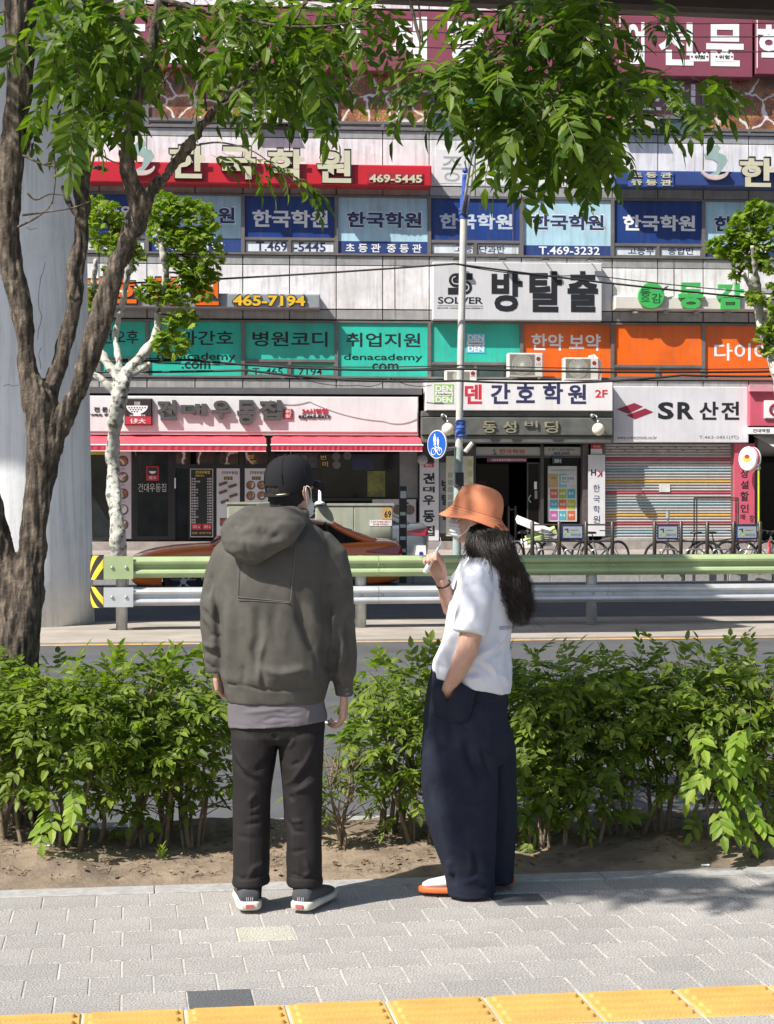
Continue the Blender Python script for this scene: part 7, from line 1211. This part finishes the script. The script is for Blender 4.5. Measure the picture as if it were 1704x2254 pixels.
# ------------------------------------------------------------ trees, hedge
bark = mat('bark', (.095, .072, .054), .9, var=.30, sc=7, bump=1.0, bsc=70, tint=(.20, .155, .115), dirt=(.055, .042, .032))
n_ = bark.node_tree.nodes; l_ = bark.node_tree.links; b_ = n_['Principled BSDF']; s_ = b_.inputs['Base Color'].links[0].from_socket; t_ = n_.new('ShaderNodeTexCoord'); mp_ = n_.new('ShaderNodeMapping'); mp_.inputs['Scale'].default_value = (60, 60, 9); l_.new(t_.outputs['Object'], mp_.inputs[0])
v_ = n_.new('ShaderNodeTexNoise'); v_.inputs['Scale'].default_value = 1; v_.inputs['Detail'].default_value = 5; l_.new(mp_.outputs[0], v_.inputs['Vector']); r_ = n_.new('ShaderNodeMapRange'); r_.inputs[1].default_value = .38; r_.inputs[2].default_value = .62; r_.inputs[3].default_value = .35; r_.inputs[4].default_value = 1.25; l_.new(v_.outputs[0], r_.inputs[0])
x_ = n_.new('ShaderNodeVectorMath'); x_.operation = 'SCALE'; l_.new(s_, x_.inputs[0]); l_.new(r_.outputs[0], x_.inputs['Scale']); l_.new(x_.outputs[0], b_.inputs['Base Color'])
def leaflet(mb, o, d, n, l, wd, fold=.25):
    """pointed leaf folded along its midrib: o base, d direction, n normal"""
    s = d.cross(n).normalized(); b = len(mb.v); dn = n * (-.10 * l)
    P = [o, o + d * l * .30 + n * .0, o + d * l * .66 + dn * .35, o + d * l + dn]
    up = n * (wd * fold)
    V = P + [P[1] + s * wd * .5 + up * .5 - d * l * .03, P[2] + s * wd * .40 + up * .4, P[1] - s * wd * .5 + up * .5 - d * l * .03, P[2] - s * wd * .40 + up * .4]
    mb.v += [tuple(v) for v in V]; F_ = [(0, 1, 4), (0, 6, 1), (1, 2, 5, 4), (1, 6, 7, 2), (2, 3, 5), (2, 7, 3)]; mb.f += [tuple(i + b for i in f) for f in F_]; mb.m += [mb.mi] * 6
def compound(rg_, pairs, l, wd, gap, mat_, end=True, droop=.5, spread=1.0):
    """feather leaf along +x, its leaflets in pairs, curved down"""
    mb = MB(); mb.use(mat_); p = Vector((0, 0, 0)); a = rg_.uniform(.05, .25); pts = [p.copy()]; 
    p = p + Vector((math.cos(a), 0, math.sin(a))) * gap * 1.3; pts.append(p.copy())
    for k in range(pairs):
        dv_ = Vector((math.cos(a), 0, math.sin(a))); nn = Vector((-math.sin(a), 0, math.cos(a)))
        for s in (-1, 1):
            sp = rg_.uniform(.75, 1.1) * spread; d = (dv_ * math.cos(sp) + Vector((0, s, 0)) * math.sin(sp) + nn * rg_.uniform(-.35, .15)).normalized(); n = (nn + Vector((rg_.uniform(-.3, .3), rg_.uniform(-.35, .35), 0))).normalized(); n = (n - d * n.dot(d)).normalized(); q = rg_.uniform(.82, 1.1) * (1 - .18 * abs(k / max(pairs - 1, 1) - .5)); leaflet(mb, p + dv_ * rg_.uniform(-.2, .2) * gap, d, n, l * q, wd * q)
        a -= droop * rg_.uniform(.6, 1.3) / pairs; p = p + Vector((math.cos(a), rg_.uniform(-.06, .06), math.sin(a))) * gap; pts.append(p.copy())
    dv_ = Vector((math.cos(a), 0, math.sin(a))); nn = Vector((-math.sin(a), 0, math.cos(a)))
    if end: leaflet(mb, p, dv_, nn, l * 1.05, wd)
    mb.use(twigm); mb.tube(pts, [.0016] * (len(pts) - 1) + [.0008], 3, False); return mb
twigm = mat('twig', (.10, .095, .045), .7, var=.2)
LM = dict(can=leafmat('leaf_canopy', (.034, .076, .010), (.14, .205, .022), .42, .45), hedge=leafmat('leaf_hedge', (.075, .125, .018), (.22, .285, .045), .42, .45), sunlit=leafmat('leaf_sunlit', (.16, .26, .035), (.26, .34, .05), .42, .45), plane=leafmat('leaf_plane', (.11, .185, .022), (.25, .33, .045), .35, .5))  # the brighter hedge greens put a spot of sun into the leaf colour
def rotm(az, pitch, roll): return Matrix.Rotation(az, 4, 'Z') @ Matrix.Rotation(pitch, 4, 'Y') @ Matrix.Rotation(roll, 4, 'X')
class Leaves:
    def __init__(s, variants):       # variants: list of MB
        s.me = [v.mesh('leaf', recalc=False) for v in variants]; s.np = [(np.array(v.v), v.f, v.m, v.mats) for v in variants]
    def place(s, items, parent, nbig, name_mass='foliage', camkey=lambda p: p.y):
        """items: (matrix, variant) in world space; the nearest nbig become single leaves, the rest one mass"""
        items = sorted(items, key=lambda it: camkey(it[0].translation)); org = parent.at; V, Fc, MI = [], [], []; off = 0
        for i, (M_, k) in enumerate(items):
            if i < nbig:
                o = bpy.data.objects.new('leaf', s.me[k]); COL.objects.link(o); o.parent = parent.ob; o.matrix_local = Matrix.Translation(-org) @ M_
            else:
                v, f, mi, mt = s.np[k]; A = np.array(M_.to_3x3()); V.append(v @ A.T + np.array(M_.translation - org)); Fc += [tuple(j + off for j in q) for q in f]; MI += mi; off += len(v)
        if V:
            me = bpy.data.meshes.new(name_mass); me.from_pydata(np.concatenate(V).tolist(), [], Fc)
            for m_ in s.np[0][3]: me.materials.append(m_)
            me.polygons.foreach_set('material_index', MI); linkmesh(name_mass, me, parent, kind='stuff')
def rM(p, az, pitch, roll, sc_): return Matrix.Translation(p) @ rotm(az, pitch, roll) @ Matrix.Scale(sc_, 4)
# ---- the big tree at the left
TD = 8.1
def tp(X, Y, d=TD): return wpt(X, Y, d)
tr = Thing('street_tree', 'large dark barked tree at the left edge with several stems, leaves hanging overhead', 'tree', WO, gp(52, 1838, .02)); tk = TD / FPX
def stem(mb, pts, n=14, d0=TD, d1=None):
    L = []; Rr = []; K = len(pts); P = [(X, Y, r) for X, Y, r in pts]
    sp = spl([(X, Y, r) for X, Y, r in P], 6); K = len(sp)
    for i, q in enumerate(sp): L.append(tp(q.x, q.y, d0 + ((d1 or d0) - d0) * i / (K - 1))); Rr.append(max(q.z, 1) * tk)
    mb.tube(L, Rr, n)
A_ = MB(); stem(A_, [(56, 1880, 66), (54, 1830, 56), (48, 1700, 50), (42, 1500, 47), (46, 1380, 44), (62, 1280, 37), (76, 1180, 32), (86, 1080, 31), (95, 1000, 37), (98, 940, 38), (86, 880, 37), (66, 830, 26), (57, 780, 22), (50, 700, 21), (34, 620, 22), (20, 550, 22), (18, 480, 22), (22, 410, 26), (26, 340, 27), (38, 260, 26), (47, 180, 28), (46, 100, 30), (45, 0, 31), (40, -120, 30)])
stem(A_, [(-30, 1060, 24), (-18, 1120, 25), (6, 1220, 27), (25, 1310, 32), (36, 1420, 36)])
stem(A_, [(92, 930, 26), (108, 865, 22), (130, 800, 18), (157, 700, 17), (168, 600, 17), (179, 520, 17), (182, 460, 18), (180, 410, 17), (188, 350, 16), (207, 295, 16), (227, 240, 14), (247, 170, 11), (273, 100, 10), (310, 0, 8), (340, -100, 6)], d1=8.5)
stem(A_, [(104, 1010, 26), (128, 950, 25), (153, 895, 22), (175, 850, 21), (192, 795, 22), (222, 700, 21), (252, 600, 18), (283, 530, 19), (306, 468, 20), (300, 430, 18), (289, 400, 17), (283, 340, 16), (292, 280, 15), (306, 200, 15), (329, 130, 14), (346, 60, 14), (359, 0, 13), (380, -110, 11)], d1=7.8)
stem(A_, [(312, 462, 17), (328, 432, 14), (352, 400, 13), (390, 358, 11), (430, 302, 9.5), (470, 245, 8), (520, 195, 6), (570, 140, 4.5), (640, 60, 3.5), (700, -40, 3)], d0=7.95, d1=7.7)
stem(A_, [(174, 480, 8), (158, 455, 7), (146, 430, 7), (139, 408, 6)], 8); stem(A_, [(186, 375, 5), (215, 370, 5), (243, 376, 4)], 8); stem(A_, [(44, 330, 16), (62, 318, 11), (66, 302, 5)], 8)
def barkd(c, n):
    a = fbm(c * (26, 26, 5.0), 3); bb_ = vnoise(c * (70, 70, 13)); return .012 * (np.abs(a) * -1.6 + .5) + .005 * bb_ + .010 * fbm(c * 5, 2)
tm_ = fuse(A_, 'trunk', .0085, 3, lambda c, n: barkd(c + np.array(tr.at) * 0, n)); tm_.transform(Matrix.Translation(-tr.at)); tm_.materials.append(bark); linkmesh('trunk', tm_, tr)
for P in ([(50, 342), (95, 362), (125, 368), (170, 372)], [(95, 362), (120, 358), (160, 345)], [(40, 500), (80, 480), (110, 455), (120, 425)], [(50, 474), (110, 466), (160, 458), (210, 440)], [(60, 425), (80, 440), (110, 428), (140, 430)], [(222, 340), (240, 352), (264, 362)], [(325, 215), (370, 170), (395, 120)], [(455, 245), (452, 205), (462, 170)], [(480, 235), (505, 215), (515, 200)], [(118, 330), (122, 395), (116, 450)]):
    x = MB(); x.tube(spl([tp(a, b, 8.0) for a, b in P], 4), [.006 - .004 * i / (4 * (len(P) - 1)) for i in range(4 * (len(P) - 1) + 1)], 5); x.build('twig', bark, tr, smooth=True)
x = MB()                                                 # limbs that carry the crown, mostly above the frame
for P, r in (([tp(380, -110, 7.8), Vector((-.7, 7.9, 4.6)), Vector((.1, 8.0, 4.7)), Vector((.8, 8.0, 4.45)), Vector((1.2, 8.0, 4.1))], .035), ([tp(40, -120, 8.1), Vector((-1.9, 7.2, 4.6)), Vector((-2.2, 5.8, 5.1)), Vector((-2.6, 4.3, 5.3))], .05), ([Vector((-.3, 8.0, 4.7)), Vector((.0, 7.9, 4.1)), tp(925, 90, 7.8), tp(920, -10, 7.8)], .014), ([Vector((.5, 8.0, 4.55)), tp(1180, 60, 7.9), tp(1220, 180, 7.8), tp(1280, 300, 7.7)], .012), ([Vector((.8, 8.0, 4.45)), tp(1350, 150, 7.8), tp(1450, 200, 7.7), tp(1540, 215, 7.6)], .010), ([tp(1180, 60, 7.9), tp(1060, 140, 7.8), tp(900, 190, 7.7)], .008), ([tp(1140, 30, 7.9), tp(1127, 110, 7.8), tp(1122, 240, 7.75), tp(1150, 380, 7.7)], .008), ([tp(470, 245, 7.8), tp(560, 200, 7.7), tp(690, 170, 7.6)], .009), ([tp(359, 0, 7.8), tp(470, 30, 7.7), tp(640, 60, 7.6), tp(800, 50, 7.6)], .012), ([tp(310, 0, 8.4), tp(230, 90, 8.2), tp(120, 180, 8.0)], .010), ([tp(440, 318, 7.7), tp(490, 315, 7.6), tp(560, 335, 7.5), tp(640, 395, 7.45), tp(690, 430, 7.45)], .0045)):
    pts = spl(P, 6); x = MB(); x.tube(pts, [r * (1 - .75 * i / (len(pts) - 1)) for i in range(len(pts))], 6); x.build('branch', bark, tr, smooth=True)
rl = random.Random(11); CV = Leaves([compound(rl, rl.choice((4, 5, 6)), .100, .037, .040, LM['can'], droop=rl.uniform(.3, 1.1)) for _ in range(9)])
items = []
def cluster(cx, cy, rx, ry, n, d0=7.4, d1=8.5, sc0=.75, sc1=1.1, down=.0):
    for k in range(int(n * .55)):
        a = rl.uniform(0, 6.283); q = rl.random() ** .55; X = disp(cx + rx * q * math.cos(a)); Y = disp(cy + ry * q * math.sin(a)); d = rl.uniform(d0, d1); low = max(0, math.sin(a) * q)
        items.append((rM(tp(X, Y, d), rl.uniform(0, 6.283), rl.uniform(.0, .7) + low * .8 + down, rl.uniform(-.6, .6), rl.uniform(sc0, sc1)), rl.randrange(9)))
for c_ in ((150, 40, 130, 80, 70), (190, 150, 110, 110, 80), (270, 60, 90, 70, 34), (95, 235, 35, 40, 8), (250, 210, 50, 60, 16), (470, 40, 140, 70, 70), (600, 70, 130, 90, 84), (520, 150, 120, 50, 34), (640, 165, 60, 40, 18), (745, 20, 80, 30, 18), (680, 120, 40, 40, 6), (1010, 30, 100, 40, 12), (930, 170, 90, 50, 34), (1040, 170, 90, 60, 44), (1160, 80, 150, 80, 84), (1190, 220, 140, 95, 130), (1120, 300, 60, 60, 26), (1320, 120, 90, 70, 38), (1330, 230, 100, 70, 56), (1250, 320, 90, 45, 30), (1440, 190, 80, 45, 26), (1330, 30, 110, 40, 22), (1510, 200, 50, 30, 8), (1240, 20, 120, 40, 26), (840, 5, 60, 20, 8)): cluster(*c_)
for X, Y in ((455, 335), (480, 330), (520, 335), (545, 342), (585, 350), (600, 372), (625, 385), (640, 405), (560, 372), (660, 415)): items.append((rM(tp(disp(X), disp(Y), 7.45), rl.uniform(-.5, .5), rl.uniform(.2, .9), rl.uniform(-.5, .5), rl.uniform(.5, .7)), rl.randrange(9)))
def shade_clump(c, r, n, sc=1.05):
    for k in range(n):
        v = Vector((rl.gauss(0, 1), rl.gauss(0, 1), rl.gauss(0, 1))).normalized() * rl.random() ** .4; items.append((rM(Vector((c[0] + v.x * r[0], c[1] + v.y * r[1], c[2] + v.z * r[2])), rl.uniform(0, 6.283), rl.uniform(0, .8), rl.uniform(-.5, .5), rl.uniform(.85, 1.2) * sc), rl.randrange(9)))
shade_clump((-1.95, 5.45, 5.2), (.85, .42, .4), 170); shade_clump((.25, 7.4, 5.0), (1.3, .7, .5), 300); shade_clump((-2.3, 7.9, 4.9), (.6, .6, .5), 110); shade_clump((-2.5, 4.2, 5.2), (.60, .22, .3), 70)  # unseen leaf clumps above the view, added to cast shade below
def seen(p): X = CX + p.x / p.y * FPX; Y = HY - (p.z - CAMZ) / p.y * FPX; return -40 < X < 1744 and Y > -40
CV.place(items, tr, 280, camkey=lambda p: (0 if seen(p) else 100) + p.y)
# ---- clipped hedge along the soil bed
rh = random.Random(3); HV = Leaves([compound(rh, rh.choice((2, 3, 3)), .056, .026, .028, LM['hedge'], droop=rh.uniform(.1, .6), spread=.9) for _ in range(8)]); HY_ = Leaves([compound(rh, 3, .075, .036, .036, LM['sunlit'], droop=.5, spread=.8) for _ in range(5)])
hst_ = mat('shrub_stem', (.23, .17, .12), .9, var=.3, sc=12, bump=.6, bsc=120, dirt=(.12, .09, .065))
def shrub(X, d, h, r, n, zmin, label, big=16, sunlit=0, ry=None, dens=1.0):
    x0 = (disp(X) - CX) / FPX * d; s_, t_ = st_of((x0, d, 0)); z0 = soil_z(s_, min(max(t_, 7.06), 8.24)); h *= .89; n *= 1.3; zmin *= .6; T = Thing('shrub', label, 'shrub', WO, (x0, d, z0), 'shrubs of the clipped hedge'); ry = ry or r * .95; its = []; ends = []
    for k in range(int(n)):
        v = Vector((rh.gauss(0, 1), rh.gauss(0, 1), rh.gauss(0, 1))).normalized(); q = rh.random() ** .38; fz = (v.z * q + 1) / 2; zz = zmin + (h - zmin) * (1 - (1 - fz) ** 1.35); wz = .72 + .42 * math.sin(min(1, fz * 1.15) * math.pi * .8); rim = math.hypot(v.x, v.y)
        p = Vector((x0 + v.x * q * r * 1.25 * wz, d + v.y * q * ry * 1.2 * wz, z0 + zz)); az = math.atan2(v.y, v.x) + rh.gauss(0, .8); its.append((rM(p, az, rh.gauss(.15, .45) - (.7 if fz > .88 and rh.random() < .5 else 0), rh.gauss(0, .4), rh.uniform(.55, 1.2)), rh.randrange(8)))
    for k in range(int(n * .02)):
        a = rh.uniform(0, 6.283); its.append((rM(Vector((x0 + r * .8 * math.cos(a), d + ry * .6 * math.sin(a), z0 + h * rh.uniform(.92, 1.05))), rh.uniform(0, 6.283), rh.uniform(-1.3, -.3), 0, rh.uniform(.7, 1.0)), rh.randrange(8)))
    HV.place(its, T, big, camkey=lambda p: p.y)
    if sunlit: HY_.place([(rM(Vector((x0 + rh.uniform(-.5, .5) * r, d - ry * rh.uniform(.9, 1.15), z0 + rh.uniform(*sunlit[1]) * h)), rh.uniform(-2.6, -.5), rh.uniform(.3, .9), rh.gauss(0, .3), rh.uniform(.8, 1.1)), rh.randrange(5)) for _ in range(sunlit[0])], T, 12)  # sprigs in the brighter green, painted as if the sun caught them
    ns = rh.choice((3, 4, 4, 5)); bx, by = x0, d
    for k in range(ns):
        a = rh.uniform(0, 6.283); e_ = Vector((x0 + r * .75 * math.cos(a), d + ry * .6 * math.sin(a), z0 + h * rh.uniform(.75, .95))); b_ = Vector((x0 + rh.uniform(-.03, .03) + .25 * r * math.cos(a), d + rh.uniform(-.03, .03), z0 - .03)); mid = b_.lerp(e_, .4) + Vector((rh.gauss(0, .03), rh.gauss(0, .02), 0)); pts = spl([b_, b_.lerp(mid, .5) + Vector((rh.gauss(0, .012), 0, 0)), mid, mid.lerp(e_, .5) + Vector((rh.gauss(0, .025), 0, 0)), e_], 4); r0 = rh.uniform(.007, .014)
        x = MB(); x.tube(pts, [r0 * (1 - .75 * i / (len(pts) - 1)) for i in range(len(pts))], 7); x.build('stem', hst_, T, smooth=True)
        x = MB()
        for q in range(9):
            i = rh.randrange(5, len(pts) - 1); v = Vector((rh.gauss(0, 1), rh.gauss(0, .8), rh.uniform(.2, 1))).normalized() * rh.uniform(.08, .22); x.tube([pts[i], pts[i] + v * .5 + Vector((0, 0, .01)), pts[i] + v], [.003, .0024, .001], 4, False)
        x.build('twigs', hst_, T, kind='stuff', recalc=False)
    return T
P_ = ['shrub at the left edge with one bent bare stem', 'shrub with a lit front, in front of the tree foot', 'shrub right of the tree foot, its lowest leaves bright', 'full leafy shrub in the middle of the left hedge', 'thinner shrub whose slender pale stems show beside the hooded person', 'shrub behind the others at the left, with a shoot rising beside the trunk', 'low back shrub filling the left hedge beside its last stems',
      'loose leafy shrub between the two people, with gaps to the road', 'shrub just left of the navy trousers', 'shrub directly behind the navy trousers', 'tall dark shrub with long drooping leaves right of the navy trousers', 'dense shrub with drooping feather leaves, second right of the navy trousers', 'shrub with pale forked stem showing in the right hedge', 'open shrub with many thin dark stems in the right hedge', 'shrub with leaves coloured yellow green as if in sun, near the right edge', 'round topped shrub at the far right of the hedge', 'back shrub raising the hedge top above the drooping leaves', 'back shrub behind the leaves coloured as if in sun', 'small low sprout of soft leaves by the right ankle of the hooded person']
shrub(15, 7.60, .80, .20, 170, .30, P_[0], 12); shrub(80, 7.95, .86, .21, 150, .25, P_[5], 8); shrub(150, 7.55, .80, .22, 230, .10, P_[1], 18, sunlit=(5, (.25, .5))); shrub(245, 7.70, .84, .22, 230, .12, P_[2], 18); shrub(330, 7.75, .88, .22, 240, .14, P_[3], 16); shrub(430, 7.80, .88, .17, 110, .22, P_[4], 12); shrub(385, 8.05, .84, .20, 100, .20, P_[6], 6)
shrub(845, 7.85, .84, .16, 140, .10, P_[7], 14); shrub(905, 7.70, .86, .20, 190, .12, P_[8], 12); shrub(1010, 7.95, .86, .22, 150, .12, P_[9], 6); shrub(1150, 7.62, .90, .22, 260, .06, P_[10], 18); shrub(1250, 7.60, .84, .22, 260, .04, P_[11], 18); shrub(1350, 7.80, .84, .22, 200, .30, P_[12], 14); shrub(1440, 7.85, .88, .21, 150, .35, P_[13], 12); shrub(1540, 7.62, .86, .22, 180, .12, P_[14], 14, sunlit=(20, (.12, .68))); shrub(1640, 7.72, .84, .23, 220, .15, P_[15], 14); shrub(1200, 8.05, .88, .24, 160, .25, P_[16], 5); shrub(1570, 8.08, .88, .24, 140, .25, P_[17], 5); shrub(728, 7.60, .50, .09, 34, .18, P_[18], 8)
shrub(1760, 7.75, .90, .24, 160, .15, 'shrub cut by the right edge of the view', 4); shrub(-90, 7.75, .86, .24, 160, .15, 'shrub cut by the left edge of the view', 4)
# weeds on the soil
for X, Y, lb in ((348, 1855, 'tiny green seedling on the soil below the left hedge'), (1640, 1850, 'small flat weed with bright leaves at the right end of the soil')):
    p = gp(disp(X), disp(Y), .03); x = MB(); x.use(LM['hedge']); s_, t_ = st_of(p); p.z = soil_z(s_, min(t_, 8.2))
    for k in range(9): a = k * 2.4; d = Vector((math.cos(a), math.sin(a), .9 + .5 * (k % 3))).normalized(); leaflet(x, p + Vector((0, 0, .006 * k)), d, Vector((-d.x, -d.y, 1.2)).normalized(), .05, .018)
    tag(x.build('weed', at=p, recalc=False), lb, 'weed')
# ---- pollarded plane trees on the far pavement
wbk = mat('plane_bark', (.50, .49, .44), .8, var=.15, sc=5, bump=.5, bsc=30)
n_ = wbk.node_tree.nodes; l_ = wbk.node_tree.links; b_ = n_['Principled BSDF']; src_ = b_.inputs['Base Color'].links[0].from_socket; t_ = n_.new('ShaderNodeTexCoord')
v_ = n_.new('ShaderNodeTexNoise'); v_.inputs['Scale'].default_value = 7; v_.inputs['Detail'].default_value = 6; v_.inputs['Roughness'].default_value = .7; l_.new(t_.outputs['Object'], v_.inputs['Vector']); r_ = n_.new('ShaderNodeMapRange'); r_.inputs[1].default_value = .53; r_.inputs[2].default_value = .58; l_.new(v_.outputs[0], r_.inputs[0])
mx_ = n_.new('ShaderNodeMix'); mx_.data_type = 'RGBA'; l_.new(r_.outputs[0], mx_.inputs[0]); l_.new(src_, mx_.inputs[6]); mx_.inputs[7].default_value = (.13, .125, .10, 1); l_.new(mx_.outputs[2], b_.inputs['Base Color'])
def palm():
    mb = MB(); mb.use(LM['plane']); k = 9; pts = []
    for i in range(2 * k):
        a = math.pi * 2 * i / (2 * k) + .17; rr_ = (.10 if i % 2 else .062) * (1.15 if abs(math.sin(a)) < .5 and math.cos(a) > 0 else .9 if math.cos(a) < -.6 else 1); pts.append((rr_ * math.cos(a) + .05, rr_ * math.sin(a), rl.uniform(-.012, .012) - .02 * abs(math.sin(a))))
    mb.add([(.04, 0, .008)] + pts, [(0, 1 + i, 1 + (i + 1) % (2 * k)) for i in range(2 * k)]); return mb
PV = Leaves([palm() for _ in range(4)])
def planetree(label, base, stems, blobs, d=37.7):
    p0 = wpt(*base, d); p0.z = .02; T = Thing('plane_tree', label, 'tree', WO, p0, 'pollarded plane trees on the far pavement'); x = MB(); k = d / FPX
    for s in stems: sp = spl([(a, b, c) for a, b, c in s], 4); x.tube([wpt(q.x, q.y, d + .3 * math.sin(q.y * .02)) for q in sp], [max(q.z, 1) * k * (1 + .10 * math.sin(i * 1.7)) for i, q in enumerate(sp)], 10)
    me = fuse(x, 'trunk', .035, 1, lambda c, n: .025 * fbm(c * 4, 2) + .012 * fbm(c * 12, 1)); me.transform(Matrix.Translation(-T.at)); me.materials.append(wbk); linkmesh('trunk', me, T); its = []
    for X, Y, rx, ry, n in blobs:
        for q in range(n):
            a = rl.uniform(0, 6.283); e = rl.random() ** .45; its.append((rM(wpt(X + rx * e * math.cos(a), Y + ry * e * math.sin(a), d + rl.uniform(-.5, .5) * min(rx, ry) / 60), rl.uniform(0, 6.283), rl.gauss(.3, .5), rl.gauss(0, .6), rl.uniform(.7, 1.25)), rl.randrange(4)))
    PV.place(its, T, 0, 'crown'); tw_ = MB()
    for X, Y, rx, ry, n in blobs:
        near = min(stems, key=lambda s: min(math.hypot(a - X, b - Y) for a, b, c in s)); a, b, c = min(near, key=lambda q: math.hypot(q[0] - X, q[1] - Y)); 
        for q in range(5): tw_.tube([wpt(a, b, d), wpt((a + X) / 2 + rl.uniform(-8, 8), (b + Y) / 2, d), wpt(X + rl.uniform(-.6, .6) * rx, Y + rl.uniform(-.6, .6) * ry, d)], [.025, .015, .006], 5)
    tw_.build('twigs', bark, T, kind='stuff', recalc=False)
planetree('white mottled plane tree with knobbly branches before the noodle shop', (262, 1262), [[(266, 1275, 20), (262, 1200, 18), (253, 1100, 16), (249, 1000, 15), (256, 920, 16), (264, 870, 18), (270, 850, 17)], [(268, 855, 14), (285, 815, 13), (320, 775, 11), (345, 735, 11), (350, 690, 9), (358, 650, 8), (366, 600, 9), (360, 560, 8), (350, 500, 6), (345, 460, 4)], [(266, 850, 11), (248, 815, 9), (226, 785, 9), (214, 765, 5)], [(266, 845, 7), (262, 790, 7), (254, 740, 7), (262, 700, 7), (272, 660, 7), (280, 610, 8), (284, 590, 10), (286, 540, 5)], [(262, 880, 10), (240, 850, 9), (215, 830, 7), (200, 822, 6)], [(290, 825, 7), (315, 812, 7), (332, 800, 6)], [(205, 650, 6), (208, 600, 6), (212, 570, 5)]],
          [(235, 500, 42, 62, 190), (212, 460, 22, 30, 40), (270, 520, 32, 50, 90), (205, 655, 14, 32, 40), (300, 560, 18, 30, 30), (398, 490, 78, 58, 420), (430, 560, 60, 55, 230), (360, 460, 45, 38, 120), (345, 640, 45, 26, 110), (410, 640, 55, 30, 130), (400, 700, 36, 22, 60), (375, 755, 42, 28, 110), (440, 600, 45, 30, 90), (255, 580, 26, 24, 40)])
planetree('white mottled plane tree whose pollarded crown leans in at the right edge', (1745, 1262), [[(1748, 1275, 22), (1744, 1150, 19), (1738, 1000, 18), (1725, 880, 17), (1700, 780, 15), (1678, 720, 13), (1668, 660, 11), (1662, 600, 8), (1655, 540, 6)], [(1672, 690, 9), (1650, 625, 8), (1632, 600, 5)], [(1690, 760, 8), (1715, 700, 8), (1712, 620, 7)]],
          [(1600, 540, 45, 26, 110), (1640, 500, 42, 34, 150), (1672, 470, 34, 28, 90), (1700, 540, 50, 60, 220), (1650, 570, 40, 26, 80), (1625, 600, 16, 20, 24), (1690, 745, 26, 40, 80), (1712, 660, 40, 40, 90), (1660, 650, 14, 20, 20)])
# ---- the workbench scene is not part of the place
bpy.data.scenes.remove(TS)
